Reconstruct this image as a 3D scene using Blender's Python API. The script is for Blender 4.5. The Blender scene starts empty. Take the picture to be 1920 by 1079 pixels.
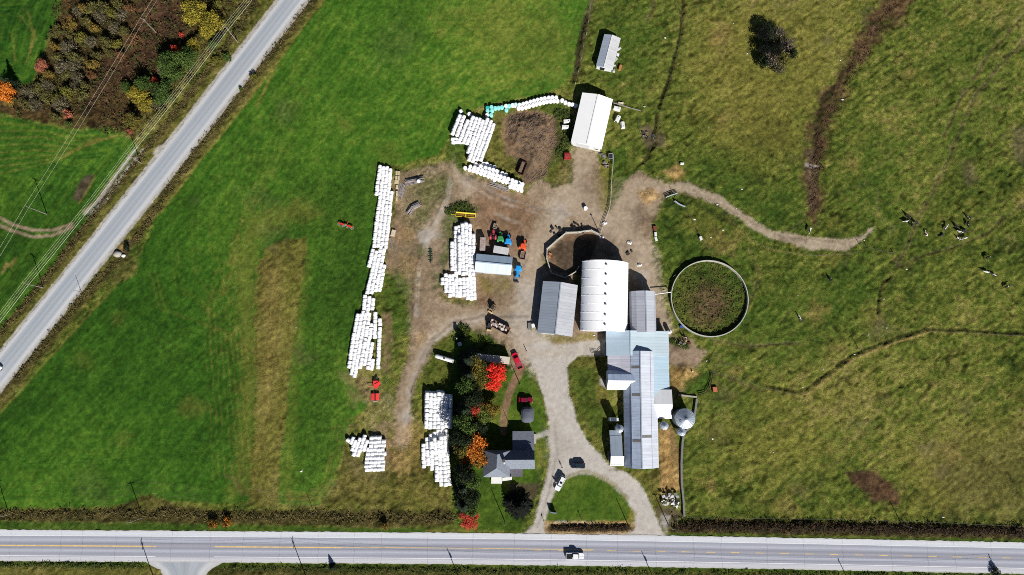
import bpy, bmesh, math, random
import numpy as np
from mathutils import Vector, Matrix
R = math.radians
rng = random.Random(7)
sc = bpy.context.scene
COL = sc.collection
# ---------------------------------------------------------------- camera model and survey helpers
FPX, HC, TILT = 1280.0, 220.0, R(8.5)
ST, CT = math.sin(TILT), math.cos(TILT)
def W(px, py, z=0.0):
    """surveyed point: where the sight line of a photo point meets height z"""
    u, v = px - 960.0, py - 539.5
    k = (HC - z) / (v * ST + FPX * CT)
    return (u * k, (-v * CT + FPX * ST) * k)
cam = bpy.data.objects.new('camera', bpy.data.cameras.new('camera')); COL.objects.link(cam)
cam.location = (0, 0, HC); cam.rotation_euler = (TILT, 0, 0)
cam.data.lens = 24.0; cam.data.sensor_width = 36.0; cam.data.clip_end = 8000; cam.data.clip_start = 1
sc.camera = cam
EL, AZ = R(35.5), R(23.5)
sun = bpy.data.objects.new('sun', bpy.data.lights.new('sun', 'SUN')); COL.objects.link(sun)
sun.data.energy = 4.9; sun.data.angle = R(0.5); sun.data.color = (1.0, 0.955, 0.89)
sun.rotation_euler = Vector((-math.sin(AZ) * math.cos(EL), math.cos(AZ) * math.cos(EL), -math.sin(EL))).to_track_quat('-Z', 'Y').to_euler()
sun.location = (40, -90, 120)
wd = bpy.data.worlds.new('World'); sc.world = wd; wd.use_nodes = True
nt = wd.node_tree; sky = nt.nodes.new('ShaderNodeTexSky'); sky.sky_type = 'NISHITA'; sky.sun_disc = False
sky.sun_elevation = EL; sky.sun_rotation = R(180) - AZ
sky.air_density = 0.55; sky.dust_density = 0.4; sky.ozone_density = 1.4; sky.altitude = 300
bg = nt.nodes['Background']; nt.links.new(sky.outputs[0], bg.inputs[0]); bg.inputs[1].default_value = 0.05
sc.view_settings.view_transform = 'Standard'; sc.view_settings.look = 'None'
sc.view_settings.exposure = 0.5; sc.view_settings.gamma = 1.0
sc.cycles.max_bounces = 6; sc.cycles.diffuse_bounces = 4; sc.cycles.use_denoising = False; sc.cycles.filter_width = 0.95
KEXP = 1.18
def lin(c):
    return tuple(((x / 255.0 / 12.92) if x / 255.0 <= 0.04045 else ((x / 255.0 + 0.055) / 1.055) ** 2.4) for x in c)
def C(r, g, b):
    return tuple(min(0.9, x / KEXP) for x in lin((r, g, b)))
# ---------------------------------------------------------------- materials
MATS = {}
def nodemat(name):
    m = bpy.data.materials.new(name); m.use_nodes = True
    return m, m.node_tree, m.node_tree.nodes['Principled BSDF']
def nd(t, kind, **kw):
    n = t.nodes.new(kind)
    for k, v in kw.items():
        if hasattr(n, k): setattr(n, k, v)
        else: n.inputs[k].default_value = v
    return n
def ramp(t, stops):
    n = t.nodes.new('ShaderNodeValToRGB'); e = n.color_ramp.elements
    while len(e) < len(stops): e.new(0.5)
    for i, (p, c) in enumerate(stops):
        e[i].position = p; e[i].color = (*c, 1)
    return n
def mat(name, col, rough=0.7, var=0.25, scale=1.5, metal=0.0, bump=0.0, spec=0.3, col2=None):
    if name in MATS: return MATS[name]
    m, t, b = nodemat(name)
    tc = nd(t, 'ShaderNodeTexCoord'); oi = nd(t, 'ShaderNodeObjectInfo')
    ad = nd(t, 'ShaderNodeVectorMath', operation='ADD'); t.links.new(tc.outputs['Object'], ad.inputs[0])
    ml = nd(t, 'ShaderNodeMath', operation='MULTIPLY'); t.links.new(oi.outputs['Random'], ml.inputs[0]); ml.inputs[1].default_value = 37.0
    t.links.new(ml.outputs[0], ad.inputs[1])
    n = nd(t, 'ShaderNodeTexNoise', Scale=scale, Detail=5.0, Roughness=0.65); t.links.new(ad.outputs[0], n.inputs['Vector'])
    c2 = col2 or tuple(x * (1 - 1.6 * var) for x in col)
    r = ramp(t, [(0.3, c2), (0.62, col)]); t.links.new(n.outputs['Fac'], r.inputs[0])
    t.links.new(r.outputs[0], b.inputs['Base Color'])
    b.inputs['Roughness'].default_value = rough; b.inputs['Metallic'].default_value = metal
    b.inputs['Specular IOR Level'].default_value = spec
    if bump:
        bp = nd(t, 'ShaderNodeBump', Strength=bump, Distance=0.1); t.links.new(n.outputs['Fac'], bp.inputs['Height'])
        t.links.new(bp.outputs[0], b.inputs['Normal'])
    MATS[name] = m; return m
def roofmat(name, col, axis=1, pitch=0.9, rough=0.45, stain=0.25, seam=0.0, rust=None, metal=0.0):
    """sheet metal: ribs run across the ridge (bands repeat along local `axis`), weathering and lap seams"""
    if name in MATS: return MATS[name]
    m, t, b = nodemat(name)
    tc = nd(t, 'ShaderNodeTexCoord'); sp = nd(t, 'ShaderNodeSeparateXYZ'); t.links.new(tc.outputs['Object'], sp.inputs[0])
    n = nd(t, 'ShaderNodeTexNoise', Scale=0.35, Detail=6.0, Roughness=0.7); t.links.new(tc.outputs['Object'], n.inputs['Vector'])
    mp = nd(t, 'ShaderNodeMapping'); t.links.new(tc.outputs['Object'], mp.inputs[0])
    mp.inputs['Scale'].default_value = (0.25, 3.0, 0.25) if axis == 1 else (3.0, 0.25, 0.25)
    n2 = nd(t, 'ShaderNodeTexNoise', Scale=1.0, Detail=3.0); t.links.new(mp.outputs[0], n2.inputs['Vector'])
    mx = nd(t, 'ShaderNodeMath', operation='ADD'); t.links.new(n.outputs['Fac'], mx.inputs[0]); t.links.new(n2.outputs['Fac'], mx.inputs[1])
    dk = tuple(c * (1 - stain) for c in col) if not rust else tuple(0.6 * c + 0.4 * q for c, q in zip(col, rust))
    r = ramp(t, [(0.36, dk), (0.56, col)])
    hv = nd(t, 'ShaderNodeMath', operation='MULTIPLY'); t.links.new(mx.outputs[0], hv.inputs[0]); hv.inputs[1].default_value = 0.5
    t.links.new(hv.outputs[0], r.inputs[0])
    # individual sheets differ a little
    fl = nd(t, 'ShaderNodeMath', operation='FLOOR'); dv = nd(t, 'ShaderNodeMath', operation='DIVIDE')
    t.links.new(sp.outputs[axis], dv.inputs[0]); dv.inputs[1].default_value = pitch; t.links.new(dv.outputs[0], fl.inputs[0])
    wn = nd(t, 'ShaderNodeTexWhiteNoise', noise_dimensions='1D'); t.links.new(fl.outputs[0], wn.inputs['W'])
    mr = nd(t, 'ShaderNodeMapRange'); t.links.new(wn.outputs['Value'], mr.inputs[0]); mr.inputs[3].default_value = 1.0 - 0.11; mr.inputs[4].default_value = 1.0
    fr = nd(t, 'ShaderNodeMath', operation='FRACT'); t.links.new(dv.outputs[0], fr.inputs[0])
    lt = nd(t, 'ShaderNodeMath', operation='LESS_THAN'); t.links.new(fr.outputs[0], lt.inputs[0]); lt.inputs[1].default_value = 0.12
    sm = nd(t, 'ShaderNodeMath', operation='MULTIPLY'); t.links.new(lt.outputs[0], sm.inputs[0]); sm.inputs[1].default_value = -seam
    s2 = nd(t, 'ShaderNodeMath', operation='ADD'); t.links.new(sm.outputs[0], s2.inputs[0]); t.links.new(mr.outputs[0], s2.inputs[1])
    vm = nd(t, 'ShaderNodeVectorMath', operation='SCALE'); t.links.new(r.outputs[0], vm.inputs[0]); t.links.new(s2.outputs[0], vm.inputs['Scale'])
    t.links.new(vm.outputs[0], b.inputs['Base Color'])
    bp = nd(t, 'ShaderNodeBump', Strength=0.35, Distance=0.04); t.links.new(fr.outputs[0], bp.inputs['Height']); t.links.new(bp.outputs[0], b.inputs['Normal'])
    b.inputs['Roughness'].default_value = rough; b.inputs['Metallic'].default_value = metal; b.inputs['Specular IOR Level'].default_value = 0.3
    MATS[name] = m; return m
def leafmat(name, a, bcol, c):
    if name in MATS: return MATS[name]
    m, t, b = nodemat(name)
    at = nd(t, 'ShaderNodeAttribute', attribute_name='tone')
    r = ramp(t, [(0.05, a), (0.5, bcol), (0.95, c)]); t.links.new(at.outputs['Fac'], r.inputs[0])
    t.links.new(r.outputs[0], b.inputs['Base Color'])
    b.inputs['Roughness'].default_value = 0.75; b.inputs['Specular IOR Level'].default_value = 0.15
    MATS[name] = m; return m
# ---------------------------------------------------------------- mesh builder
class MB:
    def __init__(s): s.v = []; s.f = []; s.m = []; s.t = []
    def add(s, vs, fs, mi=0, tone=0.5):
        o = len(s.v); s.v += [tuple(p) for p in vs]
        for f in fs:
            s.f.append([i + o for i in f]); s.m.append(mi); s.t.append(tone)
    def box(s, c, d, rz=0.0, mi=0, ch=0.0, tilt=None, top=1.0):
        x, y, z = d[0] / 2, d[1] / 2, d[2] / 2
        if ch <= 0:
            P = [(-x, -y, -z), (x, -y, -z), (x, y, -z), (-x, y, -z), (-x * top, -y * top, z), (x * top, -y * top, z), (x * top, y * top, z), (-x * top, y * top, z)]
            Fs = [(0, 3, 2, 1), (4, 5, 6, 7), (0, 1, 5, 4), (1, 2, 6, 5), (2, 3, 7, 6), (3, 0, 4, 7)]
        else:
            bm = bmesh.new(); bmesh.ops.create_cube(bm, size=1.0)
            for q in bm.verts:
                k = top if q.co.z > 0 else 1.0
                q.co = Vector((q.co.x * d[0] * k, q.co.y * d[1] * k, q.co.z * d[2]))
            bmesh.ops.bevel(bm, geom=list(bm.edges), offset=ch, segments=2, affect='EDGES')
            bm.verts.index_update(); P = [tuple(q.co) for q in bm.verts]; Fs = [[q.index for q in f.verts] for f in bm.faces]; bm.free()
        M = Matrix.Translation(Vector(c)) @ Matrix.Rotation(rz, 4, 'Z')
        if tilt: M = M @ Matrix.Rotation(tilt[1], 4, tilt[0])
        s.add([M @ Vector(p) for p in P], Fs, mi); return s
    def cyl(s, p0, p1, r0, r1=None, n=12, mi=0, cap=True, tone=0.5):
        r1 = r0 if r1 is None else r1
        a, b = Vector(p0), Vector(p1); d = (b - a).normalized()
        q = d.to_track_quat('Z', 'Y'); X = q @ Vector((1, 0, 0)); Y = q @ Vector((0, 1, 0))
        P = []
        for c, r in ((a, r0), (b, r1)):
            for i in range(n):
                t = 2 * math.pi * i / n; P.append(c + X * (r * math.cos(t)) + Y * (r * math.sin(t)))
        Fs = [(i, (i + 1) % n, n + (i + 1) % n, n + i) for i in range(n)]
        if cap: Fs += [list(range(n))[::-1], [n + i for i in range(n)]]
        s.add(P, Fs, mi, tone); return s
    def prism(s, poly, z0, z1, mi=0):
        n = len(poly)
        P = [(x, y, z0) for x, y in poly] + [(x, y, z1) for x, y in poly]
        s.add(P, [list(range(n))[::-1], [n + i for i in range(n)]] + [(i, (i + 1) % n, n + (i + 1) % n, n + i) for i in range(n)], mi); return s
    def loft(s, rings, mi=0, cap=True, tone=0.5):
        n = len(rings[0]); P = [p for r in rings for p in r]; Fs = []
        for k in range(len(rings) - 1):
            for i in range(n):
                Fs.append((k * n + i, k * n + (i + 1) % n, (k + 1) * n + (i + 1) % n, (k + 1) * n + i))
        if cap:
            Fs.append(list(range(n))[::-1]); Fs.append([(len(rings) - 1) * n + i for i in range(n)])
        s.add(P, Fs, mi, tone); return s
    def quad(s, c, X, Y, mi=0, tone=0.5):
        c = Vector(c); s.add([c - X - Y, c + X - Y, c + X + Y, c - X + Y], [(0, 1, 2, 3)], mi, tone)
    def ring(s, pts, w, z0, z1, mi=0, closed=True):
        """a wall of thickness w along ground points"""
        n = len(pts); L = []; Rr = []
        for i in range(n):
            a = Vector(pts[(i - 1) % n] if closed or i else pts[0]); c = Vector(pts[(i + 1) % n] if closed or i < n - 1 else pts[-1])
            d = (c - a); d = d.normalized() if d.length else Vector((1, 0)); nn = Vector((-d.y, d.x)) * (w / 2); p = Vector(pts[i])
            L.append(p + nn); Rr.append(p - nn)
        m = n if closed else n - 1
        P = [(q.x, q.y, z) for q, z in [(x, z0) for x in L] + [(x, z1) for x in L] + [(x, z0) for x in Rr] + [(x, z1) for x in Rr]]
        Fs = []
        for i in range(m):
            j = (i + 1) % n
            Fs += [(i, j, n + j, n + i), (2 * n + j, 2 * n + i, 3 * n + i, 3 * n + j), (n + i, n + j, 3 * n + j, 3 * n + i)]
        if not closed: Fs += [(0, n, 3 * n, 2 * n), (n - 1, 3 * n - 1, 4 * n - 1, 2 * n - 1)]
        s.add(P, Fs, mi); return s
    def mesh(s, name, mats, smooth=False, tone=False):
        me = bpy.data.meshes.new(name); me.from_pydata(s.v, [], s.f)
        for m in (mats if isinstance(mats, (list, tuple)) else [mats]): me.materials.append(m)
        me.polygons.foreach_set('material_index', s.m)
        if smooth: me.polygons.foreach_set('use_smooth', [True] * len(s.f))
        if tone:
            a = me.attributes.new('tone', 'FLOAT', 'FACE'); a.data.foreach_set('value', s.t)
        me.update(); return me
    def build(s, name, mats, parent=None, smooth=False, tone=False):
        o = bpy.data.objects.new(name, s.mesh(name, mats, smooth, tone)); COL.objects.link(o)
        if parent: o.parent = parent
        return o
def tag(o, label=None, cat=None, group=None, kind=None):
    if label: o['label'] = label
    if cat: o['category'] = cat
    if group: o['group'] = group
    if kind: o['kind'] = kind
    return o
def thing(name, label, cat, loc=(0, 0, 0), rz=0.0, group=None):
    o = bpy.data.objects.new(name, None); COL.objects.link(o); o.empty_display_size = 0.5
    o.location = loc; o.rotation_euler = (0, 0, rz); return tag(o, label, cat, group)
def dup(o, loc=None, rz=None, label=None, group=None, scale=None):
    def cp(a, p):
        c = a.copy(); COL.objects.link(c)
        if p: c.parent = p
        for ch in a.children: cp(ch, c)
        return c
    c = cp(o, None)
    if loc is not None: c.location = loc
    if rz is not None: c.rotation_euler = (0, 0, rz)
    if scale is not None: c.scale = (scale,) * 3 if not isinstance(scale, tuple) else scale
    if label: c['label'] = label
    if group: c['group'] = group
    return c
def heading(a, b):
    A, B = W(*a), W(*b); return math.atan2(B[1] - A[1], B[0] - A[0])
# ---------------------------------------------------------------- noise
def _h(ix, iy, s):
    n = (ix.astype(np.int64) * 374761393 + iy.astype(np.int64) * 668265263 + s * 974634777) & 0x7fffffff
    n = ((n ^ (n >> 13)) * 1274126177) & 0x7fffffff
    return ((n ^ (n >> 16)) & 0xffff) / 65535.0
def vn(x, y, s):
    ix, iy = np.floor(x), np.floor(y); fx, fy = x - ix, y - iy
    fx = fx * fx * (3 - 2 * fx); fy = fy * fy * (3 - 2 * fy)
    a, b, c, d = _h(ix, iy, s), _h(ix + 1, iy, s), _h(ix, iy + 1, s), _h(ix + 1, iy + 1, s)
    return a + (b - a) * fx + (c - a) * fy + (a - b - c + d) * fx * fy
def fbm(x, y, lam, s, o=3, g=0.5):
    t = 0; a = 1; w = 0
    for k in range(o):
        t = t + a * vn(x / lam + 17.3 * k, y / lam - 9.1 * k, s + k); w += a; a *= g; lam = lam * 0.5
    return t / w
def sstep(a, b, x):
    t = np.clip((x - a) / (b - a), 0, 1); return t * t * (3 - 2 * t)
# ---------------------------------------------------------------- the land
CELL = 0.42
gx = np.arange(-208, 208, CELL); gy = np.arange(-88, 160, CELL)
X, Y = np.meshgrid(gx, gy); NY, NX = X.shape
_f = Y * ST + HC * CT
PX = 960 + FPX * X / _f; PY = 539.5 - FPX * (Y * CT - HC * ST) / _f     # the survey grid in photo units
WX = (fbm(X, Y, 7, 101, 4) - 0.5); WY = (fbm(X, Y, 7, 131, 4) - 0.5)
FN = vn(X / 0.5, Y / 0.5, 7) - 0.5; HF = fbm(X, Y, 2.4, 151, 2) - 0.5
def L3(c): return np.array(C(*c), dtype=np.float32)
def mixc(stops, f):
    f = np.clip(f, 0, 1) * (len(stops) - 1); out = np.zeros(f.shape + (3,), np.float32)
    for i in range(len(stops) - 1):
        w0 = np.clip(1 - np.abs(f - i), 0, 1); out += w0[..., None] * L3(stops[i])
    out += np.clip(1 - np.abs(f - (len(stops) - 1)), 0, 1)[..., None] * L3(stops[-1]); return out
big = fbm(X, Y, 45, 1, 4); mid = fbm(X, Y, 9, 11, 3); sml = fbm(X, Y, 2.2, 21, 3, 0.7); fine = vn(X / 0.8, Y / 0.8, 31)
ca, sa = math.cos(R(56)), math.sin(R(56)); U = X * ca + Y * sa; V = -X * sa + Y * ca
ca2, sa2 = math.cos(R(35)), math.sin(R(35)); U2 = X * ca2 + Y * sa2; V2 = -X * sa2 + Y * ca2
strk = vn(U / 9, V / 0.9, 41); strk2 = vn(U2 / 5, V2 / 1.4, 45)
strk3 = vn(X / 0.9, Y / 14, 43)
wet = sstep(0.35, 0.65, fbm(X, Y, 25, 71, 3))
edge = 1.0 - 0.28 * sstep(560, 1000, PX)
CLS = {
 'hay': mixc([(36, 66, 18), (50, 86, 24), (70, 104, 32), (102, 122, 46)], 0.62 * (big - 0.25) * 1.5 + 0.3 * (mid - .1) + 0.26 * (strk - 0.5) + 0.5 * (sml - 0.5) + 0.3 * (fine - .5) + .26 * sstep(560, 60, PY) * sstep(430, 620, PX)),
 'past': mixc([(52, 68, 26), (76, 90, 34), (98, 106, 46), (120, 118, 62), (142, 130, 84)], 0.6 * (big - 0.22) * 1.5 + 0.32 * (mid - .2) + 0.6 * (sml - .5) + 0.34 * (strk2 - .5) + 0.4 * (fine - .35)),
 'rough': mixc([(48, 50, 24), (80, 84, 36), (108, 102, 52), (134, 122, 74)], 0.55 * mid + 0.6 * (sml - .4) + 0.25 * strk3 + 0.2 * (fine - .5)),
 'lawn': mixc([(42, 64, 20), (62, 88, 27), (86, 104, 38), (118, 116, 56)], 0.8 * (mid - .1) + 0.3 * (sml - .5) + 0.15 * (fine - .5)),
 'dirt': mixc([(92, 78, 60), (132, 113, 92), (156, 137, 116), (178, 160, 138)], 0.45 * mid + 0.5 * (sml - .2) + 0.25 * (fine - .5) + .1),
 'brown': mixc([(86, 66, 50), (122, 98, 76), (146, 118, 92), (160, 132, 104)], 0.4 * mid + 0.5 * (sml - .2) + 0.25 * (fine - .5) + .1),
 'lane': mixc([(124, 108, 88), (158, 141, 120), (175, 159, 139), (192, 179, 162)], 0.35 * mid + 0.25 * (sml - .2) + 0.3 * (fine - .5) + .25),
 'gravel': mixc([(140, 132, 122), (170, 163, 154), (186, 181, 174), (200, 196, 190)], 0.35 * mid + 0.15 * (sml - .2) + 0.25 * (fine - .5) + .3),
 'pale': mixc([(150, 144, 136), (172, 168, 162), (196, 194, 190)], 0.4 * mid + 0.5 * sml + 0.3 * (fine - .5)),
 'mud': mixc([(46, 38, 30), (72, 60, 48), (98, 84, 70), (118, 104, 88)], 0.5 * mid + 0.5 * (sml - .1) + 0.3 * (fine - .5)),
 'straw': mixc([(98, 74, 44), (142, 112, 68), (168, 138, 88), (184, 158, 110)], 0.35 * mid + 0.5 * (sml - .1) + 0.35 * strk3),
 'scrub': mixc([(34, 30, 18), (62, 50, 32), (84, 68, 40), (66, 70, 34), (96, 60, 42)], 0.6 * mid + 0.6 * (sml - .3) + 0.2 * (fine - .5)),
 'weed': mixc([(34, 34, 18), (64, 60, 32), (92, 82, 48), (112, 98, 62)], 0.5 * mid + 0.7 * (sml - .3) + 0.3 * (fine - .5)),
 'wet': mixc([(50, 36, 30), (78, 54, 44), (98, 72, 54), (92, 86, 46)], 0.6 * mid + 0.6 * (sml - .3) + 0.2 * (fine - .5)),
 'dark': mixc([(16, 18, 10), (34, 36, 18), (54, 54, 28)], 0.5 * mid + 0.5 * sml),
 'dry': mixc([(88, 86, 40), (120, 112, 54), (144, 132, 76)], 0.4 * mid + 0.6 * (sml - .1)),
 'green': mixc([(38, 60, 20), (54, 80, 26), (74, 95, 34)], 0.6 * mid + 0.4 * sml),
}
BUMP = {'lane': .03, 'hay': .17, 'past': .62, 'rough': .5, 'lawn': .16, 'dirt': .10, 'brown': .11, 'gravel': .015, 'pale': .01, 'mud': .12, 'straw': .3, 'scrub': .6, 'weed': .6, 'wet': .45, 'dark': .4, 'dry': .2, 'green': .35}
OBJ = {'lane': 'farmyard', 'hay': 'field', 'past': 'pasture', 'rough': 'rough_grass', 'lawn': 'lawn', 'dirt': 'farmyard', 'brown': 'farmyard', 'gravel': 'driveway', 'pale': 'driveway', 'mud': 'bare_soil', 'straw': 'bare_soil', 'scrub': 'scrubland', 'weed': 'verge', 'wet': 'wet_ground', 'dark': None, 'dry': None, 'green': None}
NAMES = ['field', 'pasture', 'rough_grass', 'lawn', 'farmyard', 'driveway', 'bare_soil', 'scrubland', 'verge', 'wet_ground', 'cow_path']
GC = CLS['past'].copy(); GB = np.full(X.shape, BUMP['past'], np.float32); GO = np.full(X.shape, 1, np.int8); GZ = np.zeros(X.shape, np.float32)
def sd_poly(pts, px, py):
    d = np.full(px.shape, 1e9); ins = np.zeros(px.shape, bool); n = len(pts)
    for i in range(n):
        (x0, y0), (x1, y1) = pts[i], pts[(i + 1) % n]
        dx, dy = x1 - x0, y1 - y0; L = dx * dx + dy * dy + 1e-9
        t = np.clip(((px - x0) * dx + (py - y0) * dy) / L, 0, 1)
        d = np.minimum(d, (px - x0 - t * dx) ** 2 + (py - y0 - t * dy) ** 2)
        c = (y0 > py) != (y1 > py)
        ins ^= c & (px < (x1 - x0) * (py - y0) / ((y1 - y0) or 1e-9) + x0)
    d = np.sqrt(d); return np.where(ins, d, -d)
def sd_line(pts, px, py):
    best = np.full(px.shape, -1e9)
    for i in range(len(pts) - 1):
        x0, y0, w0 = pts[i]; x1, y1, w1 = pts[i + 1]; dx, dy = x1 - x0, y1 - y0
        t = np.clip(((px - x0) * dx + (py - y0) * dy) / (dx * dx + dy * dy + 1e-9), 0, 1)
        best = np.maximum(best, (w0 + (w1 - w0) * t) / 2 - np.hypot(px - x0 - t * dx, py - y0 - t * dy))
    return best
def region(pts, pad, wob):
    xs = [p[0] for p in pts]; ys = [p[1] for p in pts]; pad = pad + wob
    m = (PX > min(xs) - pad) & (PX < max(xs) + pad) & (PY > min(ys) - pad) & (PY < max(ys) + pad)
    r = np.where(m.any(1))[0]; c = np.where(m.any(0))[0]
    if not len(r) or not len(c): return None
    return slice(r[0], r[-1] + 1), slice(c[0], c[-1] + 1)
def paint(cls, pts, feather=4, strength=1.0, wob=10, w=None, dz=0.0, obj=None, patchy=0.0):
    if w is not None: pts = [(p[0], p[1], (p[2] if len(p) > 2 else w)) for p in pts]
    s = region(pts, feather + 60 if w is None else feather + max(p[2] for p in pts), wob)
    if s is None: return
    px = PX[s] + wob * WX[s]; py = PY[s] + wob * WY[s]
    d = sd_line(pts, px, py) if w is not None else sd_poly(pts, px, py)
    d = d + feather * 1.2 * FN[s] + wob * .7 * HF[s]
    a = sstep(-feather, feather, d) * strength
    if patchy: a = a * sstep(0.5 - patchy, 0.5 + 0.1, 0.5 * mid[s] + 0.5 * sml[s] + 0.03)
    GC[s] = GC[s] * (1 - a[..., None]) + CLS[cls][s] * a[..., None]
    GB[s] = GB[s] * (1 - a) + BUMP[cls] * a
    if dz: GZ[s] += dz * sstep(-feather, feather, d)
    o = obj or OBJ[cls]
    if o: GO[s][a > 0.5] = NAMES.index(o)
P = paint
def inside_(x, y, P_):
    c = False; n = len(P_)
    for i in range(n):
        (x0, y0), (x1, y1) = P_[i], P_[(i + 1) % n]
        if (y0 > y) != (y1 > y) and x < (x1 - x0) * (y - y0) / (y1 - y0) + x0: c = not c
    return c
# pasture tone
P('dry', [(1300, 30), (1420, -20), (1600, 0), (1560, 150), (1500, 300), (1400, 310), (1290, 200)], 60, .55, 60)
P('dry', [(1680, 840), (1930, 760), (1940, 960), (1720, 965)], 50, .55, 60)
P('dry', [(1400, 700), (1640, 720), (1560, 860), (1480, 900), (1330, 880)], 60, .35, 60)
P('mud', [(1750, 860), (1940, 790), (1940, 960), (1800, 960)], 60, .3, 60)
for g in [[(1440, 350), (1500, 320), (1500, 430), (1440, 430)], [(1240, 320), (1420, 300), (1440, 420), (1330, 350)], [(1590, 250), (1700, 260), (1700, 420), (1620, 440)], [(1220, 400), (1300, 390), (1400, 470), (1420, 620), (1330, 690), (1240, 500)], [(1400, 560), (1640, 480), (1640, 600), (1440, 720)], [(1290, 690), (1400, 690), (1420, 780), (1300, 780)], [(1115, 10), (1260, 20), (1230, 200), (1130, 150)]]:
    P('green', g, 40, .55, 50)
P('green', [(1760, 0), (1900, 20), (1860, 300), (1740, 300)], 60, .4, 60)
_r = random.Random(77)
for k in range(150):
    cx_, cy_ = _r.uniform(1230, 1930), _r.uniform(-20, 970); rr_ = _r.uniform(6, 26); P(_r.choice(['dry', 'dry', 'mud', 'green', 'green', 'straw', 'dark']), [(cx_ + rr_ * _r.uniform(.6, 1.3) * math.cos(a), cy_ + rr_ * .8 * _r.uniform(.6, 1.3) * math.sin(a)) for a in np.linspace(0, 5.6, 7)], rr_ * .6, _r.uniform(.15, .42), rr_ * 1.5, obj='pasture')
for k in range(26):
    cx_, cy_ = _r.uniform(1260, 1880), _r.uniform(0, 940); an = _r.gauss(-.9, .5); L_ = _r.uniform(40, 130); P('mud', [(cx_ + L_ * i / 5 * math.cos(an) + _r.gauss(0, 5), cy_ + L_ * i / 5 * math.sin(an) + _r.gauss(0, 5)) for i in range(6)], 1.8, _r.uniform(.2, .4), 8, w=2.2, obj='pasture')
# hay field
HAY = [(612, -60), (1112, -60), (1108, 0), (1098, 40), (1086, 90), (1076, 140), (1050, 164), (1010, 178), (930, 194), (868, 210), (845, 250), (824, 290), (760, 308), (716, 312), (706, 400), (690, 520), (664, 600), (652, 690), (690, 760), (652, 800), (640, 860), (628, 910), (598, 950), (540, 946), (400, 944), (300, 936), (200, 950), (-20, 958), (-120, 958), (-120, 920), (-5, 772), (120, 640), (215, 535), (255, 515), (268, 470), (300, 400), (350, 332), (480, 170), (540, 85), (600, 0)]
P('hay', HAY, 3, 1, 8)
_s = region(HAY, 4, 0); _d = sd_poly(HAY, PX[_s] + 5 * WX[_s], PY[_s] + 5 * WY[_s])
_m = (vn(_d / 5.5, U[_s] / 70, 501) - .5) * sstep(0, 6, _d) * (0.35 + 0.65 * sstep(120, 20, _d)) + .6 * (vn(_d / 2.2, U[_s] / 50, 503) - .5) * sstep(0, 4, _d)
GC[_s] = GC[_s] * (1 + np.stack([.6 * _m, .34 * _m, .3 * _m], 2))
P('green', [(700, 330), (560, 330), (520, 430), (600, 450), (560, 800), (540, 930), (620, 900), (650, 700), (690, 480)], 30, .6, 30, obj='field')
P('dry', [(440, 470), (470, 400), (560, 372), (600, 400), (520, 430), (480, 455), (488, 700), (470, 930), (430, 940), (455, 700)], 16, .34, 20)
P('dry', [(575, 450), (585, 500), (560, 700), (545, 930), (520, 930), (545, 560)], 12, .22, 16)
P('rough', [(486, 492), (500, 466), (535, 450), (578, 446), (574, 490), (562, 560), (544, 700), (528, 850), (520, 952), (464, 952), (472, 850), (480, 700), (479, 560)], 3, .92, 9)
P('green', [(486, 492), (578, 446), (562, 560), (522, 850), (514, 950), (468, 950), (480, 560)], 8, .4, 26, patchy=.1)
P('straw', [(492, 500), (520, 480), (535, 560), (518, 700), (500, 800), (484, 860), (490, 700)], 14, .35, 20, obj='rough_grass')
for k in range(7): P('dry' if k % 2 else 'dark', [(490 + 11 * k, 470), (484 + 10 * k, 580), (480 + 8 * k, 720), (474 + 7 * k, 860), (468 + 7 * k, 948)], 1.6, .3, 7, w=2.2, obj='rough_grass')
P('dry', [(488, 492), (500, 470), (576, 450), (562, 560), (540, 700), (526, 850), (516, 948), (468, 948), (476, 850), (482, 700), (482, 560)], 5, .4, 14)
P('dry', [(490, 700, 3), (545, 615, 3), (548, 600, 3)], 2, .5, 4, w=3)
P('dry', [(525, 601), (552, 601)], 1.5, .5, 2, w=2); P('dry', [(525, 609), (552, 609)], 1.5, .5, 2, w=2)
for k in range(5): P('dry', [(600 - k * 8, -20), (480 - k * 6 + 6 * k, 195 + 3 * k)], 3, .25, 5, w=3)
P('mud', [(745, 20), (800, 60), (760, 110), (700, 120), (720, 60)], 20, .18, 40, obj='field')
P('dry', [(830, 20), (950, -10), (1090, 60), (1060, 140), (930, 120)], 40, .3, 50)
_r = random.Random(31)
for k in range(70):
    cx_, cy_ = _r.uniform(20, 1060), _r.uniform(0, 930)
    if inside_(cx_, cy_, HAY):
        rr_ = _r.uniform(8, 34); P(_r.choice(['dry', 'green', 'green', 'lawn', 'dry', 'mud']), [(cx_ + rr_ * _r.uniform(.6, 1.4) * math.cos(a), cy_ + rr_ * _r.uniform(.6, 1.4) * math.sin(a)) for a in np.linspace(0, 5.6, 7)], rr_ * .7, _r.uniform(.12, .3), rr_ * 1.4, obj='field')
for k in range(9):   # faint wheel tracks
    f = k / 9; q = [(600 - 40 * f * 9, 30 + 60 * f * 9), (480 - 30 * f * 9 + 60, 260 + 40 * f * 9), (380 + 10 * k, 560 + 10 * k), (400 + 12 * k, 900)]
    for o_ in (0, 11): P('dry', [(a + o_, b) for a, b in q], 1.5, .2, 6, w=2)
for r_ in (20, 40, 60):   # headland turning marks along the field edge
    P('dry', [(1088 - r_, 60), (1068 - r_, 130 - r_ * .2), (1000 - r_ * .3, 168 - r_ * .6), (900, 190 - r_ * .8)], 2.5, .25, 3, w=3)
for k in range(7): P('dry' if k % 2 else 'mud', [(440 - k * 4, 890), (452, 930 - k * 3), (520, 950 - k * 4), (600, 948 - k * 5), (640 - k * 4, 900)], 2, .3, 6, w=3, obj='field')
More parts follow.
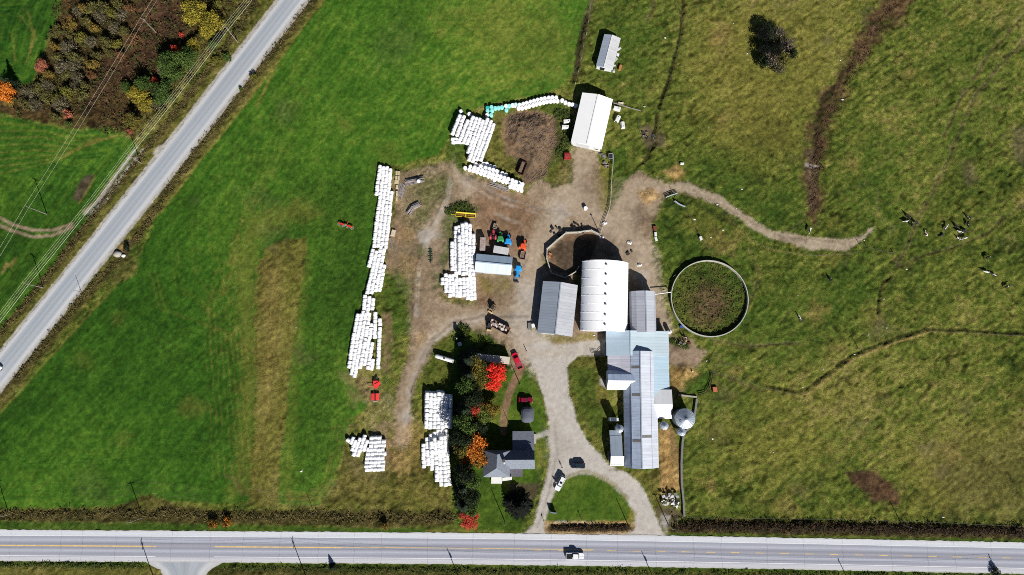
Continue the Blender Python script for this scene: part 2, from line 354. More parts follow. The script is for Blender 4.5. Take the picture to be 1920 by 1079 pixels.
for r_ in (0, 5, 12, 17): P('dry', [(640 - r_, 800), (634 - r_ * .9, 850), (626 - r_, 900), (596 - r_, 938 - r_ * .5), (540, 936 - r_)], 1.6, .38, 3, w=2)
for yy in (905, 915, 925): P('mud', [(140, yy + 12), (200, yy + 8), (260, yy - 2), (330, yy + 6), (400, yy + 16)], 2, .25, 3, w=2, obj='field')
# fields beyond the side road
P('hay', [(-120, -60), (128, -60), (118, 10), (95, 60), (82, 110), (62, 160), (20, 165), (-120, 170)], 4, 1, 8)
P('hay', [(-120, 205), (0, 212), (60, 226), (140, 243), (206, 236), (250, 262), (262, 290), (160, 420), (60, 560), (-20, 660), (-120, 800)], 5, 1, 8)
for F_ in ([(-120, -60), (128, -60), (118, 10), (95, 60), (82, 110), (62, 160), (20, 165), (-120, 170)], [(-120, 205), (0, 212), (60, 226), (140, 243), (206, 236), (250, 262), (262, 290), (160, 420), (60, 560), (-20, 660), (-120, 800)]):
    _s = region(F_, 4, 0); _d = sd_poly(F_, PX[_s] + 6 * WX[_s], PY[_s] + 6 * WY[_s])
    _m = (vn(_d / 4.5, U2[_s] / 60, 511) - .5) * sstep(0, 6, _d) + .7 * (vn(_d / 2.0, U2[_s] / 40, 513) - .5) * sstep(0, 4, _d)
    GC[_s] = GC[_s] * (1 + np.stack([1.15 * _m + .26 * sstep(0, 3, _d), 0.6 * _m + .13 * sstep(0, 3, _d), .5 * _m + .2 * sstep(0, 3, _d)], 2))
for q in ([(40, 30), (62, 60), (58, 100)], [(52, 20), (66, 70), (50, 120)], [(20, 60), (30, 120)]): P('dry', q, 2.5, .5, 6, w=3)
for k in range(9): P('dry', [(-30, 330 - 14 * k), (40 + 8 * k, 318 - 12 * k), (110 + 9 * k, 300 - 5 * k), (170 + 8 * k, 262 - k)], 2, .42, 3, w=2.5)
for off in (0, 11): P('dirt', [(250 + off, 285 + off * .3), (215 + off, 330), (180 + off, 380), (156 + off, 398 + off)], 1.5, .85, 2, w=5, obj='field')
for off in (0, 12): P('dirt', [(-10, 402 + off * 1.3), (20, 420 + off), (60, 432 + off), (100, 432 + off * .8), (135, 420 + off * .5)], 1.5, .85, 2, w=5.5, obj='field')
P('mud', [(136, 372), (150, 340), (165, 328), (178, 330), (168, 352), (148, 380)], 3, .9, 4)
P('dry', [(178, 330, 3), (168, 352, 3), (148, 382, 3)], 2, .7, 2, w=3)
P('straw', [(5, 510), (14, 495)], 3, .5, 5, w=6); P('straw', [(20, 500), (28, 485)], 3, .4, 5, w=5)
# scrub
P('scrub', [(126, -60), (118, 10), (95, 60), (84, 110), (62, 162), (20, 168), (-120, 172), (-120, 206), (0, 212), (60, 226), (140, 242), (206, 236), (252, 258), (286, 214), (330, 160), (405, 70), (480, -30), (500, -60)], 5, 1, 12)
P('wet', [(265, -20), (350, -20), (330, 60), (300, 110), (262, 140), (250, 80)], 14, .65, 24)
P('wet', [(130, 150), (260, 60), (250, 140), (200, 200), (150, 190)], 14, .6, 24)
P('dark', [(150, 20), (230, 10), (200, 120), (150, 200), (70, 190), (90, 120)], 20, .5, 40)
P('rough', [(505, -30), (440, 50), (370, 140), (322, 200), (270, 255), (240, 240), (300, 160), (380, 70), (450, -30)], 8, .75, 12)
# side-road verges
SRC = [(610, -78), (549, 0), (479.5, 89.5), (340, 270), (130, 535), (0, 697), (-65, 778)]
P('rough', [(x, y, 96) for x, y in SRC], 3, .95, 5, w=96)
P('weed', [(640 - 4, -70), (575, 14), (506, 106), (366, 288), (300, 372), (262, 440), (230, 480), (156, 556), (30, 712), (-60, 815)], 4, .85, 10, w=15)
P('weed', [(505, -45), (446, 58), (312, 232), (205, 366), (96, 510), (-30, 668)], 4, .8, 8, w=14)
P('dry', [(606, 0), (548, 76), (486, 160), (350, 335), (302, 398)], 2, .6, 3, w=5); P('dry', [(215, 538), (120, 640), (0, 776)], 2, .5, 3, w=4)
P('mud', [(222, 476), (236, 452), (250, 455), (238, 482)], 4, .7, 6)
P('straw', [(225, 466), (240, 462)], 3, .7, 4, w=9, obj='verge')
P('weed', [(214, 505), (240, 470), (258, 500), (235, 520), (200, 540)], 6, .6, 8)
P('pale', [(x, y, 52) for x, y in SRC], 1.2, .85, 1.5, w=52, obj='driveway')
P('pale', [(285, 290), (296, 276), (310, 268), (300, 290)], 3, .8, 3, obj='driveway')
for off in (0, 12): P('pale', [(256 + off, 278 + off * .3), (220 + off, 326), (186 + off, 376), (158 + off, 402)], 1.5, .7, 2, w=5.5, obj='field')
# main-road verges
MR = [(-120, 1022.5), (0, 1023), (480, 1026), (960, 1030), (1440, 1037.5), (1920, 1047), (2050, 1049.6)]
P('weed', [(-120, 956), (0, 955), (140, 955), (205, 952), (255, 940), (262, 930), (290, 930), (330, 948), (400, 955), (460, 958), (520, 955), (600, 955), (760, 955), (850, 952), (860, 985), (700, 990), (400, 984), (0, 978), (-120, 976)], 5, .95, 8)
P('rough', [(255, 938), (290, 932), (310, 948), (280, 960), (262, 955)], 5, .7, 5)
P('rough', [(640, 830), (700, 890), (760, 800), (800, 830), (800, 880), (850, 915), (852, 956), (600, 956), (630, 915), (640, 860)], 8, 1, 14)
P('green', [(-120, 975), (0, 977), (400, 984), (700, 990), (960, 992), (960, 1003), (480, 998), (0, 994), (-120, 993)], 3, .95, 3, obj='verge')
P('dry', [(800, 995), (960, 998)], 2.5, .6, 3, w=6)
P('lawn', [(790, 690), (800, 640), (850, 612), (870, 640), (960, 690), (990, 690), (1014, 740), (1026, 800), (1020, 870), (1006, 930), (976, 996), (900, 994), (850, 985), (846, 900), (846, 740), (800, 728)], 4, .95, 8)
P('rough', [(790, 690), (800, 640), (850, 618), (852, 700), (840, 735), (796, 726)], 8, .6, 14)
P('weed', [(1250, 1000), (1262, 985), (1300, 973), (1500, 976), (1700, 980), (1920, 988), (2050, 990), (2050, 1014), (1920, 1012), (1500, 1004), (1280, 1000)], 4, 1, 5)
P('green', [(1250, 1004), (1260, 1001), (1440, 1006), (1920, 1013), (2050, 1016), (2050, 1022), (1920, 1020), (1440, 1012), (1250, 1010)], 2, .9, 2, obj='verge')
P('rough', [(-120, 1050), (0, 1052), (280, 1056), (480, 1056), (960, 1060), (1440, 1067), (1920, 1076), (2050, 1078), (2050, 1180), (-120, 1180)], 3, 1, 5)
P('green', [(-120, 1054), (0, 1055), (280, 1058)], 3, .8, 3, w=8, obj='verge'); P('green', [(400, 1060), (960, 1063), (1440, 1070), (1920, 1079)], 3, .8, 3, w=9, obj='verge')
P('dark', [(440, 1066), (800, 1068), (960, 1070), (1120, 1075)], 3, .6, 6, w=10); P('weed', [(400, 1072), (960, 1078), (1500, 1090)], 5, .7, 8, w=14)
# farmyard
D1 = [(738, 330), (800, 308), (850, 305), (876, 328), (930, 346), (985, 365), (1008, 338), (1040, 345), (1066, 300), (1086, 278), (1116, 286), (1128, 330), (1140, 400), (1152, 335), (1176, 340), (1200, 325), (1240, 345), (1266, 345), (1240, 380), (1222, 420), (1224, 500), (1242, 580), (1258, 640), (1300, 640), (1322, 665), (1300, 690), (1256, 690), (1240, 640), (1136, 640), (1130, 660), (1000, 650), (985, 655), (1000, 690), (960, 690), (948, 645), (880, 616), (846, 618), (806, 650), (790, 700), (766, 760), (772, 830), (738, 834), (742, 740), (768, 660), (764, 560), (735, 520), (722, 470), (742, 400)]
P('dirt', D1, 6, .97, 14)
P('rough', [(740, 335), (800, 310), (850, 320), (830, 360), (835, 400), (800, 420), (780, 500), (800, 560), (760, 560), (736, 500), (745, 400)], 18, .5, 22, patchy=.25)
P('green', [(795, 330), (850, 330), (840, 365), (800, 390), (775, 360)], 14, .45, 20, patchy=.3)
P('brown', [(900, 350), (990, 370), (1010, 400), (1000, 470), (950, 470), (890, 440), (880, 390)], 22, .95, 22)
P('brown', [(890, 520), (920, 525), (925, 575), (895, 580)], 10, .9, 10)
P('lane', [(1096, 285, 40), (1078, 340, 46), (1040, 410, 60), (990, 505, 46), (985, 590, 60), (985, 640, 52), (1000, 665, 40)], 12, .85, 16, w=40, obj='driveway')
P('lane', [(1240, 350, 20), (1190, 360, 40), (1160, 430, 60), (1200, 480, 60), (1235, 560, 30), (1250, 620, 20)], 10, .8, 14, w=40, obj='driveway')
P('lane', [(1090, 380, 60), (1140, 425, 50)], 14, .7, 16, w=50, obj='driveway')
P('mud', [(1180, 395), (1200, 380), (1215, 410), (1190, 430)], 10, .5, 12, obj='farmyard'); P('mud', [(1130, 425), (1150, 440), (1160, 500), (1140, 490)], 10, .35, 14, obj='farmyard')
P('lane', [(980, 595, 34), (900, 598, 26), (846, 608, 24), (806, 640, 18), (782, 680, 18), (766, 730, 18), (758, 800, 22), (752, 830, 20)], 7, .8, 8, w=22, obj='farmyard')
P('lane', [(835, 385, 10), (812, 420, 24), (800, 450, 16)], 8, .9, 8, w=20, obj='farmyard')
P('lane', [(852, 290, 8), (856, 330, 12), (880, 350, 30)], 4, .6, 5, w=10, obj='farmyard')
for g in [[(835, 396), (868, 374), (892, 396), (880, 416), (848, 430), (842, 470), (830, 530), (818, 545), (826, 480), (826, 430)], [(738, 500), (770, 530), (775, 620), (745, 640), (730, 700), (740, 760), (718, 760), (716, 600), (722, 520)], [(1148, 280), (1180, 275), (1176, 335), (1160, 380), (1148, 400)]]:
    P('green', g, 8, .8, 24, obj='rough_grass', patchy=.35)
P('rough', [(828, 540), (834, 556), (890, 566), (894, 575), (850, 572), (822, 556)], 5, .9, 7); P('dry', [(896, 520), (958, 520), (968, 540), (930, 560), (905, 548)], 8, .75, 12, patchy=.3)
P('rough', [(1030, 322), (1060, 286), (1078, 300), (1072, 345), (1034, 352)], 6, .9, 8); P('dry', [(1120, 320), (1142, 300), (1142, 400), (1124, 395)], 8, .6, 8)
P('green', [(940, 190), (1060, 192), (1076, 240), (1050, 300), (1030, 260), (1020, 200)], 8, .8, 12, obj='rough_grass')
P('rough', [(905, 300), (930, 200), (950, 210), (935, 270), (990, 330), (960, 330)], 6, .85, 8); P('green', [(845, 265), (872, 268), (872, 330), (940, 350), (870, 332), (838, 290)], 5, .8, 6, obj='rough_grass')
P('mud', [(1030, 245), (1060, 240), (1060, 300), (1030, 310)], 10, .35, 10); P('weed', [(1036, 210), (1070, 205), (1066, 270), (1044, 290)], 8, .55, 10)
P('brown', [(938, 250), (945, 218), (975, 206), (1010, 208), (1038, 224), (1042, 260), (1032, 300), (1020, 330), (985, 350), (972, 300), (948, 290)], 4, .9, 6)
P('mud', [(950, 240), (990, 215), (1034, 240), (1028, 300), (990, 320), (958, 290)], 16, .45, 20, obj='farmyard'); P('mud', [(975, 300), (1005, 290), (1020, 330), (985, 345)], 8, .5, 8)
# walled yard, tank, barn edges
P('mud', [(1028, 468), (1062, 440), (1108, 436), (1124, 444), (1100, 520), (1060, 516), (1034, 505)], 4, .9, 5)
P('brown', [(1030, 480), (1042, 478), (1046, 505), (1032, 500)], 4, .7, 4); P('brown', [(1058, 440), (1080, 438), (1076, 452), (1056, 452)], 4, .7, 4); P('brown', [(1088, 436), (1112, 436), (1116, 446), (1090, 448)], 4, .6, 4)
P('rough', [(1016, 478), (1024, 478), (1030, 502), (1018, 498)], 3, .7, 4); P('green', [(1074, 525), (1082, 510), (1090, 530), (1088, 560), (1078, 560)], 4, .9, 4, obj='rough_grass')
TK = [(1331 + 70 * math.cos(a), 560 + 71 * math.sin(a)) for a in np.linspace(0, 6.28, 28)]
P('green', TK, 2, .9, 1, obj='rough_grass'); P('wet', [(1331 + 38 * math.cos(a) - 2, 566 + 44 * math.sin(a)) for a in np.linspace(0, 6.28, 20)], 14, .8, 22, obj='rough_grass'); P('rough', TK, 2, .45, 1, patchy=.25); P('brown', [(1331 + 26 * math.cos(a), 572 + 30 * math.sin(a)) for a in np.linspace(0, 5.9, 9)], 14, .45, 30, obj='rough_grass')
P('dry', [(998, 624), (1010, 626), (1080, 634), (1085, 628), (1110, 624), (1120, 636), (1060, 645), (1020, 640)], 4, .8, 6)
P('gravel', [(975, 1006), (1000, 985), (1014, 930), (1026, 890), (1032, 850), (1029, 790), (1018, 740), (1002, 690), (980, 650), (1020, 640), (1050, 650), (1090, 642), (1136, 638), (1136, 668), (1084, 668), (1064, 690), (1067, 740), (1082, 790), (1104, 830), (1128, 852), (1145, 874), (1180, 890), (1206, 915), (1222, 950), (1236, 985), (1250, 1012), (975, 1012)], 2.5, 1, 5)
P('gravel', [(985, 540, 30), (988, 590, 44), (1000, 640, 60), (1010, 670, 50)], 16, .55, 18, w=40); P('lane', [(975, 650), (1010, 662), (1060, 655), (1120, 652)], 12, .45, 16, w=22, obj='driveway'); P('lane', [(1010, 690, 10), (1034, 740, 12), (1046, 800, 14), (1052, 850, 20)], 10, .3, 14, w=14, obj='driveway')
P('rough', [(1066, 684), (1090, 670), (1136, 668), (1142, 840), (1130, 845), (1104, 812), (1084, 780), (1069, 735)], 3.5, 1, 6); P('green', [(1068, 690), (1120, 690), (1140, 760), (1142, 850), (1110, 812), (1084, 770)], 10, .75, 14, obj='lawn', patchy=.35); P('dry', [(1120, 725), (1140, 720), (1142, 760), (1122, 760)], 6, .7, 8); P('pale', [(1124, 706), (1138, 716), (1138, 728), (1126, 722)], 2, .9, 2)
P('lawn', [(1062, 896), (1090, 888), (1112, 890), (1142, 906), (1170, 932), (1188, 960), (1190, 978), (1160, 982), (1060, 978), (1022, 980), (1030, 945), (1044, 914)], 2.5, 1, 4)
P('dry', [(1060, 895), (1090, 884), (1115, 887), (1150, 908), (1175, 934)], 2.5, .55, 4, w=7)
P('straw', [(1022, 978), (1180, 978), (1192, 982), (1188, 996), (1172, 1003), (1040, 1005), (1020, 998)], 3, .85, 4, obj='verge'); P('weed', [(1034, 990, 12), (1090, 991, 13), (1176, 989, 12)], 2.5, .9, 4, w=12, dz=-.3)
P('dry', [(1180, 950), (1194, 962), (1192, 985), (1176, 985)], 4, .7, 4)
P('rough', [(1144, 880), (1180, 880), (1236, 884), (1240, 900), (1238, 980), (1224, 935), (1206, 905), (1180, 886)], 5, .9, 6); P('mud', [(1230, 950), (1262, 950), (1284, 968), (1262, 984), (1246, 1000), (1236, 984)], 4, .8, 5); P('gravel', [(1238, 965), (1256, 968), (1250, 1000), (1240, 990)], 4, .6, 5)
P('straw', [(1236, 800), (1262, 800), (1276, 850), (1278, 920), (1238, 925), (1236, 870)], 5, .95, 7); P('mud', [(1250, 790), (1266, 800), (1276, 880), (1262, 860)], 6, .45, 8)
P('straw', [(1254, 690), (1290, 682), (1312, 700), (1300, 720), (1256, 735)], 5, .8, 7); P('mud', [(1254, 640), (1290, 636), (1300, 650), (1262, 668), (1254, 720), (1280, 735), (1310, 705), (1262, 740)], 6, .6, 8); P('dirt', [(1262, 664), (1320, 660), (1300, 680), (1262, 684)], 5, .8, 7); P('green', [(1280, 715), (1330, 695), (1330, 735), (1290, 738)], 5, .8, 6, obj='rough_grass')
P('mud', [(950, 908), (1010, 905), (1006, 935), (985, 950), (958, 925)], 4, .85, 6); P('brown', [(978, 690, 16), (955, 735, 14), (945, 775, 13), (944, 810, 13)], 2, .95, 3, w=14, obj='driveway')
P('dry', [(900, 740), (935, 735), (925, 790), (890, 800)], 12, .5, 12, patchy=.3); P('dry', [(1004, 820), (1018, 820), (1018, 870), (1004, 880)], 6, .5, 6, patchy=.3); P('gravel', [(1002, 820, 10), (1030, 812, 10)], 2.5, .8, 3, w=10)
for k in range(5): P('dry', [(640 + 3 * k, 895 + 8 * k), (690, 906 + 8 * k), (760, 912 + 7 * k), (840, 918 + 7 * k)], 1.8, .5, 4, w=2.5)
for k in range(4): P('dry', [(650 + 6 * k, 790 - 4 * k), (690 + 6 * k, 775 - 4 * k), (716 + 3 * k, 790)], 1.5, .4, 3, w=2)
for k in range(26):   # wheel tracks over the yard
    c_ = rng.choice([[(1090, 290), (1075, 345), (1035, 420), (990, 510), (985, 600), (1000, 665), (1022, 740), (1036, 800)], [(985, 600), (900, 600), (846, 610), (806, 642), (784, 682), (766, 735), (756, 810)], [(1230, 350), (1180, 365), (1100, 385), (1040, 430), (1000, 500)], [(860, 330), (940, 372), (1010, 395), (1060, 400)], [(1185, 360), (1170, 430), (1205, 490), (1238, 570)], [(1034, 800), (1036, 850), (1020, 920), (1000, 990)], [(1045, 810), (1090, 868), (1150, 892), (1195, 930), (1214, 990)], [(1000, 655), (1060, 655), (1130, 652)], [(850, 330), (838, 380), (812, 430), (790, 500), (785, 590)], [(930, 400), (980, 420), (990, 480), (960, 520)]])
    ox, oy = rng.gauss(0, 8), rng.gauss(0, 6); P(rng.choice(['gravel', 'mud', 'pale', 'dirt']), [(a + ox, b + oy) for a, b in c_], 1.8, rng.uniform(.2, .5), 8, w=rng.uniform(2, 4), obj='farmyard' if c_[0][1] < 700 and c_[0][0] != 1034 else 'driveway')
for (cx_, cy_, rr_, cl_, st_) in [(1092, 350, 16, 'mud', .3), (1000, 560, 18, 'pale', .4), (945, 600, 14, 'mud', .3), (1180, 470, 20, 'mud', .25), (1205, 520, 14, 'pale', .3), (1050, 400, 20, 'pale', .35), (800, 440, 16, 'pale', .55), (760, 440, 18, 'straw', .35), (770, 500, 20, 'straw', .3), (760, 780, 12, 'pale', .4), (790, 640, 14, 'straw', .35), (1015, 700, 14, 'pale', .4), (1050, 830, 24, 'pale', .4), (830, 350, 14, 'green', .4), (790, 400, 14, 'green', .4), (790, 470, 12, 'green', .45), (815, 520, 10, 'green', .4), (700, 730, 14, 'brown', .4), (720, 800, 12, 'brown', .5), (727, 600, 8, 'brown', .6), (722, 640, 7, 'brown', .5), (740, 860, 20, 'brown', .3), (700, 860, 14, 'mud', .3)]:
    P(cl_, [(cx_ + rr_ * math.cos(a), cy_ + rr_ * math.sin(a)) for a in np.linspace(0, 5.9, 9)], rr_ * .6, st_, rr_ * 1.4, obj='farmyard' if cl_ != 'green' else None)
for q, f_, st_, c_ in [([(716, 590), (732, 585), (738, 640), (728, 700), (716, 690)], 7, .7, 'brown'), ([(640, 700), (690, 696), (700, 740), (660, 760)], 9, .4, 'brown'), ([(722, 812), (734, 815), (730, 860), (724, 860)], 5, .8, 'brown'), ([(640, 812), (660, 800), (720, 806), (740, 870), (720, 900), (680, 896), (650, 880)], 14, .35, 'mud'), ([(740, 800), (790, 790), (792, 880), (760, 910), (735, 880)], 16, .45, 'straw'), ([(736, 320), (760, 430), (740, 520), (726, 510), (734, 400)], 8, .55, 'brown'), ([(690, 730), (760, 720), (756, 830), (700, 800)], 18, .3, 'dirt')]: P(c_, q, f_, st_, 16, obj='rough_grass', patchy=.3)
P('dry', [(1330, 690), (1380, 700), (1432, 712), (1440, 730)], 1.5, .5, 5, w=3); P('dark', [(1330, 697), (1380, 712), (1436, 734)], 1.6, .45, 6, w=3); P('mud', [(1640, 656), (1646, 620), (1648, 585), (1655, 545), (1676, 512)], 2, .5, 6, w=4)
# cow path, ditches, trails
P('lane', [(1250, 352, 14), (1290, 352, 19), (1345, 375, 17), (1400, 414, 14), (1450, 440, 15), (1520, 458, 22), (1580, 460, 22), (1612, 448, 9), (1640, 428, 2)], 3, .9, 8, w=20, obj='cow_path')
P('mud', [(1300, 356), (1400, 412), (1470, 446), (1580, 456)], 2, .35, 5, w=3, obj='cow_path'); P('mud', [(1465, 448), (1510, 452)], 4, .4, 5, w=9, obj='cow_path')
P('straw', [(1246, 322), (1270, 308), (1282, 326), (1262, 342)], 5, .8, 8); P('straw', [(1196, 360), (1225, 350), (1240, 368), (1210, 385)], 6, .8, 8)
P('mud', [(1200, 240), (1216, 236), (1246, 252), (1244, 276), (1210, 276)], 4, .8, 5)
P('wet', [(1692, -20, 52), (1658, 28, 50), (1628, 75, 34), (1590, 125, 26), (1556, 180, 34), (1540, 240, 34), (1518, 300, 36), (1522, 370, 34), (1528, 420, 14)], 11, .85, 30, w=40, dz=-.25, patchy=.3); P('mud', [(1520, 290, 22), (1524, 330, 22), (1522, 390, 14)], 5, .55, 8, w=18); P('dark', [(1600, 110, 6), (1545, 190, 12), (1530, 260, 14), (1526, 300, 10)], 5, .75, 12, w=8); P('pale', [(1512, 310, 6), (1530, 314, 8)], 3, .6, 6, w=7, obj='wet_ground')
P('wet', [(1590, 886), (1640, 880), (1690, 930), (1685, 945), (1640, 942), (1600, 905)], 6, .9, 10); P('mud', [(1800, 310), (1825, 300), (1830, 345), (1805, 350)], 8, .6, 12); P('mud', [(1895, 240), (1930, 230), (1930, 330), (1905, 300)], 8, .6, 12); P('mud', [(1690, 495), (1672, 475), (1680, 500), (1710, 500)], 4, .6, 6)
TR = [[(1930, 20), (1860, 100), (1800, 190), (1770, 260)], [(1930, 70), (1870, 130), (1830, 180), (1800, 250), (1775, 310), (1740, 380), (1715, 430), (1690, 490)], [(1685, 505), (1740, 480), (1800, 462), (1850, 440), (1900, 400), (1930, 380)], [(1232, -10), (1226, 20), (1215, 40)], [(1335, 640), (1400, 652), (1500, 645)], [(1405, 470), (1430, 520), (1400, 580)], [(1340, 700), (1380, 716), (1430, 735)]]
for q in TR:
    P('mud', [(a - 2, b - 2) for a, b in q], 2.5, .6, 6, w=4, dz=-.2); P('dry', [(a + 2, b + 2) for a, b in q], 1.6, .5, 6, w=2.5)
BANK = [(2000, 632), (1920, 631), (1810, 625), (1740, 622), (1680, 640), (1640, 656), (1600, 672), (1570, 696), (1545, 712), (1520, 734), (1500, 742), (1480, 738), (1440, 730)]
P('dark', [(a - 3, b - 6) for a, b in BANK], 2.2, .8, 6, w=5.5, dz=-.4); P('straw', [(a + 1, b + 1) for a, b in BANK[3:11]], 1.4, .75, 3, w=3.5, dz=.15); P('dry', BANK, 1.5, .6, 3, w=3)
for q, w_ in [([(1282, -20), (1281, 20), (1276, 60), (1262, 120), (1247, 170), (1236, 200)], 6), ([(1234, 215), (1226, 255)], 6), ([(1228, 268), (1216, 290), (1207, 304)], 7), ([(1645, 585), (1648, 560), (1655, 530), (1676, 518)], 5), ([(1098, 30), (1084, 90), (1076, 150)], 8)]:
    P('dark', q, 2.5, .85, 5, w=w_, dz=-.6); P('dry', [(a + 4, b) for a, b in q], 1.5, .5, 5, w=3)
P('mud', [(1112, -10, 12), (1102, 30, 14), (1090, 90, 12), (1080, 140, 10)], 3, .55, 6, w=12)
P('dark', [(1300, 378), (1340, 395), (1390, 420), (1370, 425), (1310, 390)], 3, .5, 4); P('dry', [(1275, 362), (1310, 372), (1345, 390), (1375, 420), (1410, 455), (1450, 470), (1500, 478), (1540, 481), (1600, 476)], 1.4, .6, 4, w=2.5)
for q in [[(1700, 890), (1760, 860), (1800, 830)], [(1780, 900), (1830, 850), (1850, 800)], [(1800, 930), (1850, 880), (1900, 860), (1930, 858)], [(1810, 945), (1870, 920), (1930, 900)], [(1760, 930), (1820, 900), (1846, 860)], [(1840, 940), (1900, 930), (1930, 915)]]:
    P('dark', q, 2, .35, 10, w=3, dz=-.12); P('dry', [(a + 3, b + 3) for a, b in q], 2, .4, 10, w=3)
# relief
road_mask = np.maximum(sd_line([(x, y, 46) for x, y in SRC], PX, PY), sd_line([(x, y, 58) for x, y in MR], PX, PY))
road_mask = np.maximum(road_mask, sd_poly([(276, 1056), (312, 1064), (308, 1200), (384, 1200), (384, 1072), (420, 1056)], PX, PY))
rk = sstep(-10, -2, road_mask)
tex = 0.32 * (fbm(X, Y, 2.2, 201, 3, .6) - .5) + 0.42 * (vn(U2 / 3.0, V2 / 1.0, 203) - .5) * 1.0 + 0.36 * (vn(X / .85, Y / .85, 205) - .5)
GZ += GB * tex * 1.5
dm = np.clip(sd_poly([(945, 222), (975, 210), (1008, 212), (1034, 228), (1038, 260), (1030, 300), (1012, 325), (985, 335), (968, 300), (948, 280)], PX, PY) / 26, 0, 1)
dm = dm * dm * (3 - 2 * dm); GZ += dm * (1.8 + 1.4 * (fbm(X, Y, 5, 301, 3) - .5) + 0.9 * (vn(X / 1.0, Y / 1.0, 303) - .5))
for (cx, cy, rr, hh) in [(1283, 697, 20, 1.3), (1278, 640, 12, .7), (1262, 326, 13, .7), (1218, 366, 16, .6), (158, 355, 14, .5), (1256, 938, 10, .5)]:
    q = np.clip(1 - np.hypot(PX - cx, PY - cy) / rr, 0, 1); GZ += hh * q * q * (3 - 2 * q) * (0.75 + .7 * (vn(X / 1.1, Y / 1.1, 305) - .2))
GZ = GZ * (1 - rk) + (-0.06) * rk
_g = np.clip((GB - .1) * 12, 0, 1)[..., None] * np.clip((GC[..., 1:2] - GC[..., 0:1] * .92) / .01, 0, 1)
GC = GC * (1 + _g * np.array([.17, .12, .10]))
grassy = np.clip(GB * 3.2 + .25, .3, 1.15)
GC *= (1.0 + grassy * (0.55 * (vn(X / .45, Y / .45, 401) - .5) + 0.5 * (vn(X / .95, Y / .95, 403) - .5)))[..., None]
speck = sstep(.30, .12, vn(U2 / 1.9, V2 / 1.1, 405)) * sstep(.35, .6, fbm(X, Y, 8, 407, 3)) * np.clip(GB * 1.5 - .2, 0, .6)
GC *= (1 - speck)[..., None]; GZ -= speck * .25
def gz(x, y):
    i = (x - gx[0]) / CELL; j = (y - gy[0]) / CELL
    if not (0 <= i < NX - 1 and 0 <= j < NY - 1): return 0.0
    return float(GZ[int(j), int(i)])
def G(px, py, dz=0.0):
    x, y = W(px, py); return (x, y, gz(x, y) + dz)
gm, t, b = nodemat('ground_cover')
at = nd(t, 'ShaderNodeAttribute', attribute_name='Col'); tc = nd(t, 'ShaderNodeTexCoord')
n1 = nd(t, 'ShaderNodeTexNoise', Scale=3.2, Detail=4.0, Roughness=0.7); t.links.new(tc.outputs['Object'], n1.inputs['Vector'])
n2 = nd(t, 'ShaderNodeTexNoise', Scale=1.1, Detail=3.0, Roughness=0.6); t.links.new(tc.outputs['Object'], n2.inputs['Vector'])
mr = nd(t, 'ShaderNodeMapRange'); t.links.new(n1.outputs['Fac'], mr.inputs[0]); mr.inputs[1].default_value = .3; mr.inputs[2].default_value = .7; mr.inputs[3].default_value = .55; mr.inputs[4].default_value = 1.45
mr2 = nd(t, 'ShaderNodeMapRange'); t.links.new(n2.outputs['Fac'], mr2.inputs[0]); mr2.inputs[1].default_value = .3; mr2.inputs[2].default_value = .7; mr2.inputs[3].default_value = .84; mr2.inputs[4].default_value = 1.16
mm = nd(t, 'ShaderNodeMath', operation='MULTIPLY'); t.links.new(mr.outputs[0], mm.inputs[0]); t.links.new(mr2.outputs[0], mm.inputs[1])
k1 = nd(t, 'ShaderNodeMath', operation='MULTIPLY_ADD', use_clamp=True); t.links.new(at.outputs['Alpha'], k1.inputs[0]); k1.inputs[1].default_value = 2.5; k1.inputs[2].default_value = .12
k2 = nd(t, 'ShaderNodeMath', operation='SUBTRACT'); t.links.new(mm.outputs[0], k2.inputs[0]); k2.inputs[1].default_value = 1.0
k3 = nd(t, 'ShaderNodeMath', operation='MULTIPLY_ADD'); t.links.new(k1.outputs[0], k3.inputs[0]); t.links.new(k2.outputs[0], k3.inputs[1]); k3.inputs[2].default_value = 1.0
vm = nd(t, 'ShaderNodeVectorMath', operation='SCALE'); t.links.new(at.outputs['Color'], vm.inputs[0]); t.links.new(k3.outputs[0], vm.inputs['Scale'])
t.links.new(vm.outputs[0], b.inputs['Base Color']); b.inputs['Roughness'].default_value = 0.95; b.inputs['Specular IOR Level'].default_value = 0.05
bp = nd(t, 'ShaderNodeBump', Distance=0.35); t.links.new(n1.outputs['Fac'], bp.inputs['Height']); t.links.new(at.outputs['Alpha'], bp.inputs['Strength']); t.links.new(bp.outputs[0], b.inputs['Normal'])
quad_cls = GO[:-1, :-1]; idx = np.arange(NY * NX, dtype=np.int32).reshape(NY, NX)
rgba = np.concatenate([GC, np.clip(GB * 1.5 + .05, 0, 1)[..., None]], 2).reshape(-1, 4).astype(np.float32)
allv = np.stack([X, Y, GZ], 2).reshape(-1, 3).astype(np.float32)
qa = np.stack([idx[:-1, :-1], idx[:-1, 1:], idx[1:, 1:], idx[1:, :-1]], 2)
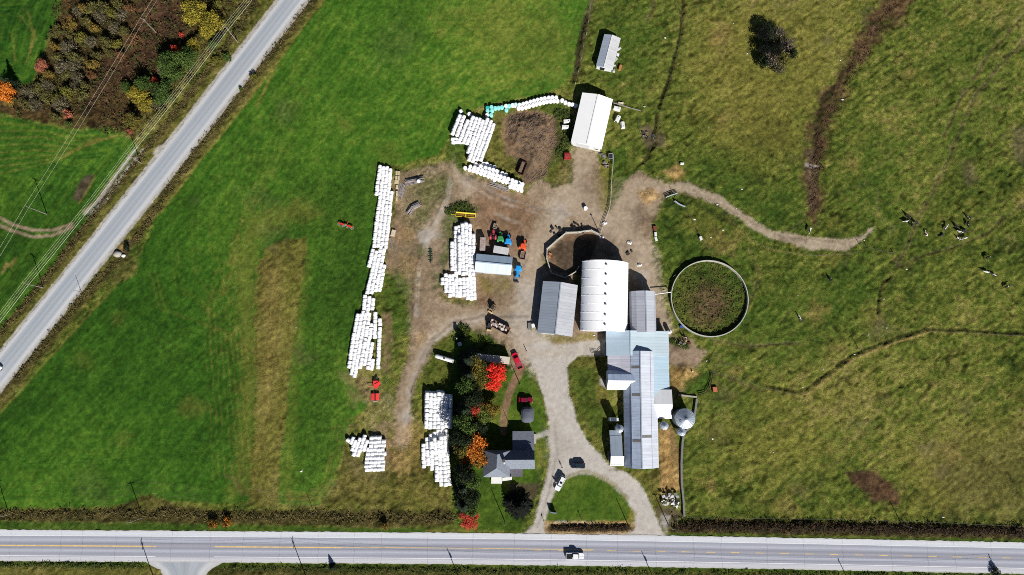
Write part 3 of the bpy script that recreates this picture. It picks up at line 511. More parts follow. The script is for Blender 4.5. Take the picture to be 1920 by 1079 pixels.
for ci, nm in enumerate(NAMES):
    q = qa[quad_cls == ci]
    if not len(q): continue
    us, inv = np.unique(q.ravel(), return_inverse=True); nf = len(q)
    me = bpy.data.meshes.new(nm); me.vertices.add(len(us)); me.vertices.foreach_set('co', allv[us].ravel())
    me.loops.add(nf * 4); me.loops.foreach_set('vertex_index', inv.astype(np.int32).ravel()); me.polygons.add(nf)
    me.polygons.foreach_set('loop_start', np.arange(0, nf * 4, 4, dtype=np.int32)); me.polygons.foreach_set('loop_total', np.full(nf, 4, np.int32))
    me.update(calc_edges=True); me.polygons.foreach_set('use_smooth', np.ones(nf, bool))
    ca_ = me.attributes.new('Col', 'FLOAT_COLOR', 'POINT'); ca_.data.foreach_set('color', rgba[us].ravel())
    me.materials.append(gm); o = bpy.data.objects.new(nm, me); COL.objects.link(o); tag(o, kind='structure')
# land beyond the surveyed part, out to the horizon
x0, x1, y0, y1, Bg = gx[0], gx[-1], gy[0], gy[-1], 5000
mb = MB(); zb = -0.35
mb.add([(x0, y0, -.0), (x1, y0, -.0), (x1, y1, -.0), (x0, y1, -.0), (-Bg, -Bg, zb), (Bg, -Bg, zb), (Bg, Bg, zb), (-Bg, Bg, zb)], [(0, 4, 5, 1), (1, 5, 6, 2), (2, 6, 7, 3), (3, 7, 4, 0)])
tag(mb.build('ground', mat('far_grass', C(84, 92, 38), .95, .5, .03, spec=.05)), kind='structure')
# ---------------------------------------------------------------- roads
def roadmat(name, base, lanes, crack=1.0):
    m, t, b = nodemat(name)
    ac = nd(t, 'ShaderNodeAttribute', attribute_name='across'); al = nd(t, 'ShaderNodeAttribute', attribute_name='along')
    r = ramp(t, lanes); t.links.new(ac.outputs['Fac'], r.inputs[0])
    cb = nd(t, 'ShaderNodeCombineXYZ'); t.links.new(al.outputs['Fac'], cb.inputs[0]); t.links.new(ac.outputs['Fac'], cb.inputs[1])
    mp = nd(t, 'ShaderNodeMapping'); mp.inputs['Scale'].default_value = (0.03, 26.0, 1); t.links.new(cb.outputs[0], mp.inputs[0])
    n = nd(t, 'ShaderNodeTexNoise', Scale=1.0, Detail=4.0, Roughness=0.6); t.links.new(mp.outputs[0], n.inputs['Vector'])
    tc = nd(t, 'ShaderNodeTexCoord'); n2 = nd(t, 'ShaderNodeTexNoise', Scale=1.6, Detail=5.0, Roughness=0.75); t.links.new(tc.outputs['Object'], n2.inputs['Vector'])
    ad = nd(t, 'ShaderNodeMath', operation='ADD'); t.links.new(n.outputs['Fac'], ad.inputs[0]); t.links.new(n2.outputs['Fac'], ad.inputs[1])
    mr = nd(t, 'ShaderNodeMapRange'); t.links.new(ad.outputs[0], mr.inputs[0]); mr.inputs[1].default_value = .7; mr.inputs[2].default_value = 1.3; mr.inputs[3].default_value = .86; mr.inputs[4].default_value = 1.12
    # transverse cracks at uneven spacing, slightly wandering
    wv = nd(t, 'ShaderNodeTexNoise', Scale=.35, Detail=2.0); t.links.new(tc.outputs['Object'], wv.inputs['Vector'])
    wa = nd(t, 'ShaderNodeMath', operation='MULTIPLY_ADD'); t.links.new(wv.outputs['Fac'], wa.inputs[0]); wa.inputs[1].default_value = 1.6; t.links.new(al.outputs['Fac'], wa.inputs[2])
    vo = nd(t, 'ShaderNodeTexVoronoi', voronoi_dimensions='1D', feature='DISTANCE_TO_EDGE', Scale=0.085); t.links.new(wa.outputs[0], vo.inputs['W'])
    lt = nd(t, 'ShaderNodeMath', operation='LESS_THAN'); t.links.new(vo.outputs['Distance'], lt.inputs[0]); lt.inputs[1].default_value = 0.007
    s = nd(t, 'ShaderNodeMath', operation='MULTIPLY_ADD'); t.links.new(lt.outputs[0], s.inputs[0]); s.inputs[1].default_value = -0.22 * crack; t.links.new(mr.outputs[0], s.inputs[2])
    vm = nd(t, 'ShaderNodeVectorMath', operation='SCALE'); t.links.new(r.outputs[0], vm.inputs[0]); t.links.new(s.outputs[0], vm.inputs['Scale'])
    t.links.new(vm.outputs[0], b.inputs['Base Color']); b.inputs['Roughness'].default_value = .9; b.inputs['Specular IOR Level'].default_value = .12
    return m
def catmull(pts, step):
    out = []; n = len(pts); ps = [Vector(p) for p in pts]
    for i in range(n - 1):
        p0, p1, p2, p3 = ps[max(i - 1, 0)], ps[i], ps[i + 1], ps[min(i + 2, n - 1)]
        k = max(2, int((p2 - p1).length / step))
        for j in range(k):
            u = j / k; out.append(0.5 * ((2 * p1) + (p2 - p0) * u + (2 * p0 - 5 * p1 + 4 * p2 - p3) * u * u + (3 * p1 - p0 - 3 * p2 + p3) * u ** 3))
    out.append(ps[-1]); return out
def strip(path, w, z, mtl, name, nc=12, off=0.0, rag=0.0, parent=None, seg=None):
    n = len(path); vs = []; ac = []; al = []; s = 0.0
    for i, p in enumerate(path):
        d = (path[min(i + 1, n - 1)] - path[max(i - 1, 0)]).normalized(); nn = Vector((-d.y, d.x))
        if i: s += (path[i] - path[i - 1]).length
        for k in range(nc + 1):
            f = k / nc; e = (rng.uniform(-rag, rag) if k in (0, nc) else 0)
            q = p + nn * (off + (f - .5) * w + e); vs.append((q.x, q.y, z)); ac.append(f); al.append(s)
    fs = [(i * (nc + 1) + k, (i + 1) * (nc + 1) + k, (i + 1) * (nc + 1) + k + 1, i * (nc + 1) + k + 1) for i in range(n - 1) for k in range(nc) if seg is None or seg(i)]
    me = bpy.data.meshes.new(name); me.from_pydata(vs, [], fs); me.materials.append(mtl)
    for a, v in (('across', ac), ('along', al)):
        q = me.attributes.new(a, 'FLOAT', 'POINT'); q.data.foreach_set('value', v)
    me.update(); o = bpy.data.objects.new(name, me); COL.objects.link(o)
    if parent: o.parent = parent
    return o
mainp = catmull([W(x, y) for x, y in MR], 1.0); sidep = catmull([W(x, y) for x, y in SRC], 1.0)
la, lb, ld = C(152, 156, 168), C(178, 181, 192), C(139, 142, 154)
mroad = tag(strip(mainp, 9.3, 0.03, roadmat('asphalt_highway', la, [(0, C(184, 182, 178)), (.06, C(196, 197, 203)), (.14, C(190, 192, 199)), (.17, C(160, 161, 172)), (.27, la), (.36, lb), (.44, ld), (.5, C(160, 160, 168)), (.58, ld), (.68, lb), (.78, la), (.81, C(164, 167, 177)), (.84, C(204, 208, 216)), (.95, C(206, 210, 216)), (1, C(188, 188, 186))]), 'road', 24, 0, .12), kind='structure')
sroad = tag(strip(sidep, 8.0, 0.02, roadmat('gravelled_side_road', la, [(0, C(176, 176, 174)), (.12, C(194, 196, 198)), (.2, C(166, 171, 178)), (.32, C(153, 160, 169)), (.42, C(166, 172, 179)), (.5, C(153, 160, 168)), (.62, C(171, 176, 183)), (.74, C(160, 166, 174)), (.86, C(196, 198, 200)), (1, C(176, 176, 174))], .25), 'side_road', 16, 0, .35), kind='structure')
jp = catmull([W(347, 1044), W(346, 1060), W(346, 1080), W(346, 1110), W(347, 1180)], 1.0)
def jw(path):
    n = len(path); vs = []; ac = []; al = []; s = 0
    for i, p in enumerate(path):
        w = 12.5 + 19 * max(0, 1 - i / 6.0) ** 2
        if i: s += (path[i] - path[i - 1]).length
        for k in range(9): vs.append((p.x + (k / 8 - .5) * w, p.y, .024)); ac.append(k / 8); al.append(s)
    me = bpy.data.meshes.new('side_road'); me.from_pydata(vs, [], [(i * 9 + k, i * 9 + k + 1, (i + 1) * 9 + k + 1, (i + 1) * 9 + k)[::-1] for i in range(n - 1) for k in range(8)])
    for a, v in (('across', ac), ('along', al)): me.attributes.new(a, 'FLOAT', 'POINT').data.foreach_set('value', v)
    me.materials.append(sroad.data.materials[0]); o = bpy.data.objects.new('side_road', me); COL.objects.link(o); return tag(o, kind='structure')
jw(jp)
wp = mat('white_road_paint', C(236, 238, 242), .7, .12, 1.2); yp = mat('yellow_road_paint', C(232, 200, 134), .7, .22, .8)
def pxat(i): 
    p = mainp[i]; f_ = p.y * ST + HC * CT; return 960 + FPX * p.x / f_
strip(mainp, .17, .036, wp, 'edge_line', 1, 2.98, parent=mroad)
strip(mainp, .17, .036, wp, 'edge_line', 1, -2.98, parent=mroad, seg=lambda i: not 290 < pxat(i) < 402)
strip(mainp, .34, .036, yp, 'centre_line', 1, 0.0, parent=mroad, seg=lambda i: pxat(i) < 287 or 402 < pxat(i) < 640)
strip(mainp, .16, .036, yp, 'centre_line', 1, 0.12, parent=mroad, seg=lambda i: 640 <= pxat(i) < 1110)
for k in range(24):
    xx = 1000 + 46.3 * k if k else 1000
    if xx > 1940: break
    strip([Vector(W(xx, np.interp(xx, [p[0] for p in MR], [p[1] for p in MR]))), Vector(W(xx + 16, np.interp(xx + 16, [p[0] for p in MR], [p[1] for p in MR])))], .2, .036, yp, 'centre_dash', 1, -.14 if xx < 1110 else 0, parent=mroad)
# ---------------------------------------------------------------- buildings
def frame(c4, zl, zr, axis):
    """corners NW, NE, SE, SW of the roof as surveyed at eave height -> centre, axis angle, half width, half length"""
    z = {'NS': (zl, zr, zr, zl), 'EW': (zl, zl, zr, zr)}[axis]          # EW: left of the axis (north side) = NW,NE
    c = [Vector(W(p[0], p[1], h)) for p, h in zip(c4, z)]
    A, B = ((c[2] + c[3]) / 2, (c[0] + c[1]) / 2) if axis == 'NS' else ((c[0] + c[3]) / 2, (c[1] + c[2]) / 2)
    d = B - A; ang = math.atan2(d.y, d.x) - math.pi / 2                 # local +Y runs along the axis
    wv = ((c[1] - c[0]).length + (c[2] - c[3]).length) / 2 if axis == 'NS' else ((c[3] - c[0]).length + (c[2] - c[1]).length) / 2
    m = sum(c, Vector((0, 0))) / 4
    return m, ang, wv / 2, d.length / 2
def at_profile(prof, x):
    for (x0, z0), (x1, z1) in zip(prof, prof[1:]):
        if x0 <= x <= x1 and x1 > x0: return z0 + (z1 - z0) * (x - x0) / (x1 - x0)
    return prof[0][1] if x < prof[0][0] else prof[-1][1]
def shell(t, prof, hl, roofs, wallm, cuts=None, thick=.12, over=.25, wall=True, x_in=.3, ends=(0, 0), base=-.15, names=None):
    """prof: (x,z) roof line left->right; roofs: one material per segment; segments with the same material become one slope part"""
    groups = []
    for i in range(len(prof) - 1):
        key = cuts[i] if cuts else (0 if prof[i + 1][0] <= max(prof, key=lambda q: q[1])[0] + 1e-6 else 1)
        if not groups or groups[-1][0] != key: groups.append((key, [i]))
        else: groups[-1][1].append(i)
    out = []
    for gi, (key, segs) in enumerate(groups):
        pts = [prof[i] for i in segs] + [prof[segs[-1] + 1]]
        mb = MB(); n = len(pts); y0, y1 = -hl - over + ends[0], hl + over - ends[1]
        vs = [(x, y, z) for y in (y0, y1) for x, z in pts] + [(x, y, z - thick) for y in (y0, y1) for x, z in pts]
        fs = []
        for k in range(n - 1):
            fs += [(k, k + 1, n + k + 1, n + k), (2 * n + k + 1, 2 * n + k, 3 * n + k, 3 * n + k + 1), (k + 1, k, 2 * n + k, 2 * n + k + 1), (n + k, n + k + 1, 3 * n + k + 1, 3 * n + k)]
        fs += [(0, n, 3 * n, 2 * n), (2 * n - 1, n - 1, 3 * n - 1, 4 * n - 1)]
        mb.add(vs, fs); out.append(mb.build((names[gi] if names else 'roof'), roofs[min(gi, len(roofs) - 1)], t))
    if wall:
        xs = [prof[0][0] + x_in] + [p[0] for p in prof[1:-1]] + [prof[-1][0] - x_in]
        top = [(x, at_profile(prof, x) - thick - .01) for x in xs]
        n = len(top); mb = MB(); y0, y1 = -hl + .05 + ends[0], hl - .05 - ends[1]
        vs = [(x, y, z) for y in (y0, y1) for x, z in top] + [(x, y, base) for y in (y0, y1) for x, z in (top[0], top[-1])]
        fs = [tuple(range(n)) + (2 * n + 1, 2 * n), tuple(range(2 * n - 1, n - 1, -1)) + (2 * n + 2, 2 * n + 3), (0, 2 * n, 2 * n + 2, n), (n - 1, 2 * n - 1, 2 * n + 3, 2 * n + 1)]
        mb.add(vs, fs); mb.build('wall', wallm, t)
    return out
def panel(t, name, m, x, y, z, sx, sy, sz, ch=0.0, rz=0.0):
    return MB().box((x, y, z), (sx, sy, sz), rz, ch=ch).build(name, m, t)
def opening(t, name, side, pos, z, w, h, hx, hl, m, fm=None):
    """door or window proud of a wall; side: S,N (gable ends, -Y/+Y) or L,R (eave walls)"""
    d = .06
    if side in 'SN':
        y = (-hl + .03) if side == 'S' else (hl - .03); o = panel(t, name, m, pos, y, z, w, d, h)
        if fm: MB().box((pos, y, z + h / 2 + .06), (w + .24, d + .04, .12)).box((pos - w / 2 - .06, y, z), (.12, d + .04, h)).box((pos + w / 2 + .06, y, z), (.12, d + .04, h)).box((pos, y, z - h / 2 - .06), (w + .24, d + .04, .12)).build('frame', fm, o)
    else:
        x = (-hx + .28) if side == 'L' else (hx - .28); o = panel(t, name, m, x, pos, z, d, w, h)
        if fm: MB().box((x, pos, z + h / 2 + .06), (d + .04, w + .24, .12)).box((x, pos - w / 2 - .06, z), (d + .04, .12, h)).box((x, pos + w / 2 + .06, z), (d + .04, .12, h)).box((x, pos, z - h / 2 - .06), (d + .04, w + .24, .12)).build('frame', fm, o)
    return o
def ridge(t, x, z, hl, m, y0=None): return MB().box((x, 0 if y0 is None else y0, z + .03), (.36, hl * 2 + .3, .08)).build('ridge_cap', m, t)
white_w = mat('white_sheet_wall', C(226, 228, 230), .55, .12, .6); grey_w = mat('grey_board_wall', C(120, 118, 114), .85, .2, 1.2); glass = mat('window_glass', (.02, .03, .04), .08, .2, 1, spec=.6)
door_m = mat('white_door_panel', C(205, 207, 210), .5, .12, 1.2); dark_door = mat('dark_opening', (.012, .012, .012), .9, .2, 1); trimw = mat('white_trim', C(230, 230, 228), .5, .1, 1)
blue_w = mat('pale_blue_wall', C(170, 190, 205), .6, .12, 1)
conc = mat('concrete', C(172, 168, 160), .9, .18, 1.2, bump=.2); concd = mat('weathered_concrete', C(128, 128, 124), .9, .22, 1.5, bump=.3)
R_white = mat('white_sheet_roof', (.9, .9, .9), .4, .03, .5)
R_grey = roofmat('galvanised_grey_roof', C(190, 193, 200), 1, 1.05, .4, .16, .10)
R_grey2 = roofmat('weathered_galvanised_roof', C(196, 200, 210), 1, .9, .4, .22, .05, rust=C(120, 110, 104))
R_blue = roofmat('pale_blue_sheet_roof', C(182, 206, 222), 1, .95, .42, .08, .02)
R_old = roofmat('old_tin_roof', C(190, 204, 226), 1, .8, .42, .24, .06)
R_tin = roofmat('silvery_tin_roof', C(214, 220, 232), 1, .85, .42, .15, .05)
R_shingle_shade = mat('shaded_shingles', C(104, 110, 122), .9, .25, 1.6, bump=.25); R_shingle_lit = mat('sunlit_shingles', C(132, 140, 152), .9, .2, 1.6, bump=.25); R_porch = mat('purple_grey_roofing', C(102, 100, 112), .9, .2, 1.6)  # house shingles in two tones: sun and shade of the slopes are coloured in
galv = mat('galvanised_steel', C(190, 200, 212), .35, .18, 1.2, metal=.35); skyl = mat('aged_skylight_sheet', C(128, 124, 122), .6, .25, 1.5)
# white machine shed in the north
m, a, hx, hl = frame([(1092, 175.5), (1148.5, 187.5), (1128.5, 280.5), (1070.5, 264)], 3.4, 3.4, 'NS')
t = thing('machine_shed', 'long white metal shed with gable roof at the head of the gravel lane', 'shed', (m.x, m.y, 0), a)
shell(t, [(-hx, 3.4), (0, 4.85), (hx, 3.4)], hl, [R_white], white_w); ridge(t, 0, 4.85, hl, trimw)
opening(t, 'door', 'S', -1.0, 1.6, 4.2, 3.2, hx, hl, door_m, trimw); opening(t, 'window', 'S', 3.6, 1.6, 1.0, .9, hx, hl, glass, trimw); opening(t, 'door', 'R', 2, 1.1, 1.0, 2.1, hx, hl, door_m, trimw)
# little calf shed
m, a, hx, hl = frame([(1135.5, 64.5), (1160.8, 74.5), (1151, 131), (1115.5, 123)], 2.3, 2.3, 'NS')
t = thing('calf_shed', 'small pale metal shed with ragged east edge alone in the pasture', 'shed', (m.x, m.y, 0), a)
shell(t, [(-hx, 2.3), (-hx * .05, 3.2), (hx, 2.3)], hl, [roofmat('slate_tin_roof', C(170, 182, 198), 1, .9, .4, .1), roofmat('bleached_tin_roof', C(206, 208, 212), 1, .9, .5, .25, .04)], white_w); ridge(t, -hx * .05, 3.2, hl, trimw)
for k in range(10): MB().box((hx + rng.uniform(.0, .7), rng.uniform(-hl, hl * .8), rng.uniform(.1, 1.6)), (rng.uniform(.5, 1.3), rng.uniform(.5, 1.2), .05), rng.uniform(0, 3), tilt=('X', rng.uniform(-.5, .5))).build('loose_sheet', roofmat('bleached_tin_roof', None), t)
opening(t, 'door', 'S', -.6, 1.0, 1.6, 2.0, hx, hl, dark_door, trimw)
# tractor shed
m, a, hx, hl = frame([(894, 476), (959.8, 482.3), (956.8, 516), (892.3, 510)], 2.9, 2.9, 'EW')
t = thing('tractor_shed', 'low pale blue roofed shed beside the parked tractors', 'shed', (m.x, m.y, 0), a)
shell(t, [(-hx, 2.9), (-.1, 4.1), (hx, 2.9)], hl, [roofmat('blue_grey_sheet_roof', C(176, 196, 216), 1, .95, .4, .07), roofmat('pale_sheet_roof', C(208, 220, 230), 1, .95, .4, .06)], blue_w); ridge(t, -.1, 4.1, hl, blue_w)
opening(t, 'door', 'R', -1.5, 1.25, 3.2, 2.4, hx, hl, door_m, trimw); opening(t, 'door', 'L', 1.5, 1.2, 3.4, 2.3, hx, hl, dark_door, trimw)
# grey barn
m, a, hx, hl = frame([(1018, 529), (1083.3, 536.5), (1073, 630.5), (1007.5, 622.5)], 3.5, 3.5, 'NS')
t = thing('grey_barn', 'grey metal gable barn beside the big white arched barn', 'barn', (m.x, m.y, 0), a)
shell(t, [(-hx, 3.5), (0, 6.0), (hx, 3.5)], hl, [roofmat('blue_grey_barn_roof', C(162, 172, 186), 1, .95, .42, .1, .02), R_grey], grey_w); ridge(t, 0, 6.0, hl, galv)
opening(t, 'door', 'S', -2.2, 1.7, 4.0, 3.3, hx, hl, door_m, trimw); opening(t, 'door', 'S', 3.0, 1.1, 1.0, 2.1, hx, hl, dark_door, trimw); opening(t, 'door', 'N', 0, 1.8, 4.6, 3.5, hx, hl, dark_door)
# white arched barn
m, a, hx, hl = frame([(1091.7, 491.5), (1178, 494.5), (1176.2, 621.5), (1087.6, 620)], 4.2, 4.2, 'NS')
t = thing('arched_barn', 'large white arched fabric roofed barn with a line of ridge vents', 'barn', (m.x, m.y, 0), a)
NA = 44; prof = [(-hx * math.sin(R(66) * (1 - 2 * k / NA)) / math.sin(R(66)), 4.2 + 3.75 * (math.cos(R(66) * (1 - 2 * k / NA)) - math.cos(R(66))) / (1 - math.cos(R(66)))) for k in range(NA + 1)]
fab = mat('white_roof_fabric', (.9, .905, .915), .5, .02, .4)
shell(t, prof, hl, [fab], white_w, cuts=[0] * NA, thick=.1)
for k in range(9):
    y = -hl + (k) * 2 * hl / 8; mb = MB()
    for (x0_, z0_), (x1_, z1_) in zip(prof[::4], prof[4::4]): mb.cyl((x0_, y, z0_ + .01), (x1_, y, z1_ + .01), .07, n=6)
    mb.build('roof_seam', fab, t)
for yy in (496.5, 515, 533.7, 552.5, 571, 590.5, 609):
    wx, wy = W(1135.5, yy, 8.0)
    d = Vector((wx - m.x, wy - m.y)); d.rotate(Matrix.Rotation(-a, 2))
    v = MB().cyl((-.15, d.y, 7.9), (-.15, d.y, 8.25), .24, n=12).cyl((-.15, d.y, 8.25), (-.15, d.y, 8.45), .36, .1, n=12).build('ridge_vent', mat('grey_vent', C(150, 152, 154), .6), t)
opening(t, 'door', 'N', 0, 2.3, 6, 4.5, hx, hl, dark_door, trimw); opening(t, 'door', 'S', -3, 2.0, 4, 3.8, hx, hl, door_m, trimw)
# grey round-shouldered barn
m, a, hx, hl = frame([(1180, 549), (1228, 549), (1231, 623), (1180.5, 623)], 3.4, 3.4, 'NS')
t = thing('gambrel_barn', 'grey ribbed metal barn squeezed between the white arched barn and the round tank', 'barn', (m.x, m.y, 0), a)
shell(t, [(-hx, 3.4), (-hx * .86, 4.4), (-hx * .55, 5.5), (0.5, 6.4), (hx * .8, 5.0), (hx, 3.5)], hl, [roofmat('lilac_grey_roof', C(182, 185, 196), 1, .95, .4, .12, .06), roofmat('silver_grey_roof', C(192, 198, 208), 1, .95, .4, .10, .06)], grey_w); ridge(t, .5, 6.4, hl, galv)
opening(t, 'door', 'N', 0, 1.8, 3.6, 3.4, hx, hl, dark_door, trimw)
# pale blue barn (A) with its long lean-to on the east
m, a, hx, hl = frame([(1136.3, 622.5), (1253, 622.5), (1254.3, 666.5), (1137, 665.5)], 4.0, 3.2, 'NS')
t = thing('blue_roofed_barn', 'broad barn with pale blue roof south of the white arched barn', 'barn', (m.x, m.y, 0), a)
def px2x(px, py, z, m=m, a=a):
    w = W(px, py, z); d = Vector((w[0] - m.x, w[1] - m.y)); d.rotate(Matrix.Rotation(-a, 2)); return d.x, d.y
xr, _ = px2x(1182, 645, 6.0); xe, _ = px2x(1227, 645, 3.9)
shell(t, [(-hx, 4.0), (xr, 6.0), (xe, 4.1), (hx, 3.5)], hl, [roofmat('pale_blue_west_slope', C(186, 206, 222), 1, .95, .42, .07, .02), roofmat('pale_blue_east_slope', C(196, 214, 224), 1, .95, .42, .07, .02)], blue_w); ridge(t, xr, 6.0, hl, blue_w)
opening(t, 'door', 'L', -1, 1.7, 3.2, 3.0, hx, hl, dark_door, trimw); opening(t, 'window', 'L', 2.4, 1.8, 1.1, .9, hx, hl, glass, trimw); opening(t, 'door', 'R', 0, 1.4, 2.4, 2.4, hx, hl, door_m, trimw)
# long dairy barn with its wings
m, a, hx, hl = frame([(1167.2, 661), (1232, 661), (1234.3, 875.8), (1172.3, 875.2)], 2.8, 2.8, 'NS')
t = thing('dairy_barn', 'long silvery tin roofed dairy barn with white gabled cross wings', 'barn', (m.x, m.y, 0), a)
def loc(px, py, z, m=m, a=a):
    w = W(px, py, z); d = Vector((w[0] - m.x, w[1] - m.y)); d.rotate(Matrix.Rotation(-a, 2)); return d
xb, xc = loc(1184.5, 770, 5.6).x, loc(1221, 770, 5.4).x; xm = loc(1202.2, 770, 7.0).x
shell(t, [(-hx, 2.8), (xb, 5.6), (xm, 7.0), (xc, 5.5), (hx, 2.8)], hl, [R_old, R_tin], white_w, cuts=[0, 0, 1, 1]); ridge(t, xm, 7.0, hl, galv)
MB().box((xb, 0, 5.58), (.16, 2 * hl + .3, .14)).build('roof_break', galv, t); MB().box((xc, 0, 5.48), (.16, 2 * hl + .3, .14)).build('roof_break', galv, t)
def on_slope(name, x0, x1, z0, z1, y, w, mtl, lift=.05):
    MB().add([(x0, y - w / 2, z0 + lift), (x1, y - w / 2, z1 + lift), (x1, y + w / 2, z1 + lift), (x0, y + w / 2, z0 + lift)], [(0, 1, 2, 3)]); mb = MB()
    mb.add([(x0, y - w / 2, z0 + lift), (x1, y - w / 2, z1 + lift), (x1, y + w / 2, z1 + lift), (x0, y + w / 2, z0 + lift), (x0, y - w / 2, z0 - .02), (x1, y - w / 2, z1 - .02), (x1, y + w / 2, z1 - .02), (x0, y + w / 2, z0 - .02)], [(0, 1, 2, 3), (4, 5, 1, 0), (6, 7, 3, 2), (5, 6, 2, 1), (7, 4, 0, 3)]); return mb.build(name, mtl, t)
zz = lambda x: at_profile([(-hx, 2.8), (xb, 5.6), (xm, 7.0), (xc, 5.5), (hx, 2.8)], x)
for (pa, pb, py, wd_) in [(1182, 1199, 688.8, .8), (1183, 1200, 740.8, .75), (1186, 1203, 827.2, .85)]:
    xa_, xb_ = xb + .1, xm - .25; on_slope('skylight', xa_, xb_, zz(xa_), zz(xb_), loc(1193, py, 6.3).y, wd_, skyl)
on_slope('skylight', xm + .25, xc - .1, zz(xm + .25), zz(xc - .1), loc(1212, 819, 6.3).y, .75, skyl)
for k in range(8): opening(t, 'window', 'R', -hl + 4 + k * 4.0 if k < 5 else hl - 4 - (k - 5) * 3, 1.5, 1.0, .9, hx, hl, glass, trimw)
for k in range(3): opening(t, 'window', 'L', -hl + 10 + k * 5, 1.5, 1.0, .9, hx, hl, glass, trimw)
opening(t, 'door', 'S', 0, 1.4, 3.0, 2.7, hx, hl, door_m, trimw); opening(t, 'window', 'S', -3.2, 1.6, 1.0, .9, hx, hl, glass, trimw); opening(t, 'hay_door', 'S', 0, 4.6, 1.6, 1.5, hx, hl, trimw)
# western lean-to roof (white at the eave, tin towards the barn)
y_n, y_s = loc(1150, 665.5, 4).y, loc(1150, 700, 4).y; xw = loc(1139.3, 680, 3.3).x
mb = MB(); pr = [(xw, 3.3), (loc(1163, 680, 4.2).x, 4.3), (xb - .05, 5.55)]
def slab(mb, pr, ya, yb, th=.12, mi=0):
    n = len(pr); vs = [(x, y, z) for y in (ya, yb) for x, z in pr] + [(x, y, z - th) for y in (ya, yb) for x, z in pr]; fs = []
    for k in range(n - 1): fs += [(k, k + 1, n + k + 1, n + k), (2 * n + k + 1, 2 * n + k, 3 * n + k, 3 * n + k + 1), (k + 1, k, 2 * n + k, 2 * n + k + 1), (n + k, n + k + 1, 3 * n + k + 1, 3 * n + k)]
    fs += [(0, n, 3 * n, 2 * n), (2 * n - 1, n - 1, 3 * n - 1, 4 * n - 1)]; mb.add(vs, fs, mi); return mb
slab(mb, pr, y_s, y_n - .1).build('lean_to_roof', roofmat('lilac_tin_roof', C(206, 206, 218), 1, .8, .42, .2, .08), t)
MB().box(((xw + .3 + xb) / 2 - 1.5, (y_n + y_s) / 2, 1.55), (abs(xw - xb) - 3.6, abs(y_n - y_s) - .3, 3.2)).build('lean_to_wall', white_w, t)
# west cross wing, ridge running east-west
yr = loc(1160, 714, 6.3).y; ys_ = loc(1160, 731.5, 3.4).y; x0_ = loc(1140, 714, 6.3).x; x1_ = xm + .1; yn_ = 2 * yr - ys_ + .4
ym = yr - (yr - ys_) * .62; yk = yr + (yn_ - yr) * .62
wing_s = [(ys_, 3.6), (yr, 6.35)]; 
def cross(name_roof, pts, xa, xb_, mtl):
    mb = MB(); n = len(pts); vs = [(x, y, z) for x in (xa, xb_) for y, z in pts] + [(x, y, z - .12) for x in (xa, xb_) for y, z in pts]; fs = []
    for k in range(n - 1): fs += [(k + 1, k, n + k, n + k + 1), (2 * n + k, 2 * n + k + 1, 3 * n + k + 1, 3 * n + k), (k, k + 1, 2 * n + k + 1, 2 * n + k), (n + k + 1, n + k, 3 * n + k, 3 * n + k + 1)]
    fs += [(n, 0, 2 * n, 3 * n), (n - 1, 2 * n - 1, 4 * n - 1, 3 * n - 1)]; mb.add(vs, fs); return mb.build(name_roof, mtl, t)
cross('wing_roof', wing_s, x0_, x1_ - .6, mat('white_painted_roof', C(240, 242, 244), .5, .05, .5)); cross('wing_roof', [(yr, 6.35), (yr + (yn_ - yr) * .6, 5.85), (yn_, 4.0)], x0_, x1_ - .6, roofmat('shaded_tin_wing_roof', C(170, 186, 212), 0, .8, .42, .3, .05))  # north slope coloured bluer, the grazing shade is put into its tint
mb = MB(); pts = [(ys_ + .3, -.1), (yn_ - .3, -.1), (yn_ - .3, 3.9), (yr + (yn_ - yr) * .6, 5.65), (yr, 6.15), (ys_ + .3, 3.75)]; n = len(pts)
mb.add([(x, y, z) for x in (x0_ + .25, x1_ - 1) for y, z in pts], [tuple(range(n))[::-1], tuple(range(n, 2 * n))] + [(i, (i + 1) % n, n + (i + 1) % n, n + i) for i in range(n)]); mb.build('wing_wall', white_w, t)
panel(t, 'barn_door', door_m, x0_ + .22, yr, 1.6, .08, 3.0, 3.0); panel(t, 'loft_door', dark_door, x0_ + .22, yr, 4.9, .08, 1.4, 1.4)
# east cross wing
yr = loc(1246, 758.8, 4.5).y; ys_ = loc(1246, 785.3, 2.7).y; x1e = loc(1261.3, 759, 4.5).x; yn_ = loc(1260.5, 731, 3.7).y
cross('wing_roof', [(ys_, 2.7), (yr, 4.5)], xc - 1.0, x1e, mat('white_painted_roof', None)); cross('wing_roof', [(yr, 4.5), (yn_, 3.7)], xc - 1.0, x1e, roofmat('pale_tin_wing_roof', C(222, 224, 228), 0, .9, .42, .1, .03))
mb = MB(); pts = [(ys_ + .3, -.1), (yn_ - .3, -.1), (yn_ - .3, 3.55), (yr, 4.32), (ys_ + .3, 2.7)]; n = 5
mb.add([(x, y, z) for x in (hx - 1, x1e - .25) for y, z in pts], [tuple(range(n))[::-1], tuple(range(n, 2 * n))] + [(i, (i + 1) % n, n + (i + 1) % n, n + i) for i in range(n)]); mb.build('wing_wall', white_w, t)
panel(t, 'barn_door', door_m, x1e - .22, yr, 1.5, .08, 2.6, 2.8)
# eastern lean-to in pale blue
ye0, ye1 = loc(1242, 664.5, 3.4).y, loc(1242, 757, 3.4).y; xo = loc(1254.6, 700, 2.9).x
slab(MB(), [(xc + 1.0, 4.2), (xo, 3.0)], ye1, ye0).build('lean_to_roof', R_blue, t)
MB().box(((xc + 1.2 + xo - .3) / 2, (ye0 + ye1) / 2, 1.3), (xo - xc - 1.6, abs(ye0 - ye1) - .4, 2.7)).build('lean_to_wall', grey_w, t)
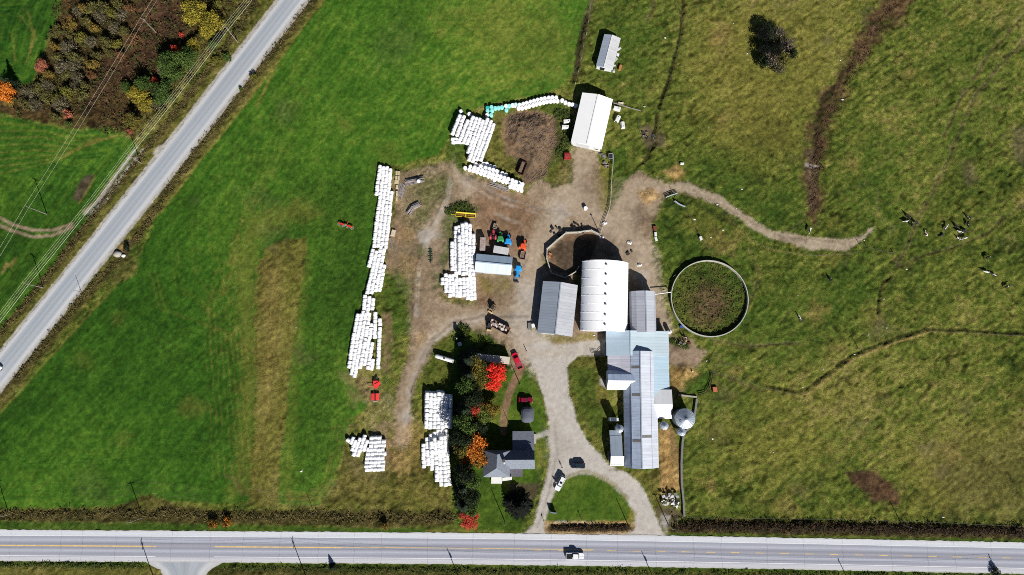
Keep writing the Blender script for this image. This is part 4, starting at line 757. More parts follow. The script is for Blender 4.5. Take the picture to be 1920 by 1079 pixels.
# milk house
m, a, hx, hl = frame([(1144.3, 817), (1166, 817), (1169.5, 874.8), (1144.2, 874.2)], 2.9, 2.9, 'NS')
t = thing('milk_house', 'small lean building with grey north roof and bright white south slope on the barn corner', 'outbuilding', (m.x, m.y, 0), a)
yq = Vector((W(1156, 855.8, 3.9)[0] - m.x, W(1156, 855.8, 3.9)[1] - m.y)).y
mb = MB(); 
def cross2(t, nm, pts, xa, xb_, mtl):
    mb = MB(); n = len(pts); vs = [(x, y, z) for x in (xa, xb_) for y, z in pts] + [(x, y, z - .12) for x in (xa, xb_) for y, z in pts]; fs = []
    for k in range(n - 1): fs += [(k + 1, k, n + k, n + k + 1), (2 * n + k, 2 * n + k + 1, 3 * n + k + 1, 3 * n + k), (k, k + 1, 2 * n + k + 1, 2 * n + k), (n + k + 1, n + k, 3 * n + k, 3 * n + k + 1)]
    fs += [(n, 0, 2 * n, 3 * n), (n - 1, 2 * n - 1, 4 * n - 1, 3 * n - 1)]; mb.add(vs, fs); return mb.build(nm, mtl, t)
cross2(t, 'roof', [(-hl, 2.2), (yq, 3.9)], -hx, hx + .2, mat('white_painted_roof', None)); cross2(t, 'roof', [(yq, 3.9), (hl, 3.2)], -hx, hx - .2, roofmat('slate_blue_roof', C(150, 164, 180), 0, .9, .5, .2, .04)); cross2(t, 'roof', [(hl + .05, 3.1), (hl + 1.6, 2.9)], -hx - .1, hx - .6, roofmat('slate_blue_roof', None))
MB().box((0, 0.6, 1.3), (hx * 2 - .6, hl * 2 + .8, 2.7), top=.99).build('wall', white_w, t)
MB().box((-hx - .25, -1.8, .9), (.5, 3, 1.8)).build('porch', grey_w, t); opening(t, 'door', 'L', 1.5, 1.05, .95, 2.0, hx, hl, dark_door, trimw); opening(t, 'window', 'S', 0, 1.3, 1.2, .9, hx, hl, glass, trimw)
# feed hoist tower
m, a, hx, hl = frame([(1144.3, 784), (1160, 784), (1159.6, 790), (1143.8, 790)], 4.4, 4.4, 'EW')
t = thing('feed_tower', 'narrow white boxed tower with slate lid beside the west wall of the dairy barn', 'tower', (m.x, m.y, 0), a)
MB().box((0, 0, 2.2), (hx * 2, hl * 2, 4.4), ch=.04).build('body', white_w, t); MB().box((0, -.25, 4.47), (hx * 2 + .1, hl * 1.45, .12), tilt=('X', .1)).build('lid', mat('slate_lid', C(70, 84, 100), .6), t); panel(t, 'door', dark_door, hx + .01, 0, 1.0, .04, 1.2, 2.0)
# house
m = Vector(W(953, 858, 5)); t = thing('farmhouse', 'dark shingled farmhouse with white front porch between the maples and the driveway', 'house', (m.x, m.y, 0), 0)
hxy = lambda px, py, z: (W(px, py, z)[0] - m.x, W(px, py, z)[1] - m.y)
wallh = mat('white_clapboard', C(222, 222, 216), .7, .1, 1.5)
def hip(px4, ze, rp, zr, mats, nm='roof', th=.14):
    """px4 NW,NE,SE,SW at eave; rp two ridge points (px) at height zr"""
    c = [(*hxy(p[0], p[1], ze), ze) for p in px4]; r = [(*hxy(p[0], p[1], zr), zr) for p in rp]
    sides = [([c[0], c[1], r[1], r[0]] if False else [c[0], c[3], r[0]]), None]
    return c, r
def faces_roof(nm, vs, fs, mtl, th=.14):
    n = len(vs); mb = MB(); allf = [tuple(f) for f in fs] + [tuple(n + i for i in f[::-1]) for f in fs]
    mb.add(vs + [(x, y, z - th) for x, y, z in vs], allf)
    eg = {}
    for f in fs:
        for i in range(len(f)):
            e = (f[i], f[(i + 1) % len(f)]); eg[e] = 1
    for (p, q) in list(eg):
        if (q, p) not in eg: mb.f.append([q, p, n + p, n + q]); mb.m.append(0); mb.t.append(.5)
    return mb.build(nm, mtl, t)
# west block: ridge north-south with a hipped south end
ze, zr = 5.3, 8.3
NWc, NEc, SEc, SWc = [(*hxy(*p, ze), ze) for p in ((907, 845), (957.5, 845), (956, 895.5), (905.5, 895))]
RN, RS = (*hxy(938, 850, zr), zr), (*hxy(931, 878.5, zr), zr)
RN = (RS[0] + .2, NWc[1] - 1.0, zr)
faces_roof('roof', [NWc, SWc, RS, RN], [(0, 1, 2, 3)], R_shingle_shade); faces_roof('roof', [SWc, SEc, RS], [(0, 1, 2)], R_shingle_lit); faces_roof('roof', [SEc, NEc, RN, RS], [(0, 1, 2, 3)], R_shingle_lit); faces_roof('roof', [NEc, NWc, RN], [(0, 1, 2)], R_shingle_shade)
MB().prism([(NWc[0] + .4, NWc[1] - .4), (SWc[0] + .4, SWc[1] + .4), (SEc[0] - .4, SEc[1] + .4), (NEc[0] - .4, NEc[1] - .4)], -.1, ze - .05).build('wall', wallh, t)
# east block: ridge east-west
e0 = [(*hxy(*p, z), z) for p, z in (((950, 845), 5.0), ((1002, 845), 5.0), ((1003, 880), 5.0), ((950, 880), 5.0))]
zr2 = 7.4; q0 = (hxy(950, 863, zr2)[0], hxy(950, 863, zr2)[1], zr2); q1 = (hxy(1002.5, 862.6, zr2)[0], hxy(1002.5, 862.6, zr2)[1], zr2); q0 = (q0[0] - 1.5, q0[1], zr2)
faces_roof('roof', [e0[3], e0[2], q1, q0], [(0, 1, 2, 3)], R_shingle_lit); faces_roof('roof', [e0[1], e0[0], q0, q1], [(0, 1, 2, 3)], R_shingle_shade)
mb = MB(); ya, yb, xa, xb2 = e0[3][1] + .35, e0[0][1] - .35, e0[0][0], e0[1][0] - .35
pts = [(ya, -.1), (yb, -.1), (yb, 4.95), (q0[1], 7.1), (ya, 4.95)]; mb.add([(x, y, z) for x in (xa, xb2) for y, z in pts], [tuple(range(5))[::-1], tuple(range(5, 10))] + [(i, (i + 1) % 5, 5 + (i + 1) % 5, 5 + i) for i in range(5)]); mb.build('wall', wallh, t)
# low north addition
n0 = [(*hxy(*p, z), z) for p, z in (((961, 809), 2.6), ((1001, 808.5), 2.6), ((1002, 846), 3.6), ((961, 846), 3.6))]
faces_roof('roof', [n0[3], n0[2], n0[1], n0[0]], [(0, 1, 2, 3)], mat('slate_grey_shingles', C(116, 122, 136), .9, .2, 1.6, bump=.2)); MB().prism([(n0[0][0] + .3, n0[0][1] - .3), (n0[3][0] + .3, n0[3][1]), (n0[2][0] - .3, n0[2][1]), (n0[1][0] - .3, n0[1][1] - .3)], -.1, 2.55).build('wall', wallh, t)
# porches
p0 = [hxy(*p, 2.7) for p in ((956, 880), (980, 880), (979.5, 894), (956.5, 894))]; MB().prism(p0[::-1], 2.6, 2.75).build('porch_roof', R_porch, t)
for q in p0[1:3]: MB().cyl((q[0] - .15, q[1], -.1), (q[0] - .15, q[1], 2.6), .08).build('porch_post', trimw, t)
p1 = [hxy(*p, 2.9) for p in ((921, 896), (941.5, 896), (941, 907.3), (921, 907.3))]; MB().prism(p1[::-1], 2.75, 2.95).build('porch_roof', trimw, t); MB().prism([(x * .995, y) for x, y in p1[::-1]], -.1, 1.0).build('porch_rail', trimw, t)
p2 = [hxy(*p, 3.4) for p in ((941.8, 896.5), (960, 894.2), (960, 900.2), (941.8, 902.6))]; MB().prism(p2[::-1], 3.2, 3.4).build('porch_roof', trimw, t)
cx, cy = hxy(944.5, 864, 9); MB().box((cx, cy, 8.0), (.8, .8, 2.6), ch=.03).build('chimney', mat('sooty_brick', C(90, 84, 82), .9, .2, 3), t); MB().box((cx + .2, cy - .9, 7.9), (.5, .5, .6)).build('roof_vent', trimw, t)
for xx_, yy_, z_ in [(-4, SWc[1] + .38, 1.6), (-1.5, SWc[1] + .38, 4.1), (-5.2, SWc[1] + .38, 4.1), (5, ya - .02, 1.6), (5, ya - .02, 4.0), (7.2, ya - .02, 4.0)]:
    w_ = MB().box((xx_, yy_, z_), (.95, .08, 1.3)).build('window', glass, t); MB().box((xx_, yy_, z_ - .72), (1.2, .16, .1)).box((xx_, yy_, z_ + .72), (1.2, .12, .12)).box((xx_ - .53, yy_, z_), (.1, .12, 1.4)).box((xx_ + .53, yy_, z_), (.1, .12, 1.4)).build('frame', trimw, w_)
for zz_ in (1.6, 4.0):
    w_ = MB().box((xb2 + .02, (ya + yb) / 2, zz_), (.08, 1.0, 1.3)).build('window', glass, t); MB().box((xb2 + .04, (ya + yb) / 2, zz_ - .72), (.14, 1.2, .1)).build('frame', trimw, w_)
MB().box((xb2 + .5, e0[1][1] + 3.2, .2), (1.2, 3.0, .5), ch=.04).build('step', conc, t)
# summer house with a domed grey roof
gx_, gy_ = W(989, 778, 2.8); t = thing('summer_house', 'small dark grey round roofed summer house beside the maroon car', 'summer house', (gx_, gy_, 0), 0)
def sq(rx, ry, n=20, p=.6): return [(rx * math.copysign(abs(math.cos(2 * math.pi * i / n)) ** p, math.cos(2 * math.pi * i / n)), ry * math.copysign(abs(math.sin(2 * math.pi * i / n)) ** p, math.sin(2 * math.pi * i / n))) for i in range(n)]
MB().loft([[(x, y, z) for x, y in sq(rx, ry)] for rx, ry, z in ((2.05, 2.5, 2.3), (2.05, 2.5, 2.42), (1.5, 1.85, 3.0), (.75, 1.0, 3.35), (.12, .3, 3.45))]).build('roof', mat('charcoal_canvas', C(92, 98, 110), .85, .15, 1), t, smooth=False)
MB().loft([[(x, y, z) for x, y in sq(1.8, 2.2)] for z in (-.1, 2.28)]).build('wall', mat('grey_screen_wall', C(150, 148, 140), .8), t); MB().box((0, -2.2, 1.0), (.9, .08, 1.9)).build('door', trimw, t)
# site trailer in the trees
m, a, hx, hl = frame([(881, 661.5), (956, 670.3), (954.3, 683.2), (880, 675)], 3.0, 3.0, 'EW')
t = thing('site_trailer', 'long pale roofed trailer half hidden under the trees by the red maple', 'trailer', (m.x, m.y, 0), a)
MB().box((0, 0, 1.75), (hx * 2, hl * 2, 2.4), ch=.06).build('body', mat('cream_trailer_side', C(200, 194, 180), .6), t); MB().box((0, 0, 3.0), (hx * 2 + .1, hl * 2 + .1, .12), ch=.03).build('roof', mat('pale_trailer_roof', C(206, 198, 184), .7, .1, .8), t)
for k in (-2, 0, 2): MB().box((hx + .01, k * 1.5, 1.9), (.04, .9, .8)).build('window', glass, t)
for k in (-1, 1):
    for q in (-1, 1): MB().cyl((q * hx - q * .3, k * .6 - 1, .45), (q * hx, k * .6 - 1, .45), .45, n=14).build('wheel', mat('tyre_rubber', (.015, .015, .016), .85), t)
# flat roofed store next to the tractor shed and the two boxes
m, a, hx, hl = frame([(926.8, 460.5), (954.2, 466), (953, 477.8), (924.6, 473.8)], 2.7, 2.7, 'EW')
t = thing('storage_box', 'whitish flat roofed box body standing north of the tractor shed', 'storage container', (m.x, m.y, 0), a)
MB().box((0, 0, 1.45), (hx * 2, hl * 2, 2.5), ch=.05).build('body', mat('off_white_panels', C(196, 194, 190), .6), t); MB().box((0, 0, 2.74), (hx * 2 + .06, hl * 2 + .06, .08)).build('roof', roofmat('off_white_roof', C(204, 204, 204), 1, 1.2, .6, .14), t); MB().box((0, hl + .02, 1.4), (hx * 1.7, .05, 2.2)).build('door', mat('grey_panel_door', C(150, 150, 150), .6), t); MB().box((0, 0, .1), (hx * 1.7, hl * 1.8, .3)).build('skid', grey_w, t)
m, a, hx, hl = frame([(901, 445.6), (910.2, 445.8), (909.9, 469.8), (899, 469.5)], 2.6, 2.6, 'NS')
t = thing('silage_wagon', 'narrow silage wagon with rust streaked grey top west of the parked tractors', 'wagon', (m.x, m.y, 0), a)
MB().box((0, 0, 1.7), (hx * 2, hl * 2, 1.7), ch=.05).build('box_body', mat('weathered_grey_paint', C(150, 140, 136), .8, .3, 1.2, col2=C(120, 92, 84)), t); MB().box((0, 0, 2.58), (hx * 2 + .06, hl * 2 + .06, .07)).build('top_sheet', mat('rust_streaked_top', C(172, 164, 160), .8, .3, .9, col2=C(138, 108, 98)), t)
for sx in (-1, 1):
    for sy in (-.6, .6): MB().cyl((sx * hx * .55, sy * hl, .45), (sx * hx * .9, sy * hl, .45), .45, n=14).build('wheel', mat('tyre_rubber', None), t)
MB().box((0, 0, .75), (hx * 1.2, hl * 2 + 1.2, .2)).build('chassis', mat('dark_steel', C(60, 56, 54), .7), t)
# grain bins
def bin_(px, py, r, h, hc, label, nm='grain_bin', ribs=24, legs=0):
    x, y = W(px, py, h); t = thing(nm, label, 'grain bin', (x, y, 0), rng.uniform(0, 6))
    z0 = 0 if not legs else 1.6
    mb = MB().loft([[(rr * math.cos(2 * math.pi * i / 32), rr * math.sin(2 * math.pi * i / 32), z) for i in range(32)] for z, rr in [(z0 + (h - z0) * k / 8, r * (1 if k % 2 else .985)) for k in range(9)]]); mb.build('wall', galv, t, smooth=True)
    n = ribs; vs = [(0, 0, h + hc)]; fs = []
    vs += [(r * 1.05 * math.cos(math.pi * i / n), r * 1.05 * math.sin(math.pi * i / n), h - .05 + (.0 if i % 2 else .06)) for i in range(2 * n)]
    fs = [(0, 1 + i, 1 + (i + 1) % (2 * n)) for i in range(2 * n)] + [tuple(range(2 * n, 0, -1))]
    mb = MB(); mb.add(vs, fs); rf = mb.build('roof', galv, t)
    for i in range(n):
        an = 2 * math.pi * (i + .5) / n; MB().cyl((r * 1.03 * math.cos(an), r * 1.03 * math.sin(an), h + .06), (.25 * math.cos(an), .25 * math.sin(an), h + hc * .92 + .04), .022, n=5).build('roof_rib', galv, rf)
    MB().cyl((0, 0, h + hc - .12), (0, 0, h + hc + .12), .32 * min(1, r / 2) + .08, .2, n=14).build('cap', mat('steel_cap', C(150, 160, 172), .4, metal=.4), rf)
    if r > 2:
        mb = MB().box((r * .62, 0, h + hc * .42), (.7, .6, .14), tilt=('Y', math.atan2(hc, r))); mb.build('hatch', mat('steel_cap', None), rf)
        mb = MB()
        for s in (-.2, .2): mb.cyl((0 + r + .08, s, 0), (r + .08, s, h), .025, n=5)
        for k in range(int(h / .35)): mb.cyl((r + .08, -.2, .3 + k * .35), (r + .08, .2, .3 + k * .35), .018, n=5)
        mb.build('ladder', galv, t)
    if legs:
        MB().cyl((0, 0, z0 + .02), (0, 0, .7), r, .2, n=24).build('hopper', galv, t)
        for k in range(4): MB().cyl((r * .9 * math.cos(k * 1.571 + .4), r * .9 * math.sin(k * 1.571 + .4), -.1), (r * .95 * math.cos(k * 1.571 + .4), r * .95 * math.sin(k * 1.571 + .4), z0 + .4), .06, n=6).build('leg', galv, t)
    return t
bin_(1285, 785.5, 2.95, 5.4, 1.5, 'wide galvanised grain bin with radial roof ribs and hatch', ribs=22)
bin_(1246, 798.8, 1.2, 4.0, .8, 'slim galvanised feed bin between the dairy barn and the wide grain bin', 'feed_bin', 12, 4)
bin_(1278.5, 810.5, 1.2, 4.0, .8, 'slim galvanised feed bin at the south foot of the wide grain bin', 'feed_bin', 12, 4)
bin_(1161.7, 804.5, 1.2, 4.6, .8, 'slim galvanised feed bin on the west wall of the dairy barn', 'feed_bin', 12, 4)
x, y = W(1256, 621.8, 2.2); t = thing('water_tank', 'small white round tank at the northeast corner of the blue roofed barn', 'tank', (x, y, 0))
MB().loft([[(r * math.cos(2 * math.pi * i / 20), r * math.sin(2 * math.pi * i / 20), z) for i in range(20)] for r, z in ((.68, -.1), (.7, 1.9), (.6, 2.1), (.2, 2.25))]).build('body', trimw, t, smooth=True); MB().cyl((0, 0, 2.2), (0, 0, 2.36), .2, n=14).build('lid', mat('grey_vent', None), t)
# round slurry tank
cxy = Vector(W(1331, 559.5, 1.3)); rad = 72.0 / 1280 * (HC - 1.3) / ((20 * ST + FPX * CT) / FPX); t = thing('slurry_tank', 'round roofless concrete tank overgrown inside with weeds', 'tank', (cxy.x, cxy.y, 0))
MB().ring([(rad * math.cos(2 * math.pi * i / 64), rad * math.sin(2 * math.pi * i / 64)) for i in range(64)], .24, -.4, 1.3).build('wall', mat('pale_concrete_ring', C(196, 194, 182), .9, .2, .5), t)
for k in (0, 1): MB().ring([((rad + .16) * math.cos(2 * math.pi * i / 64), (rad + .16) * math.sin(2 * math.pi * i / 64)) for i in range(64)], .05, .35 + k * .5, .42 + k * .5).build('steel_band', galv, t)
bx = W(1228, 552, 2.2), W(1258, 548, 2.0); t = thing('slurry_pipe', 'white pipe running from the gambrel barn to the round tank', 'pipe', (0, 0, 0)); MB().cyl((*bx[0], 2.0), (*bx[1], 1.75), .14, n=10).build('pipe', trimw, t); MB().cyl((*bx[1], 1.75), (*bx[1], 1.2), .16, n=10).build('elbow', trimw, t)
# walled manure yard
YW = [(1125, 439.4), (1109, 431.7), (1097, 433), (1083.8, 435.2), (1061.8, 435.9), (1044, 450.5), (1025.9, 466.4), (1025.2, 485), (1029, 497.5), (1034.6, 512), (1059.7, 521), (1080, 509.5), (1085.2, 500)]
o = Vector(W(1060, 480)); t = thing('yard_wall', 'pale concrete wall enclosing the many sided muddy yard', 'wall', (o.x, o.y, 0))
MB().ring([Vector(W(*p, 1.5)) - o for p in YW], .26, -.3, 1.5, closed=False).build('wall', mat('pale_concrete_ring', None), t)
for p in YW: q = Vector(W(*p, 1.5)) - o; MB().box((q.x, q.y, .65), (.42, .42, 1.8)).build('pier', conc, t)
# concrete feed curb along the east paddock
FC = [(1283.5, 969), (1282, 940), (1278.5, 905), (1278, 870), (1280, 830), (1283, 812), (1296, 800), (1303, 778), (1307, 748)]
o = Vector(W(1280, 870)); t = thing('feed_curb', 'long grey concrete curb bending past the grain bins to the paddock corner', 'wall', (o.x, o.y, 0)); MB().ring([Vector(W(*p, .8)) - o for p in FC], .62, -.2, .8, closed=False).build('wall', concd, t)
o = Vector(W(1290, 744)); t = thing('feed_bunk', 'short whitish concrete trough north of the wide grain bin', 'trough', (o.x, o.y, 0)); MB().ring([Vector(W(*p, .6)) - o for p in ((1272, 741), (1307, 745))], .5, -.1, .6, closed=False).build('trough', conc, t)
# ---------------------------------------------------------------- wrapped bales
film = mat('white_bale_film', (.88, .885, .9), .35, .13, .9, spec=.45); film_t = mat('turquoise_bale_film', C(150, 236, 228), .35, .08, 1.3, spec=.4); film_td = mat('deep_turquoise_bale_film', C(60, 190, 190), .35, .12, 1.3, spec=.4)
def bale_mesh(seed, m, standing=False, nm='hay_bale'):
    r_ = random.Random(seed); mb = MB(); n = 18; rings = []
    for y, r in ((-.62, .45), (-.615, .58), (-.57, .65), (-.3, .67), (0, .675), (.3, .67), (.57, .65), (.615, .58), (.62, .45)):
        k = r_.uniform(-.012, .012); ph = r_.uniform(0, 6)
        rings.append([(r * (1 + .025 * math.sin(2 * a + ph) + k) * math.cos(a), y + .012 * math.sin(a + ph), r * (1 + .025 * math.sin(2 * a + ph) + k) * math.sin(a)) for a in [2 * math.pi * i / n for i in range(n)]])
    if standing: rings = [[(x, z, y) for x, y, z in q][::-1] for q in rings]
    return mb.loft(rings).mesh(nm, m, smooth=True)
LIE = [bale_mesh(s, film) for s in range(5)]; STD = [bale_mesh(s + 20, film, True) for s in range(4)]
bales = []           # (mesh, x, y, z, rz, scale, label, group)
def inpoly(x, y, P_):
    c = False; n = len(P_)
    for i in range(n):
        (x0, y0), (x1, y1) = P_[i], P_[(i + 1) % n]
        if (y0 > y) != (y1 > y) and x < (x1 - x0) * (y - y0) / (y1 - y0) + x0: c = not c
    return c
def stack(poly, top, ang, label, group, std=False, pu=1.2, pv=1.21, base=True, shift=(0, 0)):
    """rows of bales inside the outline of a heap; `top` layers high (upper layers rest in the row below)"""
    zc = .62 + 1.08 * (top - 1); Pw = [W(x, y, zc + .3) for x, y in poly]
    u = Vector((math.cos(ang), math.sin(ang))); v = Vector((-u.y, u.x))
    us = [Vector(p).dot(u) for p in Pw]; vs = [Vector(p).dot(v) for p in Pw]
    wander = [1, -1, .5]; nv = max(1, round((max(vs) - min(vs)) / pv)); k = 0; pvv = (max(vs) - min(vs)) / nv if nv > 1 else pv
    for j in range(nv):
        b_ = min(vs) + (j + .5) * pvv; a_ = min(us) + .6 + (rng.uniform(-.3, .3))
        while a_ < max(us) - .2:
            p = u * a_ + v * (b_ + wander[j % 3] * .10 * math.sin(a_ * .23 + j) + rng.uniform(-.08, .08))
            if inpoly(p.x, p.y, Pw):
                ms = STD if std else LIE; rot = rng.uniform(0, 6) if std else ang - math.pi / 2 + rng.uniform(-.07, .07)
                bales.append((rng.choice(ms), p.x, p.y, zc + rng.choice([0, 0, 0, .08, -.05, .16]) + rng.uniform(-.04, .05), rot, rng.uniform(.96, 1.03), label, group, True))
                if top > 1 and base:
                    for l in range(top - 1): bales.append((rng.choice(ms), p.x + .3 * u.x * (l + 1) - .2, p.y + .3 * u.y + .25, .62 + 1.08 * l, rot, 1.0, label, group, False))
            a_ += pu + rng.choice([0, 0, 0, 0, .12, .3]) * rng.random() + rng.uniform(-.02, .05)
def one(px, py, z, label, group, std=True, m=None, rz=0.0):
    x, y = W(px, py, z + .3); bales.append((m or rng.choice(STD if std else LIE), x, y, z, rz, 1.0, label, group, True))
NS_ = R(84)
g, l = 'bales in the long western heap', 'white wrapped hay bale in the long heap between the green field and the yard'
stack([(704, 350), (709, 311), (728, 315), (735, 322), (734, 390), (730, 431), (703, 428), (706, 400), (706, 375)], 1, NS_ + .02, l, g)
stack([(702, 431), (727, 433), (729, 440), (722, 466), (697, 464)], 1, NS_, l, g)
stack([(696, 466), (722, 468), (721, 495), (715, 541), (705, 550), (682, 550), (686, 540), (692, 495)], 1, R(80), l, g)
stack([(681, 551), (694, 553), (701, 560), (701, 582), (692, 590), (678, 590)], 1, R(86), l, g)
for p in ((711, 335), (713, 352), (714, 372)): pass
g, l = 'bales at the broad south end of the western heap', 'white wrapped hay bale in the broad wedge shaped heap north of the red mower'
stack([(678, 590), (693, 588), (696, 610), (698, 640), (700, 690), (690, 694), (688, 687), (670, 689), (669, 705), (655, 705), (653, 690), (655, 660), (660, 632), (669, 590)], 1, R(82), l, g)
stack([(701, 584), (712, 588), (714, 615), (714, 660), (711, 692), (703, 692), (703, 640), (699, 610)], 1, R(90), l, g)
g, l = 'bales in the heap west of the tractor shed', 'white wrapped hay bale in the tall heap against the tractor shed'
stack([(864, 420), (884, 420), (886, 434), (890, 437), (891, 516), (862, 514), (858, 460)], 2, R(91), l, g)
stack([(849, 424), (864, 424), (860, 460), (864, 515), (848, 512), (844, 456), (849, 455)], 1, R(91), l, g)
g, l = 'bales in the square heap southwest of the tractor shed', 'white wrapped hay bale in the low square heap southwest of the tractor shed'
stack([(834, 514), (866, 519), (892, 518), (893, 562), (865, 560), (838, 554), (834, 540), (826, 535), (826, 522)], 1, R(92), l, g)
g, l = 'bales in the heap beside the tree row', 'white wrapped hay bale in the rectangular heap shaded by the tree row'
stack([(797, 733), (828, 736), (831, 741), (847, 744), (848, 774), (845, 800), (814, 804), (795, 804)], 2, R(90), l, g)
g, l = 'bales in the pointed heap beside the orange maple', 'white wrapped hay bale in the pointed heap west of the orange maple'
stack([(820, 806), (836, 806), (840, 816), (842, 841), (844, 872), (845, 909), (827, 913), (818, 901), (808, 879), (794, 875), (790, 841), (792, 833), (800, 821), (814, 814)], 1, R(94), l, g)
stack([(806, 826), (836, 818), (839, 846), (806, 850)], 2, R(94), l, g, base=False)
g, l = 'bales in the two heaps on the southern grass', 'white wrapped hay bale in the ragged heap alone on the southwestern grass'
stack([(657, 824), (679, 818), (685, 824), (693, 826), (691, 847), (677, 848), (676, 853), (666, 856), (661, 850), (655, 848)], 1, R(70), l, g)
stack([(696, 818), (717, 818), (722, 833), (725, 842), (722, 878), (720, 884), (685, 884), (685, 864), (688, 848), (693, 841)], 1, R(2), l, g)
for p in ((653, 826), (683, 819), (718, 835)): one(*p, .62, l, g, False, rz=rng.uniform(0, 3))
g, l = 'bales in the slanting rows by the earth heap', 'white wrapped hay bale in the slanting rows west of the brown earth heap'
wa = heading((880, 262), (893, 226))
stack([(877, 222), (892, 220), (922, 224), (926, 234), (919, 254), (911.5, 281), (903, 306), (880, 303), (876, 268), (862, 266), (866, 245)], 2, wa, l, g)
stack([(858, 214), (868, 214), (872, 222), (860, 250), (848, 266), (846, 257), (851, 236)], 2, wa, l, g)
stack([(846, 266), (848, 258), (874, 262), (874, 270), (848, 268)], 1, R(0), l, g); one(864, 209, .62, l, g, False, rz=.3); one(880, 214, .62, l, g)
g, l = 'upright bales in the curved row below the earth heap', 'white wrapped hay bale standing upright in the thick curved row south of the earth heap'
stack([(871, 313), (905, 306), (915, 307), (935, 317), (950, 328), (975, 340), (986, 349), (980, 358), (968, 358), (955, 350), (940, 341), (925, 338), (895, 329), (871, 322)], 1, heading((885, 318), (975, 348)), l, g, True, 1.27, 1.24)
stack([(880, 316), (905, 310), (935, 322), (978, 346), (972, 352), (940, 334), (900, 324)], 2, heading((885, 318), (975, 348)), l, g, True, 1.3, 1.26, base=False)
for p in ((912.5, 307.5), (906.5, 309), (927, 337)): one(*p, .62, l, g)
g, l = 'upright bales in the arc to the machine shed', 'white wrapped hay bale standing in the long arc leading to the white machine shed'
arc = [(961, 197.5), (974, 197), (985, 194), (997, 190.5), (1010, 187), (1022, 184.5), (1035, 183), (1047, 183.5)]
def along(pts, step, off=0.0):
    ps = catmull([W(*p, .9) for p in pts], .1); out = []; s = 0; nxt = 0
    for i in range(1, len(ps)):
        d = ps[i] - ps[i - 1]; s += d.length
        if s >= nxt: nxt += step; dn = d.normalized(); out.append(ps[i] + Vector((dn.y, -dn.x)) * off)
    return out
for q in along(arc[1:], 1.27): bales.append((rng.choice(STD), q.x, q.y, .62, rng.uniform(0, 6), 1.0, l, g, True))
for q in along(arc[1:], 1.27, 1.2): bales.append((rng.choice(STD), q.x + .5, q.y, .62, rng.uniform(0, 6), 1.0, l, g, True))
for p in ((1054, 188.5), (1060, 192.5), (1067, 195), (1073.5, 196.3), (1079.5, 198.5)): one(*p, .62, l, g)
one(966, 197.5, .62, l, g); one(972, 203, .62, l, g)
TQ = [bale_mesh(60 + k, film_t, True) for k in range(3)]; TD = bale_mesh(70, film_td, True)
TURQ = [(914.2, 208, 1), (922.5, 208, 1), (920.8, 216, 1), (921.5, 201, 1), (928.6, 203, 1), (934.8, 202.5, 1), (941.2, 201.5, 1), (954.6, 198.8, 1), (967, 196.4, 0), (949.5, 206.5, 1), (914, 202.6, 2)]
for p in ((913.4, 216), (948.6, 199), (961, 197.5)): one(*p, .62, l, g)
placed = [b_ for b_ in bales if b_[8]]
placed.sort(key=lambda b_: b_[1] ** 2 + b_[2] ** 2 + (HC - b_[3]) ** 2)
NIND = 284
def put(b_):
    o = bpy.data.objects.new('hay_bale', b_[0]); COL.objects.link(o); o.location = (b_[1], b_[2], b_[3]); o.rotation_euler = (0, 0, b_[4]); o.scale = (b_[5],) * 3
    return tag(o, b_[6], 'hay bale', b_[7])
for b_ in placed[:NIND]: put(b_)
for px, py, c in TURQ:
    x, y = W(px, py, .95); o = bpy.data.objects.new('hay_bale', TD if c == 2 else TQ[(px > 930) + (px > 945)]); COL.objects.link(o); o.location = (x, y, .62); o.rotation_euler = (0, 0, px)
    tag(o, 'deep turquoise wrapped hay bale at the western tip of the arc' if c == 2 else 'pale turquoise wrapped hay bale near the western end of the arc', 'hay bale', None if c == 2 else 'pale turquoise bales')
x, y = W(1098, 390.5, .95); o = bpy.data.objects.new('hay_bale', STD[0]); COL.objects.link(o); o.location = (x, y, .62); tag(o, 'single white wrapped hay bale standing alone on the gravel north of the walled yard', 'hay bale')
rest = placed[NIND:] + [b_ for b_ in bales if not b_[8]]
vs = []; fs = []
for me, x, y, z, rz, s_, *_ in rest:
    o_ = len(vs); cr, sr = math.cos(rz), math.sin(rz)
    vs += [(x + s_ * (v.co.x * cr - v.co.y * sr), y + s_ * (v.co.x * sr + v.co.y * cr), z + s_ * v.co.z) for v in me.vertices]; fs += [[i + o_ for i in p.vertices] for p in me.polygons]
mb = MB(); mb.add(vs, fs); tag(mb.build('hay_bales', film, None, True), 'remaining white wrapped hay bales of the farther heaps', 'hay bales', kind='stuff')
print('BALES', len(placed), len(bales))
